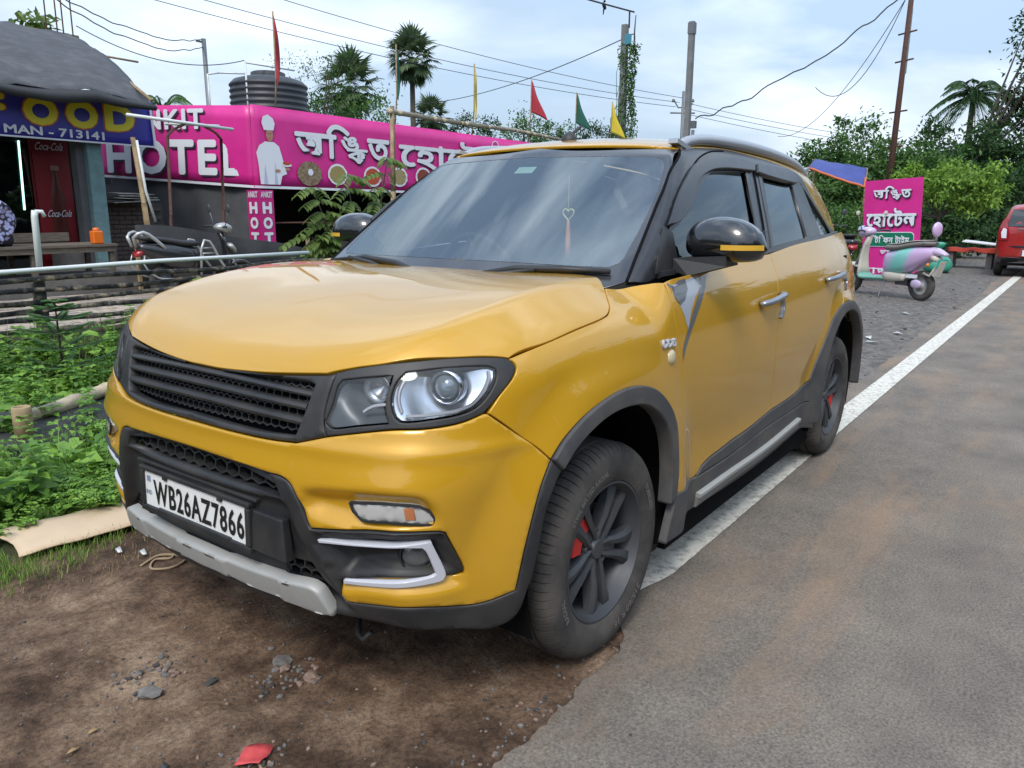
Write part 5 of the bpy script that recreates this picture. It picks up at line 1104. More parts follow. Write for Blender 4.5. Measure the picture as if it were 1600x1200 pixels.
c4 = [(.80, -1.24), (.77, -1.56), (.30, -1.52), (-.05, -1.50), (-.02, -1.26), (.34, -1.22)]
V = []; F = []
for i in range(21):
    for j in range(6):
        u, v = i/20, j/5; x = .82-.9*u-.03*math.sin(v*3)*(1-u); y = -1.24-.30*v+.04*math.sin(u*3)+.0; V.append((x, y, hgt(x, y)+.022+.008*math.sin(u*5+v)+.012*v))
for i in range(20):
    for j in range(5): F.append((i*6+j, i*6+j+1, (i+1)*6+j+1, (i+1)*6+j))
o = mesh('cardboard_sheet', V, F, CARD); o.modifiers.new('thickness', 'SOLIDIFY').thickness = .006
tag(o, 'pale tan cardboard sheet lying on the grass edge beside the yellow SUV', 'cardboard')
# ------------------------------------------------------------------ grass and weeds
def leafmat(name, c1, c2, rough=.55, scale=1.2, trans=.25):
    m = bpy.data.materials.new(name); m.use_nodes = True; t = m.node_tree; P = t.nodes['Principled BSDF']; N = t.nodes.new; K = t.links.new; MATS[name] = m
    n = N('ShaderNodeTexNoise'); n.inputs['Scale'].default_value = scale; n.inputs['Detail'].default_value = 6; tcn = N('ShaderNodeTexCoord'); K(tcn.outputs['Object'], n.inputs['Vector'])
    g = N('ShaderNodeNewGeometry'); ad = N('ShaderNodeMath'); ad.operation = 'MULTIPLY_ADD'; ad.inputs[1].default_value = .5; K(g.outputs['Random Per Island'], ad.inputs[0]); 
    mm = N('ShaderNodeMath'); mm.operation = 'MULTIPLY'; mm.inputs[1].default_value = .55; K(n.outputs['Fac'], mm.inputs[0]); K(mm.outputs[0], ad.inputs[2])
    r = N('ShaderNodeValToRGB'); r.color_ramp.elements[0].position = .2; r.color_ramp.elements[0].color = (*c1, 1); r.color_ramp.elements[1].position = .75; r.color_ramp.elements[1].color = (*c2, 1); K(ad.outputs[0], r.inputs['Fac'])
    K(r.outputs[0], P.inputs['Base Color']); P.inputs['Roughness'].default_value = rough; P.inputs['Specular IOR Level'].default_value = .35
    tl = N('ShaderNodeBsdfTranslucent'); x = N('ShaderNodeMixShader'); x.inputs[0].default_value = trans; o = t.nodes['Material Output']
    hs = N('ShaderNodeHueSaturation'); hs.inputs['Value'].default_value = 1.5; K(r.outputs[0], hs.inputs['Color']); K(hs.outputs[0], tl.inputs['Color'])
    K(P.outputs[0], x.inputs[1]); K(tl.outputs[0], x.inputs[2]); K(x.outputs[0], o.inputs['Surface']); return m
def leaves(P, D, Nn, L, W, fold=.25, wide=.45):
    """leaf-shaped folded quads; P base, D direction, Nn face normal"""
    P = np.asarray(P, float); D = np.asarray(D, float); D = D/(np.linalg.norm(D, axis=1)[:, None]+1e-9); S = np.cross(D, Nn); S = S/(np.linalg.norm(S, axis=1)[:, None]+1e-9); U = np.cross(S, D)
    L = np.broadcast_to(L, len(P))[:, None]; W = np.broadcast_to(W, len(P))[:, None]
    A = P; T = P+D*L-U*L*.12; M = P+D*L*wide; B = M+S*W/2+U*W*fold; C_ = M-S*W/2+U*W*fold
    V = np.stack([A, B, T, C_], 1).reshape(-1, 3); n = len(P); k = np.arange(n)*4
    F = np.stack([k, k+1, k+2, k+3], 1); return V, F
def leaves7(P, D, Nn, L, W, fold=.25, wide=.45):
    """rounder leaf: outline of six points folded along the midrib"""
    P = np.asarray(P, float); D = np.asarray(D, float); D = D/(np.linalg.norm(D, axis=1)[:, None]+1e-9); S = np.cross(D, Nn); S = S/(np.linalg.norm(S, axis=1)[:, None]+1e-9); U = np.cross(S, D)
    L = np.broadcast_to(L, len(P))[:, None]; W = np.broadcast_to(W, len(P))[:, None]; q = lambda l, w, u: P+D*L*l+S*W*w+U*W*u
    V = np.stack([P, q(.28, .40, fold*.8), q(.68, .42, fold*.5), q(1, 0, -.35), q(.68, -.42, fold*.5), q(.28, -.40, fold*.8), q(.5, 0, 0)], 1).reshape(-1, 3); k = np.arange(len(P))*7
    F = np.concatenate([np.stack([k+6, k+i, k+(i+1) % 6], 1) for i in range(6)]); return V, F
def npmesh(name, V, F, m, parent=None, smooth=False, kind=None, label=None):
    me = bpy.data.meshes.new(name); V = np.asarray(V, np.float32); F = np.asarray(F, np.int32); me.vertices.add(len(V)); me.vertices.foreach_set('co', V.ravel()); k = F.shape[1]
    me.loops.add(F.size); me.loops.foreach_set('vertex_index', F.ravel()); me.polygons.add(len(F)); me.polygons.foreach_set('loop_start', np.arange(0, F.size, k)); me.polygons.foreach_set('loop_total', np.full(len(F), k)); me.update(calc_edges=True); me.validate()
    o = link(name, me, m, parent, smooth); 
    if kind: o['kind'] = kind
    if label: o['label'] = label
    return o
def cat_(parts):
    V = []; F = []; k = 0
    for v, f in parts: V.append(v); F.append(f+k); k += len(v)
    return np.vstack(V), np.vstack(F)
def blades(x, y, z, h, w, lean):
    n = len(x); a = rng.uniform(0, 2*np.pi, n); d = np.stack([np.cos(a), np.sin(a), np.zeros(n)], 1); s = np.stack([-np.sin(a), np.cos(a), np.zeros(n)], 1); B = np.stack([x, y, z], 1)
    h = h[:, None]; w = w[:, None]; l = lean[:, None]; up = np.array([0, 0, 1.])
    v0 = B-s*w/2; v1 = B+s*w/2; m0 = B+up*h*.6+d*l*h*.35; T = B+up*h+d*l*h
    V = np.stack([v0, v1, m0+s*w*.35, m0-s*w*.35, T], 1).reshape(-1, 3); k = np.arange(n)*5
    F = np.vstack([np.stack([k, k+1, k+2, k+3], 1), np.stack([k+3, k+2, k+4, k+4], 1)])
    return V, F
GR1 = leafmat('grass_green', (.06, .13, .018), (.21, .33, .06), scale=2.5); GR2 = leafmat('weed_green', (.035, .12, .015), (.21, .37, .055), scale=1.8); GR3 = leafmat('dry_grass', (.16, .13, .06), (.34, .27, .14), scale=3)
HV = np.vectorize(hgt)
def tri5(V, F):   # replace the degenerate quads by real triangles
    q = F[F[:, 2] != F[:, 3]]; t = F[F[:, 2] == F[:, 3]][:, :3]; return V, q, t
def grass(name, n, xr, yr, hr, wr, m, edge=None, lab=None, dens=None):
    x = rng.uniform(*xr, n); y = rng.uniform(*yr, n)
    if dens is not None: k = rng.random(n) < dens(x, y); x, y = x[k], y[k]
    z = HV(x, y)-.004; h = rng.uniform(*hr, len(x)); V, F = blades(x, y, z, h, rng.uniform(*wr, len(x)), rng.uniform(.1, .8, len(x)))
    V, q, t = tri5(V, F); T = np.vstack([t, q[:, [0, 1, 2]], q[:, [0, 2, 3]]])
    return npmesh(name, V, T, m, kind='stuff', label=lab)
def nz(x, y, s, o=0.): return np.array([mnoise.noise(Vector((a*s+o, b*s, o))) for a, b in zip(x, y)])
offcard = lambda x, y: ~((x > -.06) & (x < .84) & (y < -1.25) & (y > -1.54))
grass('grass', 95000, (-2.6, 1.7), (-2.6, -.98), (.015, .055), (.0025, .005), GR1, lab='short green grass on the verge left of the yellow SUV', dens=lambda x, y: offcard(x, y)*np.clip((-1.04-.07*np.sin(x*5)-y)/.25+.35*nz(x, y, 6), 0, 1))
grass('dry_grass', 9000, (-2.0, 1.8), (-1.7, -.85), (.010, .035), (.002, .004), GR3, lab='dry trampled grass along the dirt edge', dens=lambda x, y: offcard(x, y)*np.clip(.55+nz(x, y, 5, 3.), 0, 1))
grass('tall_grass', 16000, (-5.5, 1.2), (-6.3, -1.75), (.10, .36), (.004, .009), GR1, lab='tall green grass among the weeds in the ditch', dens=lambda x, y: np.clip(.55+1.2*nz(x, y, 1.3, 7.), 0, 1))
grass('far_grass', 26000, (-26, -7.5), (-9, -1.2), (.03, .16), (.008, .016), GR1, lab='grass behind the scooter and along the far verge', dens=lambda x, y: np.clip((-1.6-y)/.8+.5*nz(x, y, .9), 0, 1)*.9)
def weed(kind):
    """one weed as leaf quads, base at origin, about .35 m tall"""
    P = []; D_ = []; L = []; W_ = []
    if kind == 0:      # upright stem with whorls of toothed leaves
        for s in range(rng.integers(1, 4)):
            a = rng.uniform(0, 6.28); ln = rng.uniform(.0, .12); H = rng.uniform(.22, .45); o = np.array([math.cos(a)*ln, math.sin(a)*ln, 0])
            for k in range(9):
                t = (k+1)/9; h = H*t; 
                for q in range(4): b = q*1.57+k*.9; P.append(o+[0, 0, h]); D_.append([math.cos(b), math.sin(b), .35-.5*(1-t)]); L.append(.10*(1-.5*t)*rng.uniform(.7, 1.2)); W_.append(.045*(1-.4*t))
    elif kind == 1:    # ferny rosette with pinnate leaves
        for k in range(9):
            a = rng.uniform(0, 6.28); ln = rng.uniform(.18, .34)
            for j in range(9):
                t = (j+1)/9; c = np.array([math.cos(a)*ln*t, math.sin(a)*ln*t, .22*math.sin(t*1.9)*ln/.28])
                for sg in (1, -1): P.append(c); D_.append([math.cos(a+sg*1.1), math.sin(a+sg*1.1), .1]); L.append(.065*(1-.6*t)); W_.append(.022)
    else:              # low broad leaves
        for k in range(16):
            a = rng.uniform(0, 6.28); r_ = rng.uniform(0, .12); P.append([math.cos(a)*r_, math.sin(a)*r_, rng.uniform(.02, .16)]); D_.append([math.cos(a), math.sin(a), rng.uniform(0, .6)]); L.append(rng.uniform(.08, .15)); W_.append(rng.uniform(.04, .07))
    P = np.array(P, float); D_ = np.array(D_, float); up = np.tile([0, 0, 1.], (len(P), 1))+rng.normal(0, .25, (len(P), 3))
    return leaves7(P, D_, up, np.array(L), np.array(W_)*1.15)
protos = [[weed(k) for _ in range(5)] for k in range(3)]
def scatter(name, n, xr, yr, m, kinds, sc, dens=None, lab=None):
    parts = []; x = rng.uniform(*xr, n); y = rng.uniform(*yr, n)
    if dens is not None: k = rng.random(n) < dens(x, y); x, y = x[k], y[k]
    for a, b in zip(x, y):
        V, F = protos[rng.choice(kinds)][rng.integers(5)]; t = rng.uniform(0, 6.28); s = rng.uniform(*sc); c_, s_ = math.cos(t), math.sin(t)
        parts.append((np.stack([(V[:, 0]*c_-V[:, 1]*s_)*s+a, (V[:, 0]*s_+V[:, 1]*c_)*s+b, V[:, 2]*s+hgt(a, b)], 1), F))
    V, F = cat_(parts); return npmesh(name, V, F, m, kind='stuff', label=lab)
scatter('weeds', 950, (-5.0, 1.3), (-6.2, -1.75), GR2, [0, 0, 1, 2, 2], (.6, 1.4), lab='dense leafy weeds filling the ditch left of the yellow SUV', dens=lambda x, y: np.clip(1.1+1.1*nz(x, y, 1.1, 2.), 0, 1))
scatter('low_weeds', 420, (-2.5, 1.4), (-2.3, -1.5), GR2, [2, 1], (.3, .6), lab='low broad-leaved weeds at the edge of the grass')
# ------------------------------------------------------------------ lettering for banners
def glyph(ch, bold=.03):
    me = text_mesh(ch, 1, 0, bold); co = np.array([v.co[:] for v in me.vertices]); F = [tuple(p.vertices) for p in me.polygons]; return co, F
def word(items, m, name, parent, M, w, h, bold=.04, dz=.0006, bar=True, gapx=.0):
    """items: characters or (char, sx, sy, dx, dy); laid side by side, headline bar added, scaled to w x h and centred"""
    V = []; F = []; x = 0; k = 0; n0 = 0; fs_ = []
    for it in items:
        ch, sx, sy, dx, dy = it if isinstance(it, tuple) else (it, 1, 1, 0, 0)
        if ch == ' ': x += .32; continue
        co, f = glyph(ch, bold); co = co.copy(); lo = co[:, 0].min(); wd = (co[:, 0].max()-lo)*sx
        co[:, 0] = (co[:, 0]-lo)*sx+x+dx; co[:, 1] = co[:, 1]*sy+dy; co[:, 2] += dz*6*n0; n0 += 1; fs_.append(f)
        F += [tuple(i+k for i in q) for q in f]; V.append(co); k += len(co); x += wd+dx+gapx
    A = np.vstack(V); lo, hi = A.min(0), A.max(0); out = None
    for co, f in zip(V, fs_):
        co = co.copy(); co[:, 0] = (co[:, 0]-(lo[0]+hi[0])/2)*w/(hi[0]-lo[0]); co[:, 1] = (co[:, 1]-(lo[1]+hi[1])/2)*h/(hi[1]-lo[1])
        me = bpy.data.meshes.new(name); me.from_pydata(co.tolist(), [], f); me.update(); out = link(name, me, m, parent, smooth=False); out.matrix_basis = M
    return out
def plane_M(o, right, up=(0, 0, 1)):
    r = Vector(right).normalized(); u = Vector(up).normalized(); n = r.cross(u); M = Matrix((r, u, n)).transposed().to_4x4(); M.translation = Vector(o); return M
def flat_text(s, m, name, parent, o, right, w, h, bold=.03, off=.004, shadow=None, sdx=.03, space=1., shear=0.):
    M = plane_M(o, right); n = Vector(M.col[2][:3])
    for mm, d, sh in (((shadow, off, sdx), (m, off+.004, 0)) if False else [(shadow, off, sdx), (m, off+.005, 0)]):
        if mm is None: continue
        me = text_mesh(s, 1, 0, bold, fit=(w, h), space=space); co = np.array([v.co[:] for v in me.vertices]); isl = 0
        if shear: co[:, 0] += co[:, 1]*shear
        me.vertices.foreach_set('co', co.ravel()); ob = link(name if sh == 0 else name+'_shadow', me, mm, parent, smooth=False)
        M2 = M.copy(); M2.translation = Vector(o)+n*d+Vector(right).normalized()*sh-Vector((0, 0, sh)); ob.matrix_basis = M2
VINYL = mat('pink_vinyl', (.62, .025, .25), rough=.38, var=.10, vscale=2, bump=.12, bscale=4); VINB = mat('blue_vinyl', (.035, .030, .30), rough=.38, var=.12, vscale=2, bump=.12, bscale=4)
WV = mat('white_vinyl', (.70, .72, .78), rough=.5); SHD = mat('ink_shadow', (.025, .01, .03), rough=.6); YV = mat('yellow_vinyl', (.72, .60, .02), rough=.45); OV = mat('orange_vinyl', (.50, .12, .02), rough=.5)
def banner(name, A, B, C_, D_, m, label, cat='banner', nu=24, nv=6, wave=.02, group=None, border=.04):
    """A bottom start, B bottom end, C top end, D top start; white hem as its own part"""
    root = empty(name, (0, 0, 0)); tag(root, label, cat, group); A, B, C_, D_ = map(Vector, (A, B, C_, D_)); n = (B-A).cross(D_-A).normalized(); V = []
    for i in range(nu+1):
        for j in range(nv+1):
            u, v = i/nu, j/nv; p = A.lerp(B, u).lerp(D_.lerp(C_, u), v); w = wave*mnoise.noise(Vector((u*9, v*2, A.x)))*math.sin(math.pi*v); V.append(p+n*w)
    F = [(i*(nv+1)+j, (i+1)*(nv+1)+j, (i+1)*(nv+1)+j+1, i*(nv+1)+j+1) for i in range(nu) for j in range(nv)]
    o = mesh('vinyl', V, F, m, root); s = o.modifiers.new('thickness', 'SOLIDIFY'); s.thickness = .004; s.offset = -1
    if border:
        for nm, (P0, P1, Q1, Q0) in (('hem', (A, B, B.lerp(C_, border/1.6*1.3), A.lerp(D_, border/1.6*1.3))),):
            V = [];
            for i in range(nu+1):
                u = i/nu; V += [P0.lerp(P1, u)+n*.012, Q0.lerp(Q1, u)+n*.012]
            mesh('hem', V, [(2*i, 2*i+2, 2*i+3, 2*i+1) for i in range(nu)], WV, root)
    return root
BAM = mat('bamboo', (.30, .22, .12), rough=.7, var=.3, vscale=8, dirt=(.08, .06, .045), dscale=7, dlo=.5, dhi=.75, dfac=.8); BAMP = mat('pale_bamboo', (.42, .35, .24), rough=.7, var=.2, vscale=8, bump=.2, bscale=40)
IRON = mat('rusty_iron', (.075, .032, .022), rough=.8, var=.3, vscale=14); STEEL = mat('grey_steel', (.16, .17, .18), rough=.55, metal=.4)
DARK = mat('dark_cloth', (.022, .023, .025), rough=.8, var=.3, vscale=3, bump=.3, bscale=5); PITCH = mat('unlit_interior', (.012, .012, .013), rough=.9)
PVC = mat('white_pvc', (.62, .65, .64), rough=.35); TEAL = mat('teal_wall', (.14, .24, .25), rough=.8, var=.15, vscale=6, dirt=(.08, .09, .09), dscale=5, dlo=.45, dhi=.8, dfac=.6); GREYW = mat('grey_wall', (.10, .10, .105), rough=.9, var=.15, vscale=5)
CONC = mat('plinth_concrete', (.13, .12, .11), rough=.9, var=.25, vscale=5)
def bamboo(name, pts, r, m, label, cat='bamboo', group=None, nodes=.28, parent=None):
    p = catmull(np.array(pts, float), .10); L_ = np.r_[0, np.cumsum(np.linalg.norm(np.diff(p, axis=0), axis=1))]; q = []; rr_ = []
    for a in np.arange(0, L_[-1], .05):
        i = min(np.searchsorted(L_, a), len(p)-1); q.append(p[i]); k = (a % nodes)/nodes; rr_.append(r*(1.18 if (k < .12) else 1.)*(1-.25*a/L_[-1]))
    q.append(p[-1]); rr_.append(r*.75); o = MB().tube([tuple(v) for v in q], rr_, 8).build(name, m, parent)
    if label: tag(o, label, cat, group)
    return o
# ------------------------------------------------------------------ food stall
st = empty('food_stall', (0, 0, 0)); tag(st, 'dark open-fronted food stall with a teal pillar under the blue banner', 'stall')
MB().box((-2.2, -12.85, .15), (7.6, 5.3, .30)).build('plinth', CONC, st, smooth=False)
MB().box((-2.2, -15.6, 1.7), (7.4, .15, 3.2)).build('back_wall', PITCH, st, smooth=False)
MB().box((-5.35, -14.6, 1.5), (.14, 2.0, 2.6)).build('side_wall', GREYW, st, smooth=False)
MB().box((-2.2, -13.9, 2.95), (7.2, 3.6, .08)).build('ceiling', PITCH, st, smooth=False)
pl = MB().box((-4.93, -12.12, 1.36), (.25, .22, 2.12)).build('pillar', TEAL, st, smooth=False); pl.modifiers.new('bevel', 'BEVEL').width = .015
MB().box((-4.745, -12.26, 1.36), (.13, .22, 2.12)).build('pillar', GREYW, st, smooth=False)
MB().box((-4.80, -12.5, .5), (.9, .5, .42)).build('step', CONC, st, smooth=False)
TARP = mat('grey_tarp', (.060, .062, .068), rough=.75, var=.2, vscale=3, bump=.8, bscale=5, dirt=(.16, .16, .16), dscale=3, dlo=.5, dhi=.8, dfac=.5)
V = []; nu, nv = 50, 26; E0 = Vector((1.5, -11.25, 3.30)); E1 = Vector((-5.66, -11.25, 3.13)); R0 = Vector((1.5, -15.2, 4.75)); R1 = Vector((-6.4, -15.2, 4.72))
for i in range(nu+1):
    for j in range(nv+1):
        u, v = i/nu, j/nv; p = E0.lerp(E1, u).lerp(R0.lerp(R1, u), v); z = .09*math.sin(math.pi*v)*(1+.3*math.sin(u*9))
        z += .07*abs(mnoise.noise(Vector((u*22+v*4, v*2, 0))))+.05*mnoise.noise(Vector((u*16, v*3, 0)))+.03*mnoise.noise(Vector((u*50, v*9, 4)))-.10*(1-v)**3*abs(math.sin(u*11)); p.z += z
        if u > .97: p.z -= .05*(u-.97)/.03
        V.append(p)
F = [(i*(nv+1)+j, (i+1)*(nv+1)+j, (i+1)*(nv+1)+j+1, i*(nv+1)+j+1) for i in range(nu) for j in range(nv)]
o = mesh('tarp_roof', V, F, TARP, st); o.modifiers.new('thickness', 'SOLIDIFY').thickness = .01
V = []
for i in range(nu+1):
    u = i/nu; p = E0.lerp(E1, u); p.z += -.10*abs(math.sin(u*11)); d_ = .17+.06*math.sin(u*7+1)+.05*mnoise.noise(Vector((u*20, 1, 1))); d_ *= (1-.6*sst(.8, 1, u)); V += [p, p+Vector((0, .06, -d_*.5)), p+Vector((0, .02, -d_))]
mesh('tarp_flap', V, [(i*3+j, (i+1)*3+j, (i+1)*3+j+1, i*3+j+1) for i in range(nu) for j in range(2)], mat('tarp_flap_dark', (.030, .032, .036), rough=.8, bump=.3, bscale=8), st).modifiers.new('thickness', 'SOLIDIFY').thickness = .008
MB().tube([(1.4, -15.2, 4.70), (-6.42, -15.2, 4.68)], .04, 6).build('ridge_pole', BAM, st); MB().tube([(-5.60, -11.25, 3.10), (-6.36, -15.2, 4.66)], .03, 6).build('rafter', BAM, st)
for k, x in enumerate((-5.86, -6.02, -6.10, -6.24)):
    MB().tube([(x, -15.3+.08*k, 3.0), (x-.03, -15.3+.08*k, 6.8)], .014, 5).build('rebar', IRON, st)
for x0, z0, x1, z1 in ((-6.4, 4.3, -7.3, 4.28),):
    MB().tube([(x0, -14.6, z0), (x1, -14.6, z1)], .022, 6).build('rafter', BAM, st)
bb_ = banner('blue_banner', (-1.6, -11.9, 2.42), (-5.92, -11.88, 2.375), (-5.98, -11.88, 3.19), (-1.6, -11.9, 3.24), VINB, 'blue shop banner with big yellow FOOD letters hanging from the grey tarp roof', 'banner', wave=.012)
MB().box((-5.93, -11.87, 2.78), (.045, .012, .84), rot=(0, R(3), 0)).build('hem', WV, bb_, smooth=False)
for x, ch in ((-3.34, 'F'), (-4.08, 'O'), (-4.72, 'O'), (-5.35, 'D')):
    for m_, d_, s_ in ((OV, .014, 1), (YV, .020, 0)):
        me = text_mesh(ch, 1, 0, .055, fit=((.52 if ch != 'F' else .46)+.05*s_, .44+.04*s_)); ob = link('letter' if not s_ else 'letter_outline', me, m_, bb_, smooth=False); ob.matrix_basis = plane_M((x, -11.9+d_+.006, 2.825), (-1, 0, -.010))
flat_text('MAN - 713141', WV, 'letters', bb_, (-4.28, -11.875, 2.515), (-1, 0, -.018), 1.55, .135, bold=.03)
# fridges
fr = empty('glass_fridge', (0, 0, 0)); tag(fr, 'dark glass-door fridge with a lit vertical tube inside the food stall', 'fridge')
MB().box((-3.72, -13.25, 1.38), (1.02, .62, 2.16)).build('cabinet', mat('fridge_black', (.012, .013, .015), rough=.3, coat=.5), fr, smooth=False)
MB().box((-3.80, -12.93, 1.42), (.86, .02, 1.95)).build('door', glass('fridge_glass', (.25, .32, .32), ior=1.5), fr, smooth=False)
for z in (.75, 1.1, 1.45, 1.8, 2.1): MB().box((-3.8, -13.0, z), (.82, .1, .015)).build('shelf', STEEL, fr, smooth=False)
MB().tube([(-4.115, -12.905, 2.42), (-4.07, -12.905, 1.28)], .016, 8).build('light_tube', mat('tube_light', (.6, 1, .9), emit=(.45, 1, .85), estr=2.2), fr)
bt_m = [mat('bottle_green', (.05, .14, .08), rough=.2), mat('bottle_dark', (.05, .04, .04), rough=.2), mat('bottle_clear', (.25, .27, .26), rough=.2)]
for zi, z in enumerate((.76, 1.11, 1.46, 1.81)):
    for k in range(6): MB().lathe([(0, 0), (.03, 0), (.032, .14), (.012, .19), (.012, .23), (0, .23)], 8, Matrix.Translation((-4.12+.12*k, -13.02, z+.008))).build('bottle', bt_m[(k+zi) % 3], fr)
cf = empty('cola_fridge', (0, 0, 0)); tag(cf, 'red drinks fridge with white Coca-Cola script and a bottle picture on its door', 'fridge')
REDF = mat('fridge_red', (.20, .010, .014), rough=.45); MB().box((-4.62, -13.30, 1.38), (.66, .6, 2.16)).build('cabinet', REDF, cf, smooth=False)
MB().box((-4.62, -12.985, 1.32), (.58, .025, 1.86)).build('door', mat('fridge_red_door', (.23, .010, .014), rough=.4), cf, smooth=False)
flat_text('Coca-Cola', WV, 'script', cf, (-4.62, -12.985, 2.36), (-1, 0, 0), .46, .13, bold=.005, shear=.35, off=.02)
flat_text('Coca-Cola', WV, 'script', cf, (-4.66, -12.97, 1.22), (-1, 0, 0), .40, .12, bold=.005, shear=.35, off=.026)
for sgn, mm, pr in ((0, mat('bottle_brown', (.10, .018, .012), rough=.3), [(.10, .5), (.13, .62), (.13, .95), (.10, 1.15), (.125, 1.35), (.12, 1.5), (.06, 1.72), (.04, 1.9), (.045, 1.97)]), ):
    V = []
    for w_, z in pr: V += [(-4.66-w_, -12.968, z), (-4.66+w_*.2, -12.945, z), (-4.66+w_, -12.968, z)]
    n = len(pr); MB().add(V, [(i*3+j, i*3+j+1, (i+1)*3+j+1, (i+1)*3+j) for i in range(n-1) for j in range(2)]).build('bottle_picture', mm, cf)
MB().box((-4.66, -12.95, 2.0), (.14, .01, .08)).build('cap_picture', mat('cap_tan', (.30, .17, .12), rough=.5), cf, smooth=False)
# table, plank, canister
WD = mat('old_wood', (.13, .105, .08), rough=.85, var=.3, vscale=6, vstretch=(1, 6, 6), bump=.25, bscale=30)
tb = empty('wooden_table', (0, 0, 0)); tag(tb, 'low weathered plank table in front of the food stall', 'table')
for k in range(6): MB().box((-3.15+.0*k, -10.55-.165*k, .755), (2.45, .158, .035)).build('plank', WD, tb, smooth=False)
MB().box((-3.15, -10.52, .70), (2.4, .05, .09)).build('apron', WD, tb, smooth=False)
for x in (-4.30, -3.15, -2.0):
    for y in (-10.56, -11.35): MB().box((x, y, .50), (.07, .07, .44)).build('leg', WD, tb, smooth=False)
o = MB().box((-3.6, -11.6, .86), (1.1, .04, .14)).build('wooden_board', WD, None, smooth=False); tag(o, 'short pale board standing on edge behind the plank table', 'board')
MB().box((-3.6, -11.64, .77), (1.0, .05, .04)).build('board_rest', WD, o, smooth=False)
cn = empty('canister', (0, 0, 0)); tag(cn, 'bright orange square plastic canister on the corner of the plank table', 'canister')
ORN = mat('orange_plastic', (.72, .15, .01), rough=.4)
b_ = MB().box((-4.12, -10.60, .875), (.155, .13, .20)).build('body', ORN, cn, smooth=False); bv = b_.modifiers.new('bevel', 'BEVEL'); bv.width = .02; bv.segments = 3
MB().lathe([(0, .03), (.045, .03), (.05, .0), (.05, -.01)], 16, Matrix.Translation((-4.12, -10.60, .99))).build('lid', ORN, cn)
MB().box((-4.12, -10.60, .76), (.19, .15, .02)).build('tray', WD, cn, smooth=False)
# person seated at the left edge of the picture, bent over, back towards the right
def skin_body(name, joints, edges, m, parent, sub=2):
    me = bpy.data.meshes.new(name); me.from_pydata([j[0] for j in joints], edges, []); o = bpy.data.objects.new(name, me); COL.objects.link(o); o.parent = parent
    o.modifiers.new('skin', 'SKIN'); sl_ = me.skin_vertices[0].data
    for i, j in enumerate(joints): sl_[i].radius = (j[1], j[2] if len(j) > 2 else j[1])
    sl_[0].use_root = True; s = o.modifiers.new('sub', 'SUBSURF'); s.levels = s.render_levels = sub; me.materials.append(m); me.polygons.foreach_set('use_smooth', [True]*len(me.polygons)); s = o.modifiers['skin']; s.use_smooth_shade = True; return o
SKN = mat('skin', (.20, .095, .055), rough=.55); TRS = mat('dark_trousers', (.015, .015, .02), rough=.85)
SHM = bpy.data.materials.new('patterned_shirt'); SHM.use_nodes = True; t_ = SHM.node_tree; vo = t_.nodes.new('ShaderNodeTexVoronoi'); vo.inputs['Scale'].default_value = 17; tcx = t_.nodes.new('ShaderNodeTexCoord'); t_.links.new(tcx.outputs['Object'], vo.inputs['Vector']); rp = t_.nodes.new('ShaderNodeValToRGB'); rp.color_ramp.elements[0].position = .42; rp.color_ramp.elements[0].color = (.42, .42, .66, 1); rp.color_ramp.elements[1].position = .58; rp.color_ramp.elements[1].color = (.035, .03, .05, 1); t_.links.new(vo.outputs['Distance'], rp.inputs['Fac']); t_.links.new(rp.outputs[0], t_.nodes['Principled BSDF'].inputs['Base Color']); t_.nodes['Principled BSDF'].inputs['Roughness'].default_value = .8
pe = empty('person', (0, 0, 0)); tag(pe, 'person in blue and white patterned shirt seated bent over on the plank table', 'person')
px0, py0 = -2.90, -10.75
J = [((px0, py0, .88), .15, .17), ((px0-.02, py0, 1.05), .15, .16), ((px0+.0, py0, 1.22), .15, .18), ((px0+.09, py0, 1.38), .12, .17), ((px0+.20, py0, 1.47), .06, .06), ((px0+.28, py0, 1.55), .05),
     ((px0+.10, py0+.19, 1.36), .06), ((px0+.22, py0+.24, 1.10), .045), ((px0+.46, py0+.18, 1.02), .035), ((px0+.10, py0-.19, 1.36), .06), ((px0+.22, py0-.24, 1.10), .045), ((px0+.46, py0-.18, 1.02), .035),
     ((px0+.10, py0+.11, .88), .085), ((px0+.50, py0+.13, .86), .065), ((px0+.52, py0+.13, .42), .045), ((px0+.62, py0+.13, .345), .04), ((px0+.10, py0-.11, .88), .085), ((px0+.50, py0-.13, .86), .065), ((px0+.52, py0-.13, .42), .045), ((px0+.62, py0-.13, .345), .04)]
E_ = [(0, 1), (1, 2), (2, 3), (3, 4), (4, 5), (3, 6), (6, 7), (7, 8), (3, 9), (9, 10), (10, 11), (0, 12), (12, 13), (13, 14), (14, 15), (0, 16), (16, 17), (17, 18), (18, 19)]
skin_body('body', J, E_, SHM, pe)
tr_ = skin_body('trousers', [(a[0], a[1]*1.12) for a in J[12:16]]+[(a[0], a[1]*1.12) for a in J[16:20]]+[((px0+.0, py0, .87), .17)], [(8, 0), (0, 1), (1, 2), (8, 4), (4, 5), (5, 6)], TRS, pe)
hd = MB().ball((px0+.33, py0, 1.64), (.095, .078, .118), 16, 12, rot=(0, R(25), 0)); hd.ball((px0+.425, py0, 1.63), (.02, .015, .025), 8, 6); hd.ball((px0+.32, py0+.08, 1.63), (.02, .012, .03), 8, 6); hd.ball((px0+.32, py0-.08, 1.63), (.02, .012, .03), 8, 6); hd.build('head', SKN, pe)
MB().ball((px0+.305, py0, 1.675), (.10, .085, .105), 16, 10).build('hair', TRS, pe)
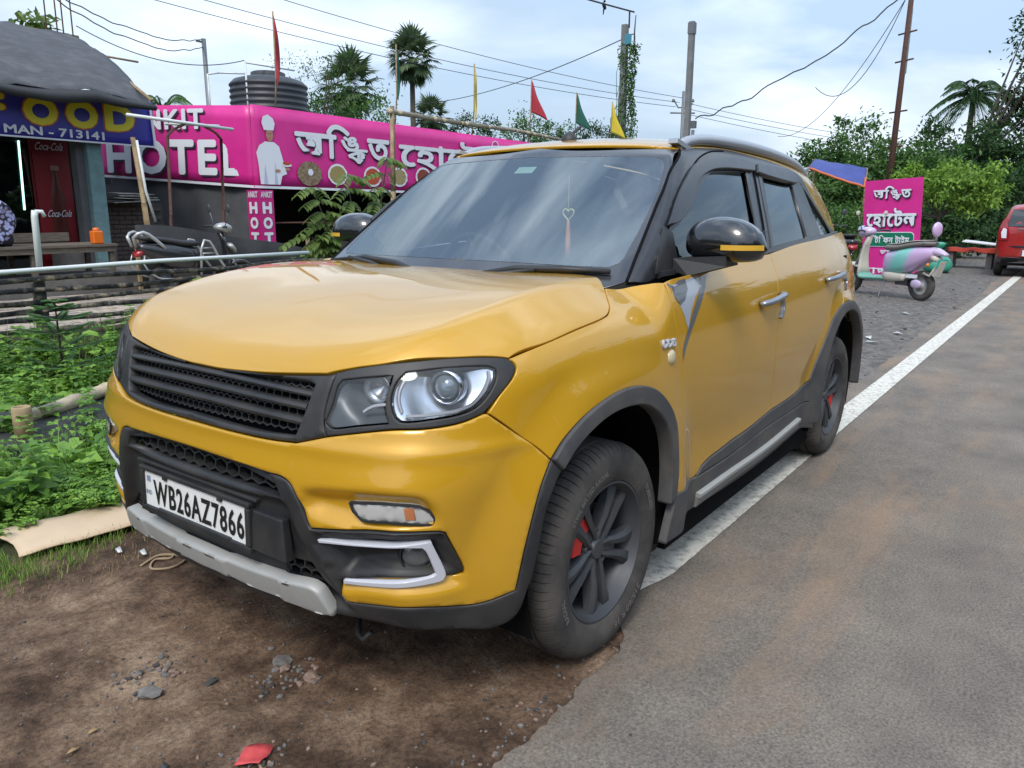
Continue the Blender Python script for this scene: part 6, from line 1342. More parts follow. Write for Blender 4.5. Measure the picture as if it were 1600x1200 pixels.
for sg in (1, -1):
    h_ = MB().ball((px0+.50, py0+.17*sg, 1.0), (.05, .035, .02), 10, 8)
    for f_ in range(4): h_.tube([(px0+.53, py0+(.15+.013*f_)*sg, 1.0), (px0+.575, py0+(.148+.013*f_)*sg, .985), (px0+.585, py0+(.148+.013*f_)*sg, .955)], [.0085, .008, .006], 6)
    h_.tube([(px0+.49, py0+.135*sg, 1.0), (px0+.53, py0+.12*sg, .985)], [.010, .008], 6); h_.build('hand', SKN, pe)
# brick wall and junk right of the pillar
BRK = [mat('brick_dark', (.085, .06, .05), rough=.9, var=.3, vscale=20, dirt=(.05, .06, .05), dscale=9, dlo=.4, dhi=.8, dfac=.6), mat('brick_darker', (.045, .038, .035), rough=.9, var=.3, vscale=20)]  # dark brick tones, the second deeper than the first
bw = empty('brick_wall', (0, 0, 0)); tag(bw, 'dark brick half-wall between the teal pillar and the hotel banner', 'wall')
MB().box((-5.75, -12.75, .72), (1.35, .16, 1.38)).build('mortar', mat('mortar', (.05, .048, .045), rough=.95), bw, smooth=False)
bme = MB().box((0, 0, 0), (.225, .05, .066)).build('brick', BRK[0], bw, smooth=False); first = True
for r_ in range(17):
    for c_ in range(6):
        x = -5.20-.235*c_-(.117 if r_ % 2 else 0); 
        if x < -6.33: continue
        o = bme if first else bme.copy()
        if not first: COL.objects.link(o)
        o.location = (x, -12.665+rng.uniform(-.008, .008), .10+.08*r_); first = False
jk = empty('metal_sheets', (0, 0, 0)); tag(jk, 'stack of old pale metal sheets on top of the dark brick wall', 'sheets')
SHT = mat('old_sheet', (.42, .40, .36), rough=.45, metal=.3, dirt=(.08, .06, .05), dscale=5, dlo=.42, dhi=.7, dfac=.9)
for k in range(5): MB().box((-5.72+.05*math.sin(k*2), -12.5, 1.44+.035*k), (.86-.07*k, .5, .012), rot=(R(3*math.sin(k)), R(4*math.cos(k*2)), R(5*math.sin(k*3)))).build('sheet', SHT, jk, smooth=False)
o = MB().box((-5.35, -13.1, 1.9), (.35, .3, .06), rot=(0, R(4), 0)).build('storage_box', SHT, None, smooth=False); o.name = 'storage_box'; tag(o, 'small pale box on the shelf behind the teal pillar', 'box')
MB().box((-5.35, -13.1, 1.80), (.5, .4, .12)).build('shelf', DARK, o, smooth=False)
# ------------------------------------------------------------------ hotel
ht = empty('hotel', (0, 0, 0)); tag(ht, 'low roadside eating house with dark open front below the pink banner', 'building')
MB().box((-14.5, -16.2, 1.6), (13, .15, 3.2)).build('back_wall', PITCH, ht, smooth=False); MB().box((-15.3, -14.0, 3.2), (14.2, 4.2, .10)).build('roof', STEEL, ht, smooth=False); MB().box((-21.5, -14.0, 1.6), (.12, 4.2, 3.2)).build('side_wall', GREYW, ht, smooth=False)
MB().box((-15.0, -14.0, .04), (13.6, 4.2, .08)).build('floor', CONC, ht, smooth=False)
for x in (-11.5, -15.0, -18.5): MB().tube([(x, -12.05, 0), (x, -12.05, 3.2)], .06, 8).build('post', IRON, ht)
MB().tube([(-8.4, -12.0, 1.02), (-18, -12.0, 1.02)], .022, 6).build('rail', IRON, ht)
# grey cloth wall below the left banner face
def lf(t, z, o=0.): return Vector((-8.0+.2776*t+.9607*o*1, -11.9-.9607*t+.2776*o, z))
V = []; nu, nv = 40, 10
for i in range(nu+1):
    for j in range(nv+1):
        u, v = i/nu, j/nv; p = lf(-.02+4.3*u, .03+1.98*v, -.10+.05*math.sin(u*26)*(1-v*.6)+.04*mnoise.noise(Vector((u*12, v*2, 5)))); V.append(p)
o = mesh('cloth_wall', V, [(i*(nv+1)+j, (i+1)*(nv+1)+j, (i+1)*(nv+1)+j+1, i*(nv+1)+j+1) for i in range(nu) for j in range(nv)], mat('cloth_grey', (.085, .088, .095), rough=.85, var=.2, vscale=2), ht); o.modifiers.new('thickness', 'SOLIDIFY').thickness = .006
MB().tube([lf(0, 3.3, -.1), lf(0, 0, -.1)], .05, 8).build('post', IRON, ht)
lb = banner('left_pink_banner', lf(4.05, 1.98), lf(0, 1.72), lf(0, 3.31), lf(4.05, 3.47), VINYL, 'left-hand pink banner face reading ANKIT HOTEL partly behind the blue banner', 'banner', wave=.010)
rdir = lf(0, 0)-lf(1, 0)
MR = plane_M(lf(2.02, 2.36, .02), (rdir.x, rdir.y, -.065))
flat_text('HOTEL', WV, 'letters', lb, lf(2.02, 2.36, .03), (rdir.x, rdir.y, -.055), 3.45, .72, bold=.035, shadow=SHD, sdx=.04, space=1.14)
flat_text('ANKIT', WV, 'letters', lb, lf(2.15, 3.11, .03), (rdir.x, rdir.y, -.03), 2.05, .40, bold=.03, shadow=SHD, sdx=.03, space=1.1)
rb_ = banner('right_pink_banner', (-7.98, -11.88, 1.72), (-21.0, -11.88, 1.66), (-21.0, -11.88, 3.20), (-8.0, -11.88, 3.33), VINYL, 'long pink banner with a chef and white Bengali hotel name facing the road', 'banner', nu=60, wave=.008)
def bengali(items, x, z, w, h, parent, y=-11.862, m=WV, sh=SHD, sx=.03, tilt=-.004, bold=.030, right=(-1, 0, 0)):
    if sh: word(items, sh, 'letter_shadow', parent, plane_M((x-sx, y, z-sx), (right[0], right[1], tilt)), w, h, bold=bold+.015)
    word(items, m, 'letter', parent, plane_M((x, y+.010*(1 if right == (-1, 0, 0) else 1), z), (right[0], right[1], tilt)), w, h, bold=bold)
K1 = ['অ', ('ি', 1, 1, -.02, 0), ('ঙ', .62, .72, -.52, .20), ('ক', .75, .75, -.30, -.02), ('ত', 1, 1, -.04, 0)]
K1 = ['অ', ('ি', 1, 1, -.06, 0), ('ঙ', .85, .62, -.30, .24), ('ক', .80, .62, -.42, -.10), ('ত', 1, 1, -.02, 0)]
K2 = ['ে', ('হ', 1, 1, -.03, 0), ('া', 1, 1, -.03, 0), ('ে', 1, 1, -.03, 0), ('ট', 1, 1, -.03, 0), ('ল', 1, 1, -.03, 0)]
bengali(K1, -10.40, 2.72, 2.75, .80, rb_); bengali(K2, -14.15, 2.66, 4.1, .76, rb_)
CH = [WV, mat('chef_skin', (.40, .21, .14), rough=.6), mat('chef_fold', (.42, .48, .62), rough=.6), mat('food_red', (.42, .07, .03), rough=.6)]
def disc2(cx, cz, rx, rz, m, name, y=-11.850, n=20, parent=None, seed=0):
    V = [(cx+rx*math.cos(2*math.pi*k/n)*(1+.04*math.sin(k*3+seed)), y, cz+rz*math.sin(2*math.pi*k/n)) for k in range(n)]; return mesh(name, V, [tuple(range(n))], m, parent, smooth=False)
def poly2(pts, m, name, y, parent): return mesh(name, [(p[0], y, p[1]) for p in pts], [tuple(range(len(pts)))], m, parent, smooth=False)
poly2([(-8.12, 1.80), (-8.10, 2.15), (-8.06, 2.42), (-8.14, 2.56), (-8.28, 2.64), (-8.50, 2.64), (-8.62, 2.56), (-8.70, 2.30), (-8.78, 2.02), (-8.66, 1.98), (-8.60, 1.80)], WV, 'chef_jacket', -11.852, rb_)
poly2([(-8.20, 1.80), (-8.25, 2.2), (-8.30, 1.80)], CH[2], 'chef_jacket_fold', -11.849, rb_); poly2([(-8.54, 1.80), (-8.50, 2.25), (-8.46, 1.80)], CH[2], 'chef_jacket_fold', -11.849, rb_)
disc2(-8.40, 2.78, .085, .13, CH[1], 'chef_face', -11.849, parent=rb_); poly2([(-8.27, 2.86), (-8.22, 3.00), (-8.26, 3.12), (-8.38, 3.17), (-8.50, 3.10), (-8.54, 3.0), (-8.50, 2.87)], WV, 'chef_hat', -11.846, rb_)
disc2(-8.37, 2.80, .012, .010, SHD, 'chef_eye', -11.845, 8, rb_); disc2(-8.43, 2.80, .012, .010, SHD, 'chef_eye', -11.845, 8, rb_); disc2(-8.40, 2.715, .03, .008, CH[3], 'chef_mouth', -11.845, 8, rb_)
disc2(-8.78, 2.20, .13, .035, CH[0], 'dish', -11.846, parent=rb_); disc2(-8.78, 2.235, .10, .035, CH[3], 'dish_food', -11.843, parent=rb_); disc2(-8.55, 2.08, .07, .03, CH[1], 'chef_hand', -11.843, 10, rb_); disc2(-8.80, 2.12, .06, .03, CH[1], 'chef_hand', -11.843, 10, rb_)
fm_ = [mat('dish_mixed', (.32, .26, .16), rough=.7, col2=(.10, .04, .03), vscale=22), mat('dish_green', (.22, .24, .06), rough=.7, col2=(.40, .24, .12), vscale=20), CH[3], mat('dish_pale', (.42, .36, .18), rough=.7, col2=(.20, .14, .06), vscale=20), mat('dish_brown', (.30, .06, .04), rough=.7, col2=(.12, .03, .02), vscale=25)]
for i, (x, z, r_) in enumerate(((-9.38, 2.05, .33), (-10.16, 2.06, .28), (-11.22, 2.05, .28), (-12.1, 2.07, .28), (-12.95, 2.1, .28), (-13.9, 2.1, .28))):
    if i: disc2(x, z, r_, r_*.82, WV, 'plate', -11.852, parent=rb_)
    disc2(x, z, r_*(.82 if i else 1), r_*(.66 if i else .78), fm_[i % 5], 'plate_food', -11.848, parent=rb_, seed=i)
    if i == 0: disc2(x-.02, z+.03, .07, .07, WV, 'rice', -11.844, parent=rb_)
disc2(-15.9, 3.05, .16, .12, WV, 'seal', -11.852, parent=rb_); disc2(-15.9, 3.05, .12, .09, VINYL, 'seal', -11.848, parent=rb_)
cl_ = empty('column_banner', (0, 0, 0)); tag(cl_, 'narrow pink column banner with ANKIT HOTEL stacked downwards on two faces at the corner', 'banner')
c0 = Vector((-7.86, -11.56, 0))
MB().box((-8.03, -11.78, .84), (.34, .40, 1.68)).build('column', mat('column_pink', (.50, .018, .19), rough=.4), cl_, smooth=False)
# faces: one along x (facing the road), one turned towards the stall
for i_, (org, rt, w_) in enumerate((((-8.03, -11.578, 0), (-1, 0, 0), .34), ((-7.858, -11.78, 0), (0, 1, 0), .40))):
    nrm = Vector(rt).cross(Vector((0, 0, 1)))
    for k, ch in enumerate('HOTEL'):
        for mm, dd, s_ in ((SHD, .002, .010), (WV, .005, 0)):
            me = text_mesh(ch, 1, 0, .06, fit=(w_*.66, .235)); ob = link('letter' if mm is WV else 'letter_shadow', me, mm, cl_, smooth=False); ob.matrix_basis = plane_M(Vector(org)+nrm*dd+Vector((0, 0, 1.33-.30*k-s_))+Vector(rt)*s_, rt)
    me = text_mesh('ANKIT', 1, 0, .03, fit=(w_*.80, .12)); ob = link('letter', me, WV, cl_, smooth=False); ob.matrix_basis = plane_M(Vector(org)+nrm*.005+Vector((0, 0, 1.59)), rt)
# water tank on the roof with its pipes
tk = empty('water_tank', (-10.45, -14.5, 0)); tag(tk, 'black ribbed plastic water tank on the roof behind the pink banner', 'tank')
pf_ = [(0, 3.2), (.86, 3.2), (.88, 3.25)]
for k in range(7): z = 3.30+.135*k; pf_ += [(.88, z), (.91, z+.03), (.91, z+.06), (.88, z+.09)]
pf_ += [(.80, 4.28), (.60, 4.34), (.40, 4.36), (.40, 4.46), (.36, 4.48), (0, 4.48)]
MB().lathe(pf_, 40).build('barrel', mat('tank_black', (.035, .038, .045), rough=.5), tk)
pf2 = empty('pipe_frame', (0, 0, 0)); tag(pf2, 'thin white pipe frame standing left of the black water tank', 'pipe')
for a, b in (((-9.62, -14.2, 3.2), (-9.62, -14.2, 4.62)), ((-9.62, -14.2, 4.56), (-11.0, -14.2, 4.57)), ((-9.2, -14.6, 4.32), (-9.62, -14.2, 4.32)), ((-8.9, -14.6, 3.2), (-8.9, -14.6, 4.25)), ((-8.9, -14.6, 4.25), (-9.2, -14.6, 4.32))): MB().tube([a, b], .022, 6).build('pipe', PVC, pf2)
# flags
FL = {'red': mat('flag_red', (.36, .03, .045), rough=.8), 'green': mat('flag_green', (.015, .10, .075), rough=.8), 'yellow': mat('flag_yellow', (.62, .48, .04), rough=.8)}
def flag(x, zt, zb, col, kind, label, y=-11.8):
    root = empty('flag', (x, y, 0)); tag(root, label, 'flag', 'coloured pennants on poles along the pink banner'); MB().tube([(.0, -.12, 3.1), (.0, -.02, 3.9), (.0, 0, zt)], .016, 6).build('pole', BAM, root); V = []
    n = 14
    for i in range(n+1):
        t = i/n
        if kind == 'furled': z = zt-.04-(zt-.04-zb)*t; w = .16*math.sin(math.pi*min(1, t*1.05)**1.3)*(1-.3*t); V += [(0, .0, z), (-w*.5, .05*math.sin(t*9), z-.02), (-w, .03*math.sin(t*7+1), z-.04)]
        else: z = zt-.04-(zt-.04-zb-.12)*t; w = .46*t; V += [(0, 0, z), (-w*.30+.05*math.sin(t*5), w*.40, z-.10*t), (-w*.59, w*.80+.04*math.sin(t*6+2), z-.24*t*t)]
    mesh('cloth', V, [(i*3+j, i*3+j+1, (i+1)*3+j+1, (i+1)*3+j) for i in range(n) for j in range(2)], FL[col], root).modifiers.new('thickness', 'SOLIDIFY').thickness = .004
flag(-8.62, 5.13, 3.75, 'red', 'furled', 'tall furled dark red flag above the corner of the pink banner'); flag(-12.05, 5.06, 3.85, 'green', 'furled', 'furled green flag beside the tall fan palm'); flag(-14.94, 5.04, 3.6, 'yellow', 'furled', 'furled thin yellow flag right of the tall fan palm')
flag(-17.55, 4.97, 3.95, 'red', 'open', 'open red pennant above the yellow SUV roof'); flag(-20.02, 4.9, 3.85, 'green', 'open', 'open dark green pennant between the red and the yellow pennant'); flag(-22.3, 4.86, 3.75, 'yellow', 'open', 'open yellow pennant beside the vine-covered pole')
# bamboo poles, lamp tubes, sticks in front
bamboo('bamboo_post', [(-10.50, -10.5, 0), (-10.52, -10.5, 1.7), (-10.56, -10.5, 3.45)], .055, BAM, 'upright bamboo post in front of the pink Bengali banner', 'post')
bamboo('bamboo_pole', [(-10.45, -10.5, 3.34), (-12.8, -10.5, 3.30), (-15, -10.5, 3.30), (-17.2, -10.5, 3.22)], .055, BAMP, 'long pale bamboo pole lying level above the pink banner towards the yellow SUV roof', 'pole')
bamboo('bamboo_stick', [(-5.44, -10.8, 0), (-5.5, -10.8, 1.2), (-5.57, -10.8, 2.5), (-5.9, -10.8, 2.72)], .028, IRON, 'thin brown stick left of the two holding the lamp tubes', 'stick'); bamboo('bamboo_stick', [(-6.46, -10.8, 0), (-6.52, -10.8, 1.3), (-6.58, -10.8, 2.52), (-6.25, -10.8, 2.72)], .028, IRON, 'thin brown stick right of the two holding the lamp tubes', 'stick')
bamboo('leaning_post', [(-5.16, -10.9, .2), (-5.10, -10.9, 1.4), (-5.02, -10.9, 2.45)], .045, BAM, 'leaning grey bamboo post under the right end of the blue banner', 'post')
for pts, r_, lab in (([(-4.89, -10.78, 2.775), (-6.82, -10.78, 2.70)], .028, 'long white lamp tube crossing the blue banner and the pink banner'), ([(-5.57, -10.84, 2.69), (-6.59, -10.84, 2.75)], .018, 'short white lamp tube behind the long one'), ([(-5.06, -10.86, 2.4), (-5.12, -10.84, 1.6), (-5.24, -10.84, 1.1)], .022, 'white plastic pipe bound to the leaning post')):
    o = MB().tube(pts, r_, 8).build('lamp_tube' if 'lamp' in lab else 'plastic_pipe', PVC); tag(o, lab, 'lamp' if 'lamp' in lab else 'pipe')
# ------------------------------------------------------------------ brick paving, fence, white pipe
PB = [mat('paver_grey', (.33, .28, .23), rough=.9, var=.3, vscale=15, dirt=(.06, .06, .045), dscale=4, dlo=.45, dhi=.75, dfac=.7), mat('paver_tan', (.42, .34, .26), rough=.9, var=.25, vscale=15, dirt=(.07, .065, .05), dscale=4, dlo=.45, dhi=.75, dfac=.6)]
bpv = mesh('brick_paving', [(1.5, -10.2, .012), (-7.2, -10.2, .012), (-7.2, -6.75, .012), (1.5, -6.75, .012)], [(0, 1, 2, 3)], mat('joint_soil', (.05, .045, .035), rough=.95)); bpv['kind'] = 'structure'
proto = [MB().box((0, 0, 0), (.24, .115, .05)).build('paver', PB[k], bpv, smooth=False) for k in (0, 1)]; cnt = 0; rest = MB()
cells = []
for i in range(36):
    for j in range(29):
        x = .9-.25*i-(.125 if j % 2 else 0); y = -6.82-.122*j
        if -7.1 < x < 1.2 and y > -10.2: cells.append((x, y))
cells.sort(key=lambda c: (c[0]-1.9)**2+(c[1]-1.9)**2)
for x, y in cells:
    vis = True; a = rng.normal(0, .02); z = .03+rng.uniform(-.006, .008)
    if cnt < 298 and x > -4.5 and rng.random() < .97:
        k = int(rng.random() < .4)
        if cnt < 2: o = proto[cnt]
        else: o = proto[k].copy(); COL.objects.link(o)
        o.location = (x, y, z); o.rotation_euler = (rng.normal(0, .02), rng.normal(0, .02), a); cnt += 1
    else: rest.box((x, y, z), (.24, .115, .05), rot=(0, 0, a), mi=int(rng.random() < .4))
o = rest.build('paver', PB, bpv, smooth=False); o['kind'] = 'stuff'
CHAR = mat('burnt_bamboo', (.028, .026, .026), rough=.75, dirt=(.30, .24, .17), dscale=9, dlo=.47, dhi=.64, dfac=.9, bump=.2, bscale=40)
fe_ = empty('bamboo_fence', (0, 0, 0)); tag(fe_, 'low fence of dark weathered bamboo rails between the weeds and the brick paving', 'fence')
for z0, z1, ex in ((.615, .64, -5.6), (.51, .53, -5.4), (.41, .41, -5.0), (.32, .29, -4.8), (.215, .22, -4.4), (.12, .14, -4.2)):
    pts = [(1.3, -6.55, z0-.02)]+[(x, -6.55+.03*math.sin(x*3+z0*9), z0+(z1-z0)*(.9-x)/(.9-ex)*.8+.018*math.sin(x*2.3+z0*20)) for x in np.linspace(.4, ex, 7)]
    bamboo('rail', pts, .030, CHAR, None, parent=fe_, nodes=.33)
for x in (-1.56, -3.6, -5.5): MB().box((x, -6.60, .22), (.12, .06, .84), taper=.9).build('post', CHAR, fe_, smooth=False)
o = MB().tube([(1.2, -6.5, .70), (-.3, -6.5, .705), (-1.2, -6.5, .72), (-2.8, -6.5, .75), (-4.9, -6.5, .755)], .024, 10).build('plastic_pipe', PVC); tag(o, 'long white plastic pipe laid along the top of the bamboo fence', 'pipe')
o = MB().tube([(-1.60, -6.62, .70), (-1.615, -6.62, 1.24), (-1.625, -6.62, 1.30)], .032, 10).tube([(-1.625, -6.62, 1.29), (-1.68, -6.60, 1.29), (-1.70, -6.6, 1.24)], .020, 8).build('plastic_pipe', PVC); tag(o, 'short upright white pipe with a hooked top standing on the fence', 'pipe')
# black sheet edge stretched behind the scooter
ns = MB(); V = []
for i in range(31):
    u = i/30; x = -4.4-2.8*u; zt_ = 1.07-.46*u**1.4+.02*math.sin(u*9); V += [(x, -9.95+.6*u, zt_), (x, -9.95+.6*u+.05*math.sin(u*30), .05)]
o = mesh('black_netting', V, [(2*i, 2*i+1, 2*i+3, 2*i+2) for i in range(30)], DARK); o.modifiers.new('thickness', 'SOLIDIFY').thickness = .01; tag(o, 'sagging sheet of black netting strung behind the parked black scooter', 'netting')
for x_, y_ in ((-4.4, -9.95), (-7.2, -9.35)): MB().box((x_, y_, .4), (.05, .05, .9)).build('stake', BAM, o, smooth=False)
# lying bamboo in the ditch, short stump
bamboo('fallen_bamboo', [(.7, -3.30, .02), (.0, -3.50, -.02), (-.5, -3.60, .04), (-1.1, -3.75, .10)], .055, BAMP, 'pale fallen bamboo pole lying among the weeds at the left edge', 'bamboo'); o = MB().lathe([(0, .0), (.055, 0), (.055, .24), (.05, .245), (.04, .245), (.04, .2), (0, .2)], 14, Matrix.Translation((.0, -3.24, -.1))).build('bamboo_stump', BAM); tag(o, 'short upright bamboo stump in front of the fallen bamboo pole', 'stump')
o = mesh('black_sheet', [(.6, -3.3, -.05), (.2, -2.7, -.10), (-.9, -3.0, -.06), (-.9, -3.7, .02), (0, -3.8, .0)], [(0, 1, 2, 3, 4)], DARK); o.modifiers.new('thickness', 'SOLIDIFY').thickness = .01; tag(o, 'black plastic sheet lying under the fallen bamboo pole', 'sheet')
# ------------------------------------------------------------------ trees and plants
LD = leafmat('leaf_dark', (.010, .030, .010), (.045, .105, .028), scale=.5, rough=.75); LM = leafmat('leaf_mid', (.018, .055, .012), (.10, .20, .045), scale=.5, rough=.75); LB = leafmat('leaf_bright', (.07, .14, .02), (.24, .40, .06), scale=.8, trans=.35, rough=.7); LF_ = leafmat('leaf_fan', (.035, .065, .03), (.12, .17, .08), scale=.5); LS = leafmat('leaf_shrub', (.04, .085, .018), (.17, .24, .06), scale=2.5, trans=.35)
BARK = mat('bark', (.075, .060, .048), rough=.95, var=.3, vscale=5, bump=.5, bscale=12)
def rdir(n): v = rng.normal(0, 1, (n, 3)); return v/np.linalg.norm(v, axis=1)[:, None]
def tree(name, label, base, blobs, leaf, n, ls, trunk_r=.18, group=None, clump=.35, cat='tree', top=None, hang=0.):
    """blobs: (x, y, z, rx, ry, rz) relative to base; leaves gathered in clumps through each blob"""
    root = empty(name, base); tag(root, label, cat, group); parts = []; vol = np.array([b[3]*b[4]*b[5] for b in blobs]); tips = []
    for b, w in zip(blobs, vol/vol.sum()):
        nb = max(20, int(n*w)); nc = max(6, int(nb/55)); u = rdir(nc)*(rng.uniform(.25, 1, nc)**.45)[:, None]; cc = np.array(b[:3])+u*np.array(b[3:])*(1+.18*rng.normal(0, 1, nc))[:, None]; tips += list(cc[:4])
        k = rng.integers(0, nc, nb); cs = clump*min(b[3:])*rng.uniform(.5, 1.3, nc); P = cc[k]+rng.normal(0, 1, (nb, 3))*cs[k][:, None]*np.array([1, 1, .7])*.55
        out = (P-np.array(b[:3])); out /= (np.linalg.norm(out, axis=1)[:, None]+1e-6); D_ = rdir(nb)+out*.6+np.array([0, 0, -hang]); Nn = rdir(nb)*.7+np.array([0, 0, 1.])+out*.5
        parts.append(leaves(P, D_, Nn, rng.uniform(.7, 1.3, nb)*ls, rng.uniform(.35, .6, nb)*ls, .15))
    V, F = cat_(parts); npmesh('crown', V, F, leaf, root)
    mb = MB(); zc = np.mean([b[2] for b in blobs]); f = Vector((blobs[0][0]*.3, blobs[0][1]*.3, zc*.6)); mb.tube([(0, 0, -.1), (f.x*.4, f.y*.4, f.z*.5), tuple(f)], [trunk_r, trunk_r*.8, trunk_r*.65], 8)
    for t in tips: m_ = f.lerp(Vector(t), .5)+Vector((0, 0, .1*zc*.3)); mb.tube([tuple(f), tuple(m_), tuple(t)], [trunk_r*.45, trunk_r*.25, trunk_r*.08], 5, cap=False)
    mb.build('trunk', BARK, root); return root
def fan_palm(label, base, H, rc, nf=34, seg=22, lean=(0, 0), droop=.3, skirt=True):
    root = empty('fan_palm', base); tag(root, label, 'palm'); parts = []; c = np.array([lean[0], lean[1], H])
    for k in range(nf):
        az = k*2.399; el = R(85)-R(150)*(k/nf)**.9; d = np.array([math.cos(az)*math.cos(el), math.sin(az)*math.cos(el), math.sin(el)]); s = np.array([-math.sin(az), math.cos(az), 0]); n_ = np.cross(d, s)
        hub = c+d*rc*rng.uniform(.42, .58); a = np.linspace(R(-118), R(118), seg); dirs = np.cos(a)[:, None]*d+np.sin(a)[:, None]*s+n_*.18*np.sin(a*2)[:, None]+np.array([0, 0, -droop*.5])
        L = rc*.52*(1-.25*np.abs(a)/2)*rng.uniform(.85, 1.1, seg); parts.append(leaves(np.tile(hub, (seg, 1)), dirs, np.tile(n_, (seg, 1)), L, L*.14+.02, .1, wide=.55))
        parts.append(leaves(c[None], (hub-c)[None], n_[None], [np.linalg.norm(hub-c)], [.07], .2))
    if skirt:
        n = 140; a = rng.uniform(0, 6.28, n); P = c+np.stack([np.cos(a)*.15, np.sin(a)*.15, rng.uniform(-1.0, .1, n)*rc*.5], 1); parts.append(leaves(P, np.stack([np.cos(a)*.5, np.sin(a)*.5, -np.ones(n)], 1), rdir(n), rng.uniform(.3, .6, n)*rc, np.full(n, .10), .2))
    V, F = cat_(parts); npmesh('crown', V, F, LF_, root); MB().tube([(0, 0, -.2), (lean[0]*.3, lean[1]*.3, H*.5), (lean[0], lean[1], H)], [.30, .20, .17], 10).build('trunk', BARK, root); return root
def feather_palm(label, base, H, L0, nf=22, lean=(0, 0), leaf=None, lw=.05, ll=.5, r=.16, cat='palm'):
    root = empty('coconut_palm', base); tag(root, label, cat); parts = []; c = np.array([lean[0], lean[1], H]); mb = MB()
    for k in range(nf):
        az = k*2.399+rng.uniform(-.2, .2); el = R(78)-R(105)*(k/nf); L = L0*rng.uniform(.85, 1.1); d = np.array([math.cos(az), math.sin(az), 0]); s = np.array([-math.sin(az), math.cos(az), 0])
        t = np.linspace(0, 1, 34); x = L*(t*math.cos(el)+.12*t*t); z = L*(t*math.sin(el)-(.62+.25*math.cos(el))*t**2.1); P = c+x[:, None]*d+np.array([0, 0, 1.])*z[:, None]; T = np.gradient(P, axis=0); mb.tube([tuple(q) for q in P[::4]], [.035*(1-i/10)+.008 for i in range(len(P[::4]))], 4, cap=False)
        for sg in (1, -1):
            q = P[3:]; D_ = s*sg*.9+T[3:]/np.linalg.norm(T[3:], axis=1)[:, None]*.55+np.array([0, 0, -.55]); n = len(q); l = ll*np.sin(np.linspace(.35, 2.9, n))**.5*rng.uniform(.85, 1.1, n); parts.append(leaves(q, D_, np.tile([0, 0, 1.], (n, 1))+s*sg*.3, l, np.full(n, lw), .1))
    V, F = cat_(parts); npmesh('crown', V, F, leaf or LF_, root); mb.build('frond_ribs', leaf or LF_, root); MB().tube([(0, 0, -.2), (lean[0]*.2, lean[1]*.2, H*.5), (lean[0], lean[1], H)], [r*1.3, r, r*.85], 10).build('trunk', BARK, root); return root
fan_palm('tall fan palm with a full round crown and hanging skirt above the pink banner', (-41.2, -38.9, 0), 11.8, 2.3, 40)
fan_palm('lower fan palm left of the tall fan palm behind the pink banner', (-34.8, -38.2, 0), 9.0, 2.4, 34, lean=(.3, .1)); fan_palm('short fan palm low above the banner right of the tall fan palm', (-46.5, -42, 0), 8.4, 2.0, 26)
feather_palm('date palm behind the food stall between the grey tarp and the lamp pole', (-13.3, -24.1, 0), 4.3, 2.0, 40, ll=.34, lw=.03, leaf=LM)
tree('thin_tree', 'airy thin-leaved tree standing left of the lower fan palm', (-26.5, -31.7, 0), [(0, 0, 7.6, 1.5, 1.5, 1.5), (.9, -.5, 6.2, 1.1, 1.1, 1.0), (-.8, .8, 8.8, .8, .8, .6)], LM, 1500, .15, .10, clump=.5)
dark_g = 'trees behind the pink banner'
for i, (b, bl, lab) in enumerate([((-29.5, -35.8, 0), [(0, 0, 5.6, 3.0, 3.0, 2.0), (1.5, 2.0, 4.6, 2.4, 2.4, 1.8)], 'dark broad tree behind the black water tank'), ((-34.0, -36.5, 0), [(0, 0, 6.0, 3.2, 3.2, 2.4), (-2, -1, 4.6, 2.6, 2.6, 2.0)], 'dark leafy mass below the lower fan palm'),
        ((-46.0, -37.4, 0), [(0, 0, 6.2, 2.6, 2.6, 1.9), (-1.8, -1, 5.2, 2.4, 2.4, 1.5)], 'dark green tree right of the tall fan palm trunk'), ((-49.5, -34.5, 0), [(0, 0, 6.6, 2.0, 2.0, 2.0), (-2.0, .6, 6.2, 1.8, 1.8, 1.7)], 'bushy tree behind the open red pennant'), ((-52.5, -30.0, 0), [(0, 0, 5.8, 2.6, 2.6, 1.8), (2.2, -2.2, 5.2, 2.0, 2.0, 1.5)], 'loose tree behind the green pennant and the roof aerial'),
        ((-40, -37, 0), [(0, 0, 5.0, 3.0, 3.0, 1.9), (-2.5, .5, 4.8, 2.5, 2.5, 1.8)], 'low dark tree behind the bamboo pole')]):
    tree('dark_tree', lab, b, bl, LD if i % 2 == 0 else LM, 3600, .26, .2, dark_g)
tree('broad_tree', 'big-leaved tree at the top left corner behind the tarp roof', (-9.2, -26.4, 0), [(0, 0, 6.6, 1.6, 1.6, 1.1), (1.6, .4, 7.3, 1.6, 1.4, 1.0), (-1.2, -.5, 5.6, 1.2, 1.2, .8)], LS, 1500, .34, .15, clump=.4, hang=.5)
# right side: hedge of trees beyond the sign
rg_ = 'trees beyond the pink sign'
tree('hedge_tree', 'bushy tree behind the blue tarpaulin at the left of the thicket', (-25, -5.6, 0), [(0, 0, 1.9, 1.5, 1.5, 1.4), (-.6, .9, 2.9, 1.2, 1.2, 1.1), (.2, -.9, .9, 1.2, 1.2, .9)], LM, 8000, .17, .1, rg_)
tree('hedge_tree', 'dark green tree rising behind the top of the pink sign', (-27.6, -3.9, 0), [(0, 0, 2.3, 1.9, 1.9, 1.3), (-1.6, .4, 1.9, 1.6, 1.6, 1.3), (.6, .9, 1.4, 1.6, 1.6, 1.4)], LM, 11000, .18, .12, rg_)
tree('hedge_tree', 'tree with a pointed top left of the iron pole', (-31, -6.6, 0), [(0, 0, 2.4, 1.5, 1.5, 1.3), (.1, 0, 4.2, .5, .5, .8)], LM, 3200, .18, .1, rg_)
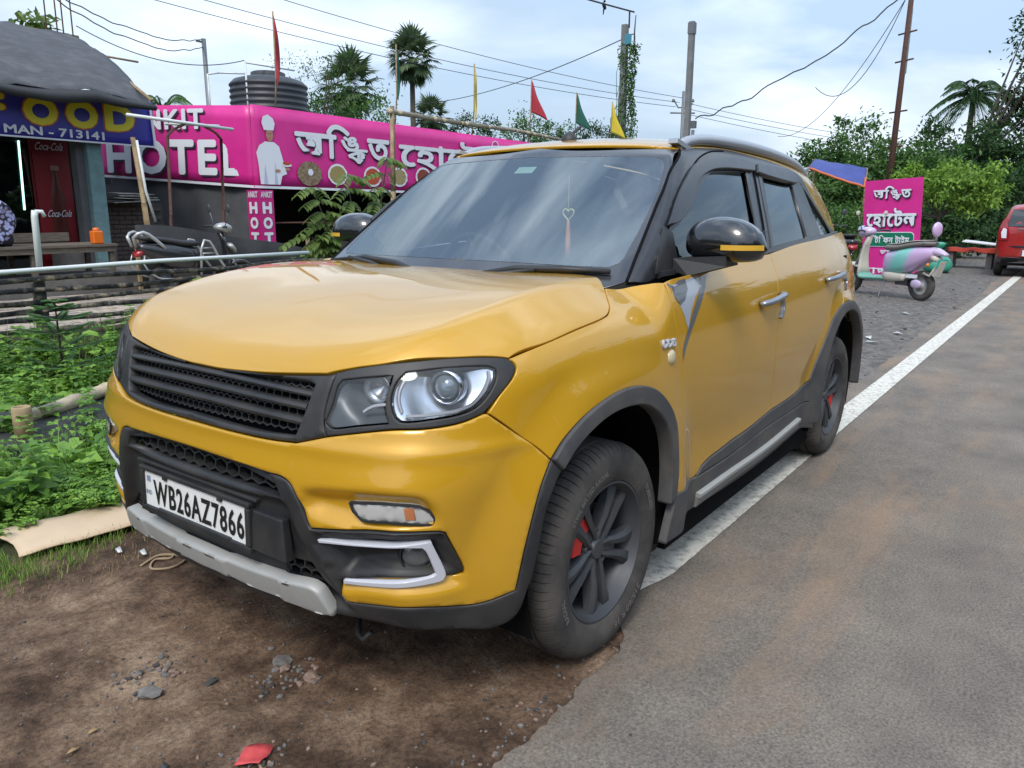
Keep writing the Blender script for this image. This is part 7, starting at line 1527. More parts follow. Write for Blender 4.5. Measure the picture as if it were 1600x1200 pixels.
tree('hedge_tree', 'tall dark tree between the iron pole and the coconut palm', (-34.5, -3.6, 0), [(0, 0, 3.3, 2.1, 2.1, 1.4), (-1, 1.6, 2.5, 1.9, 1.9, 1.6), (1, .2, 1.8, 2.0, 2.0, 1.6)], LD, 11000, .21, .18, rg_)
tree('hedge_tree', 'dark tree under the coconut palm fronds', (-39.5, -2.6, 0), [(0, 0, 2.2, 2.4, 2.4, 1.7), (1.2, 1.5, 1.6, 2, 2, 1.5)], LD, 9000, .22, .18, rg_)
tree('hedge_tree', 'tallest dark tree at the right edge above the red car', (-37.5, -2.8, 0), [(0, .3, 2.8, 1.4, 1.4, 1.6), (-.8, 2.3, 8.3, 1.2, 1.2, 1.4), (.4, 1.2, 2.6, 2.0, 2.0, 2.0), (0, 3.3, 6.4, 1.8, 1.8, 3.0), (-.5, 2.0, 5.6, 1.2, 1.2, 1.5)], LD, 17000, .22, .22, rg_, clump=.4)
tree('hedge_tree', 'dark low thicket behind the tyre stack', (-31, -.6, 0), [(0, 0, 1.4, 1.8, 1.8, 1.3), (-1, 1.8, 1.6, 1.6, 1.6, 1.4)], LD, 8000, .18, .1, rg_)
tree('hedge_tree', 'shaded shrub below the blue tarpaulin', (-22.2, -4.6, 0), [(0, 0, .95, .9, 1.1, .85), (-.9, 1.0, .8, 1.0, 1.0, .8)], LM, 4000, .13, .06, rg_)
tree('hedge_tree', 'low dark shrub behind the pink scooter headlamp', (-18.8, -3.7, 0), [(0, 0, .7, .9, .9, .75), (-.4, 1.1, .6, .8, .8, .6)], LM, 3000, .11, .05, rg_)
tree('hedge_tree', 'dark shrub below the spreading bright tree beside the sign', (-23.5, -1.9, 0), [(0, 0, .8, 1.0, 1.0, .8), (-.6, .8, .7, .9, .9, .6)], LD, 3000, .14, .05, rg_)
tree('bright_tree', 'small spreading tree with bright light green leaves right of the pink sign', (-20.2, -1.35, 0), [(0, .3, 1.95, .75, .85, .50), (.1, .9, 1.65, .55, .6, .45), (-.2, -.5, 2.2, .55, .6, .35), (0, 1.0, 2.2, .5, .45, .30), (.2, -1.6, 1.45, .35, .35, .38)], LB, 3600, .13, .05, clump=.55, hang=.6)
feather_palm('coconut palm with drooping fronds rising above the thicket on the right', (-48.6, -4.4, 0), 7.3, 2.6, 22, ll=.55, lw=.07, leaf=LD)
# far belt of trees along the horizon, and the belt across the road that the paint mirrors
def belt(name, lab, pts, h, n, ls, m):
    parts = []; k = rng.integers(0, len(pts)-1, n); t = rng.random(n); P0 = np.array(pts)[k]; P1 = np.array(pts)[k+1]; Q = P0+(P1-P0)*t[:, None]; hh = h*(.55+.45*np.abs(np.sin(Q[:, 0]*.21+Q[:, 1]*.13)+.4*np.sin(Q[:, 0]*.9+Q[:, 1]*.7)))
    P = np.stack([Q[:, 0]+rng.normal(0, 1.2, n), Q[:, 1]+rng.normal(0, 1.2, n), rng.random(n)**.8*hh], 1); V, F = leaves(P, rdir(n), rdir(n)+[0, 0, .8], rng.uniform(.7, 1.3, n)*ls, rng.uniform(.4, .7, n)*ls, .15); return npmesh(name, V, F, m, kind='stuff', label=lab)
belt('far_treeline', 'distant belt of trees along the horizon', [(-75, -62), (-85, -40), (-90, -20), (-92, -6), (-90, 6)], 5.5, 22000, .9, LM)
belt('roadside_trees', 'belt of trees on the far side of the road', [(30, 15), (10, 13.5), (-8, 13), (-26, 13.5), (-60, 15)], 5.0, 16000, .8, LD)
belt('left_treeline', 'belt of trees behind the stall', [(-10, -44), (6, -34), (22, -26), (36, -14), (40, 0)], 6.0, 9000, .9, LD)
# small conifer-like plant, papaya sprout, young shrub in front of the hotel
LC = leafmat('leaf_conifer', (.035, .10, .025), (.10, .22, .06), scale=3)
cp_ = empty('young_conifer', (-1.1, -5.2, -.22)); tag(cp_, 'small tiered conifer-like plant standing in the weeds before the fence', 'plant'); parts = []; mb = MB().tube([(0, 0, 0), (0, 0, .78)], [.014, .006], 6)
for z, L in ((.18, .42), (.34, .40), (.48, .34), (.60, .26), (.70, .15), (.76, .07)):
    for k in range(6):
        az = k*1.047+z*5; t = np.linspace(.08, 1, 16); P = np.stack([np.cos(az)*L*t, np.sin(az)*L*t, z+.18*L*t], 1); mb.tube([tuple(P[0]), tuple(P[-1])], [.005, .002], 4)
        for sg in (1, -1): D_ = np.tile([math.cos(az+sg*.8), math.sin(az+sg*.8), .15], (16, 1)); parts.append(leaves(P, D_, np.tile([0, 0, 1.], (16, 1)), np.full(16, .085)*(1.1-.5*t), np.full(16, .022), .2))
V, F = cat_(parts); npmesh('needles', V, F, LC, cp_); mb.build('stem', BARK, cp_)
def lobed(name, label, base, leafs, m):
    root = empty(name, base); tag(root, label, 'plant'); parts = []; mb = MB().tube([(0, 0, -.5), (0, 0, leafs[0][2]*.8)], [.02, .012], 6)
    for x, y, z, s in leafs:
        mb.tube([(0, 0, z*.5), (x, y, z)], .005, 4); a = np.linspace(-2.2, 2.2, 7)+math.atan2(y, x); D_ = np.stack([np.cos(a), np.sin(a), np.full(7, .12)], 1); parts.append(leaves(np.tile([x, y, z], (7, 1)), D_, np.tile([.2, .2, 1.], (7, 1)), s*(1-.1*np.abs(np.linspace(-3, 3, 7))), np.full(7, s*.36), .12))
    V, F = cat_(parts); npmesh('foliage', V, F, m, root); mb.build('stem', BARK, root)
lobed('papaya_sprout', 'bright green lobed plant peeping over the far edge of the yellow SUV bonnet', (-2.72, -5.5, .1), [(.0, .05, .50, .24), (.15, .02, .42, .22), (-.16, .05, .46, .22), (-.30, .1, .38, .18), (.1, .2, .40, .2)], LB); lobed('leafy_sprout', 'single bright leaf cluster left of the lobed plant beside the bonnet edge', (-2.15, -5.4, .0), [(.05, .05, .42, .14), (-.05, .1, .38, .12)], LB)
sh_ = empty('young_tree', (-6.6, -7.5, 0)); tag(sh_, 'young tree with paired oval leaflets in front of the dark hotel opening', 'tree'); parts = []; mb = MB()
for (x0, z0, x1, z1) in ((.2, .2, .75, 1.6), (.0, .2, .05, 1.8), (-.2, .2, -.8, 2.1), (.1, .4, .4, 1.2), (-.1, .3, -.5, 1.4), (.3, .2, .8, .9)):
    n = 7; mb.tube([(x0*.3, 0, 0), ((x0+x1)/2, .05, (z0+z1)/2), (x1, .0, z1)], [.022, .014, .006], 6)
    for i in range(n):
        t = .25+.75*i/(n-1); c = np.array([x0+(x1-x0)*t, 0, z0+(z1-z0)*t]); 
        for sd in (1, -1):
            az = rng.uniform(-.7, .7)+(0 if sd > 0 else math.pi); L = rng.uniform(.28, .46); tt = np.linspace(.2, 1, 6); P = c+np.stack([np.cos(az)*L*tt, np.sin(az)*L*tt, .12*L-.35*L*tt*tt], 1); mb.tube([tuple(c), tuple(P[3]), tuple(P[-1])], [.004, .003, .002], 4)
            for s2 in (1, -1): D_ = np.tile([math.cos(az+s2*1.3), math.sin(az+s2*1.3), -.55], (6, 1)); parts.append(leaves7(P, D_, np.tile([0, .4, 1.], (6, 1)), rng.uniform(.12, .16, 6), np.full(6, .085), .12))
V, F = cat_(parts); npmesh('foliage', V, F, LS, sh_); mb.build('stem', BARK, sh_)
scatter('hotel_weeds', 220, (-9.5, -6.2), (-9.3, -6.4), GR2, [0, 2], (.8, 1.6), lab='weeds between the fence and the hotel', dens=lambda x, y: np.clip(.9-(x+5.2)*.9*(x > -5.2), 0, 1))
# ------------------------------------------------------------------ poles, wires, bird
CPOLE = mat('concrete_pole', (.17, .18, .18), rough=.9, var=.2, vscale=3); WIRE = mat('wire', (.03, .032, .035), rough=.7)
vp = empty('utility_pole', (-23.83, -12.25, 0)); tag(vp, 'concrete utility pole wrapped in green creeper with a blue box near its top', 'pole'); MB().box((0, 0, 3.75), (.24, .24, 7.7), taper=.8).build('shaft', CPOLE, vp, smooth=False)
MB().box((-.05, .10, 7.1), (.30, .24, .34), rot=(0, 0, R(30))).build('meter_box', mat('box_blue', (.03, .20, .28), rough=.6), vp, smooth=False); MB().tube([(-.1, .1, 7.5), (-.1, .1, 8.05)], .03, 6).build('bracket', IRON, vp)
n = 2600; z = rng.random(n)**.8*7.0; a = rng.uniform(0, 6.28, n); rr2 = .16+.16*rng.random(n)*(1+.6*np.sin(z*2)); P = np.stack([np.cos(a)*rr2-.10+.0*z, np.sin(a)*rr2+.12, z], 1); V, F = leaves(P, rdir(n)+[0, 0, -.8], rdir(n), rng.uniform(.08, .17, n), rng.uniform(.04, .08, n)); npmesh('creeper', V, F, LM, vp)
mbx = MB()
for k in range(14): a = rng.uniform(0, 6.28); z0 = rng.uniform(3.5, 7); mbx.tube([(math.cos(a)*.2, math.sin(a)*.2, z0), (math.cos(a)*.42, math.sin(a)*.42, z0-.5), (math.cos(a)*.38, math.sin(a)*.38, z0-1.3)], .012, 4)
mbx.build('vine_stems', LM, vp)
MB().tube([(-.2, .3, 7.9), (.25, .5, 7.3), (.15, .45, 6.7), (-.1, .2, 6.6)], .018, 5).tube([(-.2, .3, 7.9), (.4, .6, 7.2), (.1, .5, 6.5)], .014, 5).build('loose_cable', WIRE, vp)
p2_ = empty('concrete_post', (-20.2, -8.1, 0)); tag(p2_, 'bare square concrete post standing behind the roof of the yellow SUV', 'post'); MB().box((0, 0, 3.28), (.18, .16, 6.5), taper=.9).build('shaft', CPOLE, p2_, smooth=False); MB().box((.0, 0, 6.35), (.20, .18, .30)).build('cap', STEEL, p2_, smooth=False); MB().tube([(-.16, .12, 0), (-.16, .12, 3.6)], .05, 6).build('pipe', STEEL, p2_); MB().box((-.16, .12, 3.75), (.16, .14, .2)).build('box', STEEL, p2_, smooth=False)
ip = empty('iron_pole', (-20.4, -2.56, 0)); tag(ip, 'rust-brown iron pole with short rungs rising behind the pink sign', 'pole'); MB().tube([(0, 0, 0), (.01, .05, 4.0), (.02, .10, 7.8)], [.085, .07, .055], 8).build('shaft', IRON, ip)
for z in (2.9, 3.75, 4.95, 5.6): MB().tube([(-.14, -.22+.012*z, z), (.14, .24+.012*z, z+.01)], .022, 5).build('rung', IRON, ip)
MB().box((.02, .12, 5.4), (.05, .05, 1.5)).build('strap', STEEL, ip, smooth=False)
lp_ = empty('steel_pole', (-14.37, -23.03, 0)); tag(lp_, 'thin blue-grey steel pole left of the black water tank', 'pole'); MB().tube([(0, 0, 0), (0, 0, 6.85)], .075, 8).build('shaft', STEEL, lp_); MB().box((.1, -.05, 6.75), (.3, .06, .06)).build('arm', STEEL, lp_, smooth=False)
sp_ = empty('utility_pole', (-56.8, -25.1, 0)); tag(sp_, 'small distant pole with a crossarm and insulators above the SUV roof', 'pole'); MB().tube([(0, 0, 0), (0, 0, 10.2)], .11, 6).build('shaft', STEEL, sp_); MB().tube([(.6, -.75, 8.6), (-.6, .75, 8.6)], .06, 5).build('crossarm', STEEL, sp_); MB().tube([(.45, -.6, 9.6), (.2, -.3, 9.0), (-.2, .3, 9.0), (-.45, .6, 9.3)], .06, 5).build('bracket', STEEL, sp_)
for s_ in (1, -1): MB().lathe([(0, 0), (.12, 0), (.12, .2), (0, .25)], 8, Matrix.Translation((.45*s_, -.6*s_, 9.4))).build('insulator', CPOLE, sp_)
fp_ = empty('far_pole', (-33, 1.6, 0)); tag(fp_, 'thin grey pole with a slanting arm before the dark trees, right edge', 'pole'); MB().tube([(0, 0, 0), (0, 0, 2.9)], .06, 6).build('shaft', CPOLE, fp_); MB().tube([(0, 0, 2.0), (0, -.9, 1.7)], .03, 5).build('arm', CPOLE, fp_)
def wire(lab, a, b, sag, r=.014, wob=0.):
    a, b = Vector(a), Vector(b); p = [a.lerp(b, t)-Vector((0, 0, sag*4*t*(1-t)-wob*mnoise.noise(Vector((t*14, sag, 0))))) for t in np.linspace(0, 1, 40)]; o = MB().tube([tuple(q) for q in p], r, 5).build('overhead_wire', WIRE); tag(o, lab, 'wire', 'overhead wires')
wire('thick twisted cable running to the creeper-covered pole at the top', (-12.2, -20.5, 11.1), (-24.0, -12.0, 8.0), .25, .03); wire('thin wire reaching the creeper-covered pole from the tall fan palm side', (-34, -32, 7.4), (-24.0, -12.0, 7.3), .5, .018)
wire('wavy cable climbing from the SUV roof to the iron pole', (-20.3, -7.9, 3.9), (-20.4, -2.6, 6.5), .35, .018, .12); wire('slack loop of wire hanging from the iron pole', (-20.4, -2.5, 6.7), (-22.5, -5.2, 4.8), 1.1, .010); wire('faint wire from the iron pole down to the right of the roof', (-20.4, -2.6, 6.4), (-34, -10, 4.5), .9, .010)
for k, (z0, z1, zz) in enumerate(((15.2, 14.6, 0), (13.9, 13.4, 1), (13.4, 12.8, 2))): wire(('highest', 'middle', 'lowest')[k]+' of three faint parallel power lines crossing the sky at left', (-8, -42-zz, z0+.8), (-56.8, -25.1-.3*zz, 9.7-.3*zz), 1.2, .02)
for k in range(2): wire(('upper', 'lower')[k]+' drooping wire between the tarp roof and the steel pole', (-6.0, -15.5, 5.6-.1*k), (-14.3, -23, 6.8-.25*k), .35+.1*k, .014, .05)
wire('long low wire from the tarp roof past the steel pole to the tank pipes', (-6.4, -15.2, 4.9), (-9.6, -14.2, 4.6), .35, .010); 
for k in range(3): wire(('top', 'centre', 'bottom')[k]+' of three distant lines leading right from the small far pole', (-56.8, -25.1, 9.4-.4*k), (-90, -10, 7.5-.5*k), .5, .02)
bd_ = empty('bird', (-23.2, -12.75, 8.05)); tag(bd_, 'small dark bird perched on the thick cable at the top of the picture', 'bird'); MB().ball((0, 0, .10), (.07, .06, .13), 10, 8, rot=(R(20), R(15), 0)).ball((.03, .03, .24), (.045, .04, .045), 8, 6).tube([(.06, .06, .24), (.11, .10, .23)], [.012, .002], 5).tube([(-.02, -.02, .02), (-.07, -.07, -.16)], [.03, .015], 6).build('body', mat('bird_black', (.012, .012, .014), rough=.7), bd_)
# ------------------------------------------------------------------ pink roadside sign
sg_o = empty('pink_sign', (0, 0, 0)); tag(sg_o, 'upright pink board with white Bengali lettering and a green strip behind the pastel scooter', 'sign')
SA = Vector((-14.3, -1.64, .05)); SB = Vector((-14.0, -.62, .08)); sr = (SB-SA); sr.z = 0; sr.normalize(); sw_ = 1.07; up_ = Vector((0, -.0, 1)); sn = sr.cross(Vector((0, 0, 1)))
def sp3(u, v, o=0.): return SA+sr*(sw_*u)+Vector((0, 0, 1.82*v+.05*u))+sn*o+sr*(-.10*v)
V = [sp3(u, v, o+.012*math.sin(v*7+u*4)) for o in (-.012, .012) for u, v in ((0, 0), (1, 0), (1, 1), (0, 1))]
mesh('board', V, [(3, 2, 1, 0), (4, 5, 6, 7), (0, 1, 5, 4), (1, 2, 6, 5), (2, 3, 7, 6), (3, 0, 4, 7)], VINYL, sg_o, smooth=False)
GS = mat('green_strip', (.0, .16, .085), rough=.5)
def sgM(u, v, o): return plane_M(sp3(u, v, o), sr, (-.05*sr.x, -.05*sr.y, 1))
for k, (it, u, v, w, h, b) in enumerate(((K1, .50, .865, .70, .25, .05), (K2, .50, .615, .93, .36, .06))):
    word(it, SHD, 'letter_shadow', sg_o, sgM(u+.015, v-.012, .024), w, h, bold=b*.6+.012, dz=.0003); word(it, WV, 'letter', sg_o, sgM(u, v, .032), w, h, bold=b*.6, dz=.0003)
pl_ = []
for cx, cy, a0 in ((.36, .08, -90), (.36, .08, 0), (-.36, .08, 90), (-.36, .08, 180)):
    sx = 1 if a0 in (-90, 0) else -1; sy = -1 if a0 in (-90, 180) else 1
    for k in range(5): a = R(a0+22.5*k); pl_.append((cx+.07*math.cos(a), sy*.06+.07*math.sin(a)))
o = MB().prism([(p[0]*1.02, p[1]*1.05) for p in pl_], .003).build('strip_edge', WV, sg_o, smooth=False); o.matrix_basis = sgM(.5, .40, .018); o = MB().prism([(p[0], p[1]*.94) for p in pl_], .004).build('green_strip', GS, sg_o, smooth=False); o.matrix_basis = sgM(.5, .40, .022)
word([('ি', 1, 1, 0, 0), ('ট', 1, 1, -.03, 0), 'ি', ('ফ', 1, 1, -.03, 0), ('ন', 1, 1, -.02, 0), ' ', 'ট', ('া', 1, 1, -.03, 0), ('ই', 1, 1, 0, 0), ('ম', 1, 1, -.02, 0)], WV, 'letter', sg_o, sgM(.5, .40, .032), .74, .16, bold=.03, dz=.0003)
word(['ভ', ('া', 1, 1, -.03, 0), ('ত', 1, 1, -.02, 0), ','], WV, 'letter', sg_o, sgM(.50, .265, .026), .34, .11, bold=.03, dz=.0003); word(['ম', 'া', 'ছ'], WV, 'letter', sg_o, sgM(.25, .08, .026), .5, .13, bold=.03, dz=.0003)
for u in (.04, .96): MB().tube([tuple(sp3(u, -.03, -.03)), tuple(sp3(u, 1.0, -.03))], .018, 6).build('frame_pole', IRON, sg_o)
# ------------------------------------------------------------------ scooters
def loft(secs, n=20, p=2.6):
    """secs: (x, z centre, half width, half height, [y])"""
    V = []
    for s in secs:
        for k in range(n):
            t = 2*math.pi*k/n; c, s_ = math.cos(t), math.sin(t); V.append((s[0], math.copysign(abs(c)**(2/p), c)*s[2], s[1]+math.copysign(abs(s_)**(2/p), s_)*s[3]))
    m_ = len(secs); F = [(i*n+k, i*n+(k+1) % n, (i+1)*n+(k+1) % n, (i+1)*n+k) for i in range(m_-1) for k in range(n)]+[tuple(range(n))[::-1], tuple((m_-1)*n+k for k in range(n))]; return V, F
def sm(pts, k=5):
    p = np.array(pts, float); return [tuple(v) for v in catmull(p, .05)]
def scooter(name, label, loc, rz, body, panel, seat_m, trim, fl, headm, rails=True, retro=False, lean=0., rw=-.60):
    root = empty(name, loc, rz, label, 'scooter'); root.rotation_euler = (lean, 0, rz)
    def add(V, F, nm, m, sub=True, sharp=None): o = MB().add(V, F).build(nm, m, root, sharp=sharp); return o
    for xx, r in ((rw, .225), (.66, .225)):
        w = empty('wheel', (xx, 0, r), parent=root); Mq = Matrix.Rotation(R(90), 4, 'X')
        MB().lathe([(.135, -.045), (.17, -.052), (.205, -.045), (.223, -.02), (.226, 0), (.223, .02), (.205, .045), (.17, .052), (.135, .045), (.135, -.045)], 40, Mq).build('tyre', RUB, w)
        MB().lathe([(0, -.04), (.05, -.04), (.055, -.02), (.12, -.02), (.138, -.04), (.138, .04), (.12, .02), (.055, .02), (.05, .04), (0, .04)], 30, Mq).build('rim', RIM if not retro else SIL, w)
    V, F = loft(sm([(-.98, .74, .03, .02), (-.93, .72, .10, .07), (-.75, .67, .15, .145), (-.5, .60, .175, .20), (-.25, .55, .16, .20), (-.10, .53, .14, .18), (-.05, .52, .05, .10)])); add(V, F, 'rear_body', body)
    V, F = loft(sm([(-.92, .86, .05, .02), (-.85, .855, .11, .035), (-.6, .83, .14, .045), (-.3, .775, .145, .05), (-.08, .765, .12, .045), (0, .75, .04, .02)])); add(V, F, 'seat', seat_m)
    V, F = loft(sm([(-.12, .30, .14, .05), (.1, .285, .17, .04), (.36, .285, .17, .04), (.42, .33, .13, .04)])); add(V, F, 'floorboard', fl)
    V, F = loft(sm([(-.50, .33, .13, .07), (-.25, .33, .15, .10), (-.1, .33, .14, .09)])); add(V, F, 'lower_cover', trim)
    # leg shield: stacked upright sections
    V = []; n = 12; hs = [(.30, .43, .15, .05), (.45, .46, .11, .04), (.62, .46, .085, .035), (.78, .43, .06, .04), (.92, .37, .05, .04)]
    for z, x, w, t in hs:
        for k in range(n):
            a = 2*math.pi*k/n; V.append((x+t*math.cos(a)-.03*abs(math.sin(a))**2, w*math.sin(a), z))
    F = [(i*n+k, i*n+(k+1) % n, (i+1)*n+(k+1) % n, (i+1)*n+k) for i in range(len(hs)-1) for k in range(n)]+[tuple(range(n))[::-1], tuple((len(hs)-1)*n+k for k in range(n))]; add(V, F, 'leg_shield', panel)
    V, F = loft(sm([(.45, .40, .03, .02), (.55, .455, .085, .035), (.70, .46, .09, .035), (.84, .38, .07, .03), (.88, .33, .03, .02)])); add(V, F, 'front_mudguard', panel)
    MB().tube([(.62, .07, .26), (.50, .05, .55), (.40, 0, .92)], .022, 8).tube([(.62, -.07, .26), (.50, -.05, .55)], .022, 8).build('fork', STEEL, root)
    V, F = loft(sm([(.28, 1.0, .05, .03), (.34, 1.0, .10, .06), (.44, .99, .11, .085), (.52, .97, .085, .07), (.55, .96, .04, .04)])); add(V, F, 'handlebar_cover', headm)
    MB().lathe([(0, .03), (.04, .025), (.065, .005), (.07, -.02)], 20, Matrix.Translation((.535, 0, .97))@Matrix.Rotation(R(90), 4, 'Y')).build('headlamp', LENS if 'LENS' in globals() else CHR, root)
    for s_ in (1, -1):
        MB().tube([(.37, .08*s_, 1.0), (.33, .22*s_, 1.02), (.28, .34*s_, 1.01)], [.012, .016, .018], 8).build('grip', BLK if 'BLK' in globals() else RUB, root)
        MB().tube([(.36, .17*s_, 1.02), (.37, .24*s_, 1.16), (.36, .27*s_, 1.24)], .007, 6).build('mirror_stem', STEEL, root)
        MB().ball((.36, .29*s_, 1.29), (.012, .042, .038) if retro else (.02, .05, .07), 14, 8).build('mirror', RIM if not retro else panel, root)
    V, F = loft(sm([(-1.02, .62, .05, .03), (-.97, .64, .09, .05), (-.90, .66, .10, .05)])); add(V, F, 'tail_lamp', trim if retro else RL_)
    MB().tube([(-.62, 0, .225), (-.2, .06, .30)], .05, 8).box((-.45, .08, .26), (.22, .06, .09)).build('engine', SEATB, root, sharp=40)
    MB().tube([(-.15, .10, .28), (-.12, .18, .05), (-.16, .22, .0)], .012, 6).build('side_stand', STEEL, root)
    MB().tube([(-.95, 0, .52), (-.90, .05, .38), (-.80, .06, .42)], .02, 6).build('rear_mudguard', trim, root)
    return root
RL_ = mat('tail_red', (.30, .01, .012), rough=.2, coat=1)
SCB = mat('scooter_black', (.018, .019, .022), rough=.25, coat=.8); SCS = mat('scooter_silver', (.42, .43, .42), rough=.3, metal=.5); SEATB = mat('seat_black', (.02, .02, .022), rough=.6)
bs_ = scooter('black_scooter', 'black scooter with bent silver guard rails parked behind the fence', (-5.02, -9.25, .03), R(176), SCB, SCB, SEATB, SCB, MATS['matt_black'] if 'matt_black' in MATS else SCB, SCS, lean=R(0))
for s_ in (1, -1):
    MB().tube(sm([(-.60, .16*s_, .70), (-.78, .17*s_, .86), (-.92, .16*s_, .95), (-1.04, .10*s_, .88), (-1.0, .06*s_, .74)]), .026, 8).build('grab_rail', SCS, bs_)
    MB().tube(sm([(-.12, .22*s_, .30), (-.10, .24*s_, .68), (-.04, .24*s_, .82), (.04, .24*s_, .80), (.20, .24*s_, .50), (.34, .22*s_, .30)]), .020, 8).tube([(-.10, .24*s_, .62), (.12, .24*s_, .62)], .012, 6).tube([(-.09, .24*s_, .70), (.08, .24*s_, .70)], .010, 6).build('guard_rail', SCS, bs_); MB().tube(sm([(-.95, .20*s_, .62), (-.98, .22*s_, .50), (-.80, .22*s_, .30), (-.5, .2*s_, .26)]), .012, 8).build('guard_rail', SCS, bs_)
MB().add(*loft(sm([(.44, .72, .10, .02), (.50, .70, .14, .06), (.56, .64, .12, .05), (.58, .58, .05, .02)]))).build('front_lamp_cover', SCS, bs_)
# pastel scooter: lilac-mint body
pm = bpy.data.materials.new('pastel_paint'); pm.use_nodes = True; t_ = pm.node_tree; tcx = t_.nodes.new('ShaderNodeTexCoord'); sx_ = t_.nodes.new('ShaderNodeSeparateXYZ'); t_.links.new(tcx.outputs['Object'], sx_.inputs[0]); ad = t_.nodes.new('ShaderNodeMath'); ad.operation = 'MULTIPLY_ADD'; ad.inputs[1].default_value = .35; t_.links.new(sx_.outputs['Z'], ad.inputs[0]); t_.links.new(sx_.outputs['X'], ad.inputs[2])
rp = t_.nodes.new('ShaderNodeValToRGB'); mr_ = t_.nodes.new('ShaderNodeMapRange'); mr_.inputs['From Min'].default_value = -.80; mr_.inputs['From Max'].default_value = .20; t_.links.new(ad.outputs[0], mr_.inputs['Value']); t_.links.new(mr_.outputs[0], rp.inputs['Fac']); e = rp.color_ramp.elements; e[0].position = .30; e[0].color = (.55, .38, .60, 1); e[1].position = .92; e[1].color = (.48, .35, .56, 1)
for p, c in ((.40, (.54, .38, .60)), (.50, (.20, .54, .48)), (.66, (.18, .52, .46)), (.80, (.42, .36, .54))): q = e.new(p); q.color = (*c, 1)
t_.links.new(rp.outputs[0], t_.nodes['Principled BSDF'].inputs['Base Color']); t_.nodes['Principled BSDF'].inputs['Roughness'].default_value = .3; t_.nodes['Principled BSDF'].inputs['Coat Weight'].default_value = .8
MINT = mat('mint_plastic', (.16, .36, .30), rough=.4); CREAM = mat('cream_plastic', (.50, .46, .40), rough=.4); SEATG = mat('seat_grey', (.16, .14, .125), rough=.6); LIL = mat('lilac_panel', (.50, .40, .56), rough=.3, coat=.6)
P_R = Vector((-11.22, -.10, 0)); P_F = Vector((-12.15, -1.55, 0)); dv = (P_F-P_R).normalized(); rzz = math.atan2(dv.y, dv.x)
ps = scooter('pastel_scooter', 'mint and lilac retro scooter parked on the gravel in front of the pink sign', tuple(P_R+dv*.74), rzz, pm, CREAM, SEATG, CREAM, MINT, LIL, retro=True, rw=-.74)
for ch in list(ps.children):
    if ch.name.startswith('leg_shield') or ch.name.startswith('front_mudguard'): ch.data.materials[0] = CREAM
MB().add(*loft(sm([(-1.12, .70, .04, .02), (-1.0, .73, .07, .05), (-.9, .745, .10, .06), (-.8, .74, .11, .06)]))).build('tail_wing', LIL, ps)
MB().add(*loft(sm([(-.88, .905, .05, .006), (-.6, .885, .11, .010), (-.3, .832, .115, .010), (-.1, .82, .09, .006)]))).build('seat_top', mat('seat_pale', (.42, .37, .34), rough=.6), ps)
MB().tube([(-.86, 0, .84), (-.90, 0, .90), (-.90, 0, 1.0)], .018, 8).build('backrest_stem', STEEL, ps); MB().ball((-.90, 0, 1.06), (.045, .095, .11), 16, 10).build('backrest', pm, ps)
MB().tube([(-.55, -.1, .82), (-.8, -.12, .86), (-.93, 0, .87), (-.8, .12, .86), (-.55, .1, .82)], .012, 8).build('grab_rail', STEEL, ps)
MB().box((-1.05, 0, .57), (.012, .20, .13), rot=(0, R(-15), 0)).build('licence_plate', mat('plate_green', (.05, .42, .33), rough=.5), ps, smooth=False); MB().box((-1.01, 0, .50), (.06, .12, .24), rot=(0, R(-20), 0)).build('plate_holder', CREAM, ps, smooth=False)
MB().lathe([(.085, -.06), (.095, .0), (.088, .03), (.07, .035), (.0, .02)], 24, Matrix.Translation((.52, 0, 1.0))@Matrix.Rotation(R(90), 4, 'Y')).build('headlamp_ring', CHR if 'CHR' in globals() else SIL, ps)
for s_ in (1, -1): MB().ball((-.93, .14*s_, .55), (.02, .03, .03), 10, 6).build('turn_lamp', mat('amber', (.65, .22, .02), rough=.3) if 'amber' not in MATS else MATS['amber'], ps)
MB().ball((-.72, .10, .25), (.10, .03, .07), 14, 8).build('motor_cover', LIL, ps); MB().box((-.62, .09, .36), (.16, .06, .05)).build('shock_cover', WV, ps, smooth=False)
o = MB().box((-12.35, -1.9, .55), (.25, .35, .5)).build('x', SCB) if False else None
ds = scooter('dark_scooter', 'dark scooter mostly hidden behind the pink sign and the pastel scooter', (-14.9, -2.35, 0), R(215), SCB, SCB, SEATB, SCB, SCB, SCB)
# green bag, bench, boards, red cloth, tyres, tarp
bg_ = empty('plastic_bag', (-17.5, -.80, 0)); tag(bg_, 'tied mint-green plastic bag on the grass right of the pastel scooter', 'bag'); BGM = mat('bag_green', (.06, .38, .26), rough=.35, trans=.15, bump=.6, bscale=9)
V = []; pf_ = [(0, 0), (.20, .0), (.29, .08), (.30, .18), (.24, .30), (.12, .40), (.045, .45), (.04, .50), (.09, .56), (.13, .63), (.06, .66), (0, .66)]
mb = MB(); mb.lathe(pf_, 28); mb.V = [(v[0]*(1+.14*mnoise.noise(Vector(v)*7)), v[1]*(1+.14*mnoise.noise(Vector(v)*7+Vector((3, 0, 0)))), v[2]) for v in mb.V]; mb.build('bag_body', BGM, bg_); MB().ball((.03, 0, .47), (.06, .06, .03), 10, 6).build('knot', BGM, bg_)
be = empty('bench', (-19.6, .05, 0)); tag(be, 'low dark bench carrying boards and a red cloth left of the red car', 'bench'); MB().box((0, 0, .44), (.7, 1.9, .06)).build('bench_top', DARK, be, smooth=False)
for x in (-.25, .25):
    for y in (-.85, -.05, .8): MB().box((x, y, .20), (.12, .12, .42)).build('leg', CONC, be, smooth=False)
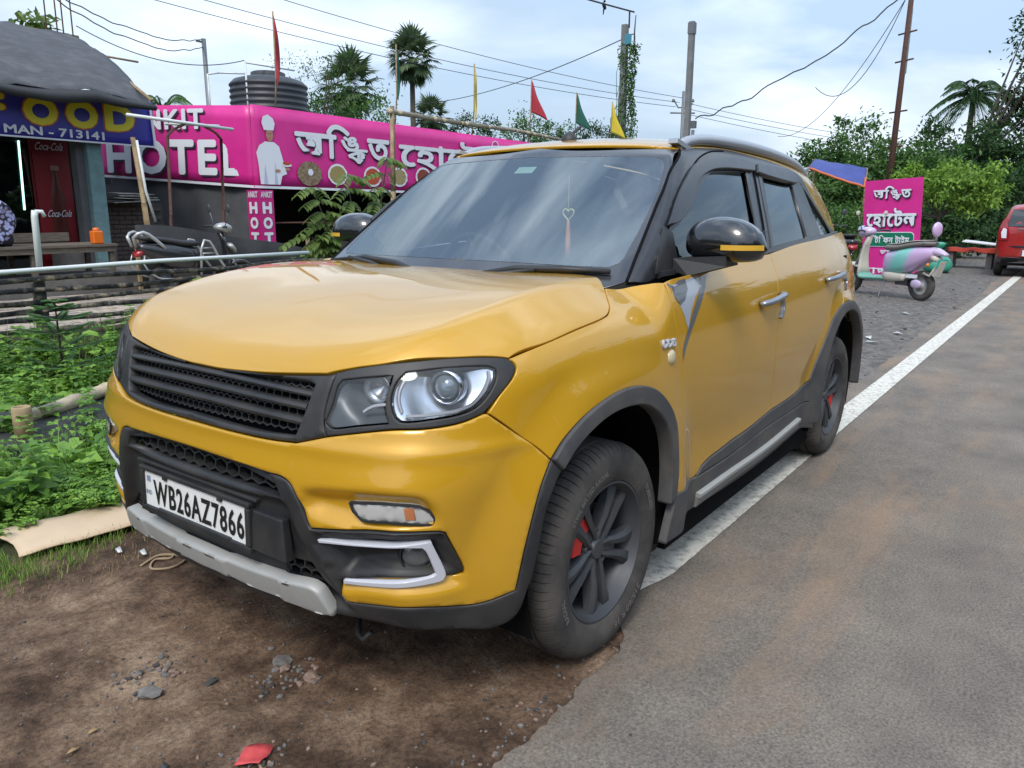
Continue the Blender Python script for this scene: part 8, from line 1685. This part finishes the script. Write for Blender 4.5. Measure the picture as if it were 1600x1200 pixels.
for k, (y, z, a, m_, lab) in enumerate(((-.25, .53, 3, WV, 'white board lying on the dark bench, topmost'), (.15, .495, -2, SIL, 'grey board lying on the dark bench below the white one'))): o = MB().box((0, 0, 0), (.45, 1.35, .022), rot=(R(-6), R(a), R(6*k-3))).build('board', m_, None, smooth=False, loc=(-19.6, .15+y*.3, z+.03)); tag(o, lab, 'board')
CLR = mat('red_cloth', (.42, .05, .03), rough=.85); V = []
for i in range(25):
    for j in range(7): u, v = i/24, j/6; V.append((-19.25+.02*math.sin(u*20)*v, -.85+2.0*u, .485-.30*v*(.35+.65*sst(.35, .8, u))+.012*math.sin(u*30)))
o = mesh('red_cloth', V, [(i*7+j, (i+1)*7+j, (i+1)*7+j+1, i*7+j+1) for i in range(24) for j in range(6)], CLR); o.modifiers.new('thickness', 'SOLIDIFY').thickness = .01; tag(o, 'faded red cloth hanging over the front of the dark bench', 'cloth')
for k in range(3): o = MB().lathe([(.20, -.09), (.30, -.10), (.34, -.06), (.345, 0), (.34, .06), (.30, .10), (.20, .09), (.19, 0), (.20, -.09)], 36).build('old_tyre', RUB, None, loc=(-24.2+.02*k, .30+.03*k, .62+.20*k)); tag(o, ('lowest', 'middle', 'top')[k]+' tyre of the black stack left of the red car', 'tyre', 'stacked old tyres')
o = MB().box((-24.2, .3, .26), (.8, .8, .52)).build('tyre_stand', CONC, None, smooth=False); tag(o, 'dark block carrying the stack of tyres', 'block')
TB = mat('tarp_blue', (.04, .06, .24), rough=.6, bump=.2, bscale=6, var=.2, vscale=3); TO = mat('tarp_orange', (.50, .13, .04), rough=.6)
tq = empty('blue_tarpaulin', (0, 0, 0)); tag(tq, 'blue tarpaulin awning with an orange edge above the shrubs right of the SUV', 'tarpaulin'); A_ = [Vector(p) for p in ((-21.3, -4.70, 2.72), (-20.6, -3.15, 2.42), (-19.9, -3.0, 1.92), (-20.2, -4.55, 2.45))]; V = []
for i in range(13):
    for j in range(7): u, v = i/12, j/6; p = A_[0].lerp(A_[1], u).lerp(A_[3].lerp(A_[2], u), v); V.append(p+Vector((0, 0, .06*math.sin(v*3.1)*math.sin(u*6)+.03*mnoise.noise(Vector((u*5, v*5, 0))))))
mesh('sheet', V, [(i*7+j, i*7+j+1, (i+1)*7+j+1, (i+1)*7+j) for i in range(12) for j in range(6)], TB, tq).modifiers.new('thickness', 'SOLIDIFY').thickness = .01
eg = [V[i*7+6] for i in range(13)]+[V[12*7+5], V[12*7+3]]; MB().tube([tuple(Vector(q)+Vector((.02, 0, -.02))) for q in eg], .035, 6).build('edging', TO, tq)
for a in (A_[0], A_[1], A_[3]): MB().tube([(a.x, a.y, 0), tuple(a)], .03, 6).build('pole', BAM, tq)
hut = empty('hut', (-27.5, -8.6, 0)); tag(hut, 'low hut with a dark sloping roof behind the blue tarpaulin', 'building'); MB().box((0, 0, 1.2), (4, 3.4, 2.4)).build('wall', GREYW, hut, smooth=False); mesh('roof', [(-2.3, -2, 2.3), (2.3, -2, 2.3), (2.3, 2, 2.3), (-2.3, 2, 2.3), (-2.3, 0, 3.3), (2.3, 0, 3.3)], [(0, 1, 5, 4), (2, 3, 4, 5), (0, 4, 3), (1, 2, 5)], mat('roof_tile', (.13, .10, .09), rough=.9, var=.3, vscale=6), hut, smooth=False)
# ------------------------------------------------------------------ red hatchback, rear towards the camera
RP = mat('red_paint', (.36, .014, .012), rough=.3, coat=1, metal=.2, var=.05, vscale=3)
rc = empty('red_car', (-17.0, 1.02, 0), R(2)); tag(rc, 'red hatchback seen from behind at the right edge of the road', 'car')
def red_sec(x, wl, wb, wr, zb, zs, zr):
    """half section outline y,z from sill to roof centre"""
    return [(wl*.80, zb), (wl*.97, zb+.05), (wl, zb+.22), (wb, zs-.10), (wb*.97, zs), (wr+(wb-wr)*.45, zs+(zr-zs)*.5), (wr, zr-.05), (wr*.86, zr-.005), (wr*.4, zr+.02), (0, zr+.024)]
secs = [(.02, .62, .66, .40, .42, .90, 1.00), (-.06, .70, .735, .50, .30, .93, 1.24), (-.20, .735, .745, .56, .24, .95, 1.42), (-.5, .745, .745, .585, .20, .95, 1.475), (-1.3, .745, .745, .60, .20, .93, 1.48), (-1.9, .745, .74, .58, .20, .92, 1.42), (-2.6, .745, .73, .55, .20, .90, .98), (-3.2, .72, .70, .45, .22, .76, .84), (-3.42, .60, .58, .3, .3, .6, .68)]
V = []; 
for s in secs:
    h = red_sec(*s); V += [(s[0], y, z) for y, z in h]+[(s[0], -y, z) for y, z in h[::-1][1:]]
n = 19; F = [(i*n+k, (i+1)*n+k, (i+1)*n+k+1, i*n+k+1) for i in range(len(secs)-1) for k in range(n-1)]+[tuple(range(n)), tuple((len(secs)-1)*n+k for k in range(n))[::-1]]+[(i*n, i*n+n-1, (i+1)*n+n-1, (i+1)*n) for i in range(len(secs)-1)]
o = mesh('body', V, F, RP, rc); bm = bmesh.new(); bm.from_mesh(o.data); bmesh.ops.recalc_face_normals(bm, faces=bm.faces); bm.to_mesh(o.data); bm.free(); s = o.modifiers.new('sub', 'SUBSURF'); s.levels = s.render_levels = 2
SDR = SDG if 'SDG' in globals() else glass('dark_pane', (.05, .05, .06), ior=1.7)
RG = mat('rear_pane', (.03, .04, .045), rough=.25, coat=.3)
def on_red(y, z, o=.012):
    # rear face x by height
    zs = np.array([.30, .42, .60, .90, 1.0, 1.24, 1.42]); xs = np.array([.02, .03, .03, .02, .01, -.055, -.185]); return float(np.interp(z, zs, xs))-.10*(abs(y)/.7)**3+o
def rpatch(nm, pts, m, o=.012, k=6):
    pts = np.array(pts, float); c = pts.mean(0); V = [(on_red(*c, o), *c)]; 
    for i in range(len(pts)):
        for t in np.linspace(0, 1, k, endpoint=False): p = pts[i]*(1-t)+pts[(i+1) % len(pts)]*t; V.append((on_red(*p, o), *p))
    q = len(V)-1; me = mesh(nm, V, [(0, 1+i, 1+(i+1) % q) for i in range(q)], m, rc, smooth=False); mm = me.modifiers.new('thickness', 'SOLIDIFY'); mm.thickness = .015; return me
rpatch('rear_window', [(-.58, 1.03), (.58, 1.03), (.50, 1.36), (-.50, 1.36)], RG, .03)
for s_ in (1, -1):
    rpatch('tail_lamp', [(.52*s_, .76), (.69*s_, .74), (.71*s_, .95), (.66*s_, 1.12), (.60*s_, 1.20), (.56*s_, 1.05), (.52*s_, .90)], RL_, .035); rpatch('reverse_lamp', [(.56*s_, .79), (.64*s_, .79), (.66*s_, .90), (.63*s_, .99), (.57*s_, .97)], WV, .045)
    MB().box((-.9, .735*s_, 1.16), (1.5, .02, .30), rot=(R(-24*s_), 0, 0)).build('side_window', RG, rc, smooth=False) if False else None
rpatch('rear_bumper_lip', [(-.70, .30), (.70, .30), (.70, .40), (-.70, .40)], BLK if 'BLK' in globals() else RUB, .02)
lp2 = MB().box((.075, 0, .50), (.012, .50, .12)).build('licence_plate', WV, rc, smooth=False); me = text_mesh('WP3', 1, 0, .03, fit=(.15, .065)); ob = link('plate_number', me, SHD, rc, smooth=False); ob.matrix_basis = Matrix.Translation((.084, -.13, .50))@Matrix(((0, 0, 1, 0), (1, 0, 0, 0), (0, 1, 0, 0), (0, 0, 0, 1)))
MB().box((.035, -.30, .98), (.01, .16, .02)).build('badge', CHR if 'CHR' in globals() else SIL, rc, smooth=False)
rpatch('hatch_seam', [(-.52, .62), (.52, .62), (.52, .628), (-.52, .628)], SHD, .014)
for xx in (-.62, -2.95):
    for s_ in (1, -1):
        w = empty('wheel', (xx, .66*s_, .27), parent=rc); Mq = Matrix.Rotation(R(90), 4, 'X'); MB().lathe([(.16, -.07), (.22, -.078), (.258, -.06), (.27, -.03), (.27, .03), (.258, .06), (.22, .078), (.16, .07), (.16, -.07)], 36, Mq).build('tyre', RUB, w); MB().lathe([(0, -.05), (.16, -.055), (.16, .055), (0, .05)], 24, Mq).build('rim', SIL if 'SIL' in globals() else STEEL, w)
MB().box((-1.6, 0, .30), (3.2, 1.2, .12)).build('underbody', MATS.get('matt_black', DARK), rc, smooth=False); MB().tube([(-.75, .30, .62*0+.50), (-.75, -.30, .50)], .10, 8).build('exhaust_box', MATS.get('matt_black', DARK), rc)
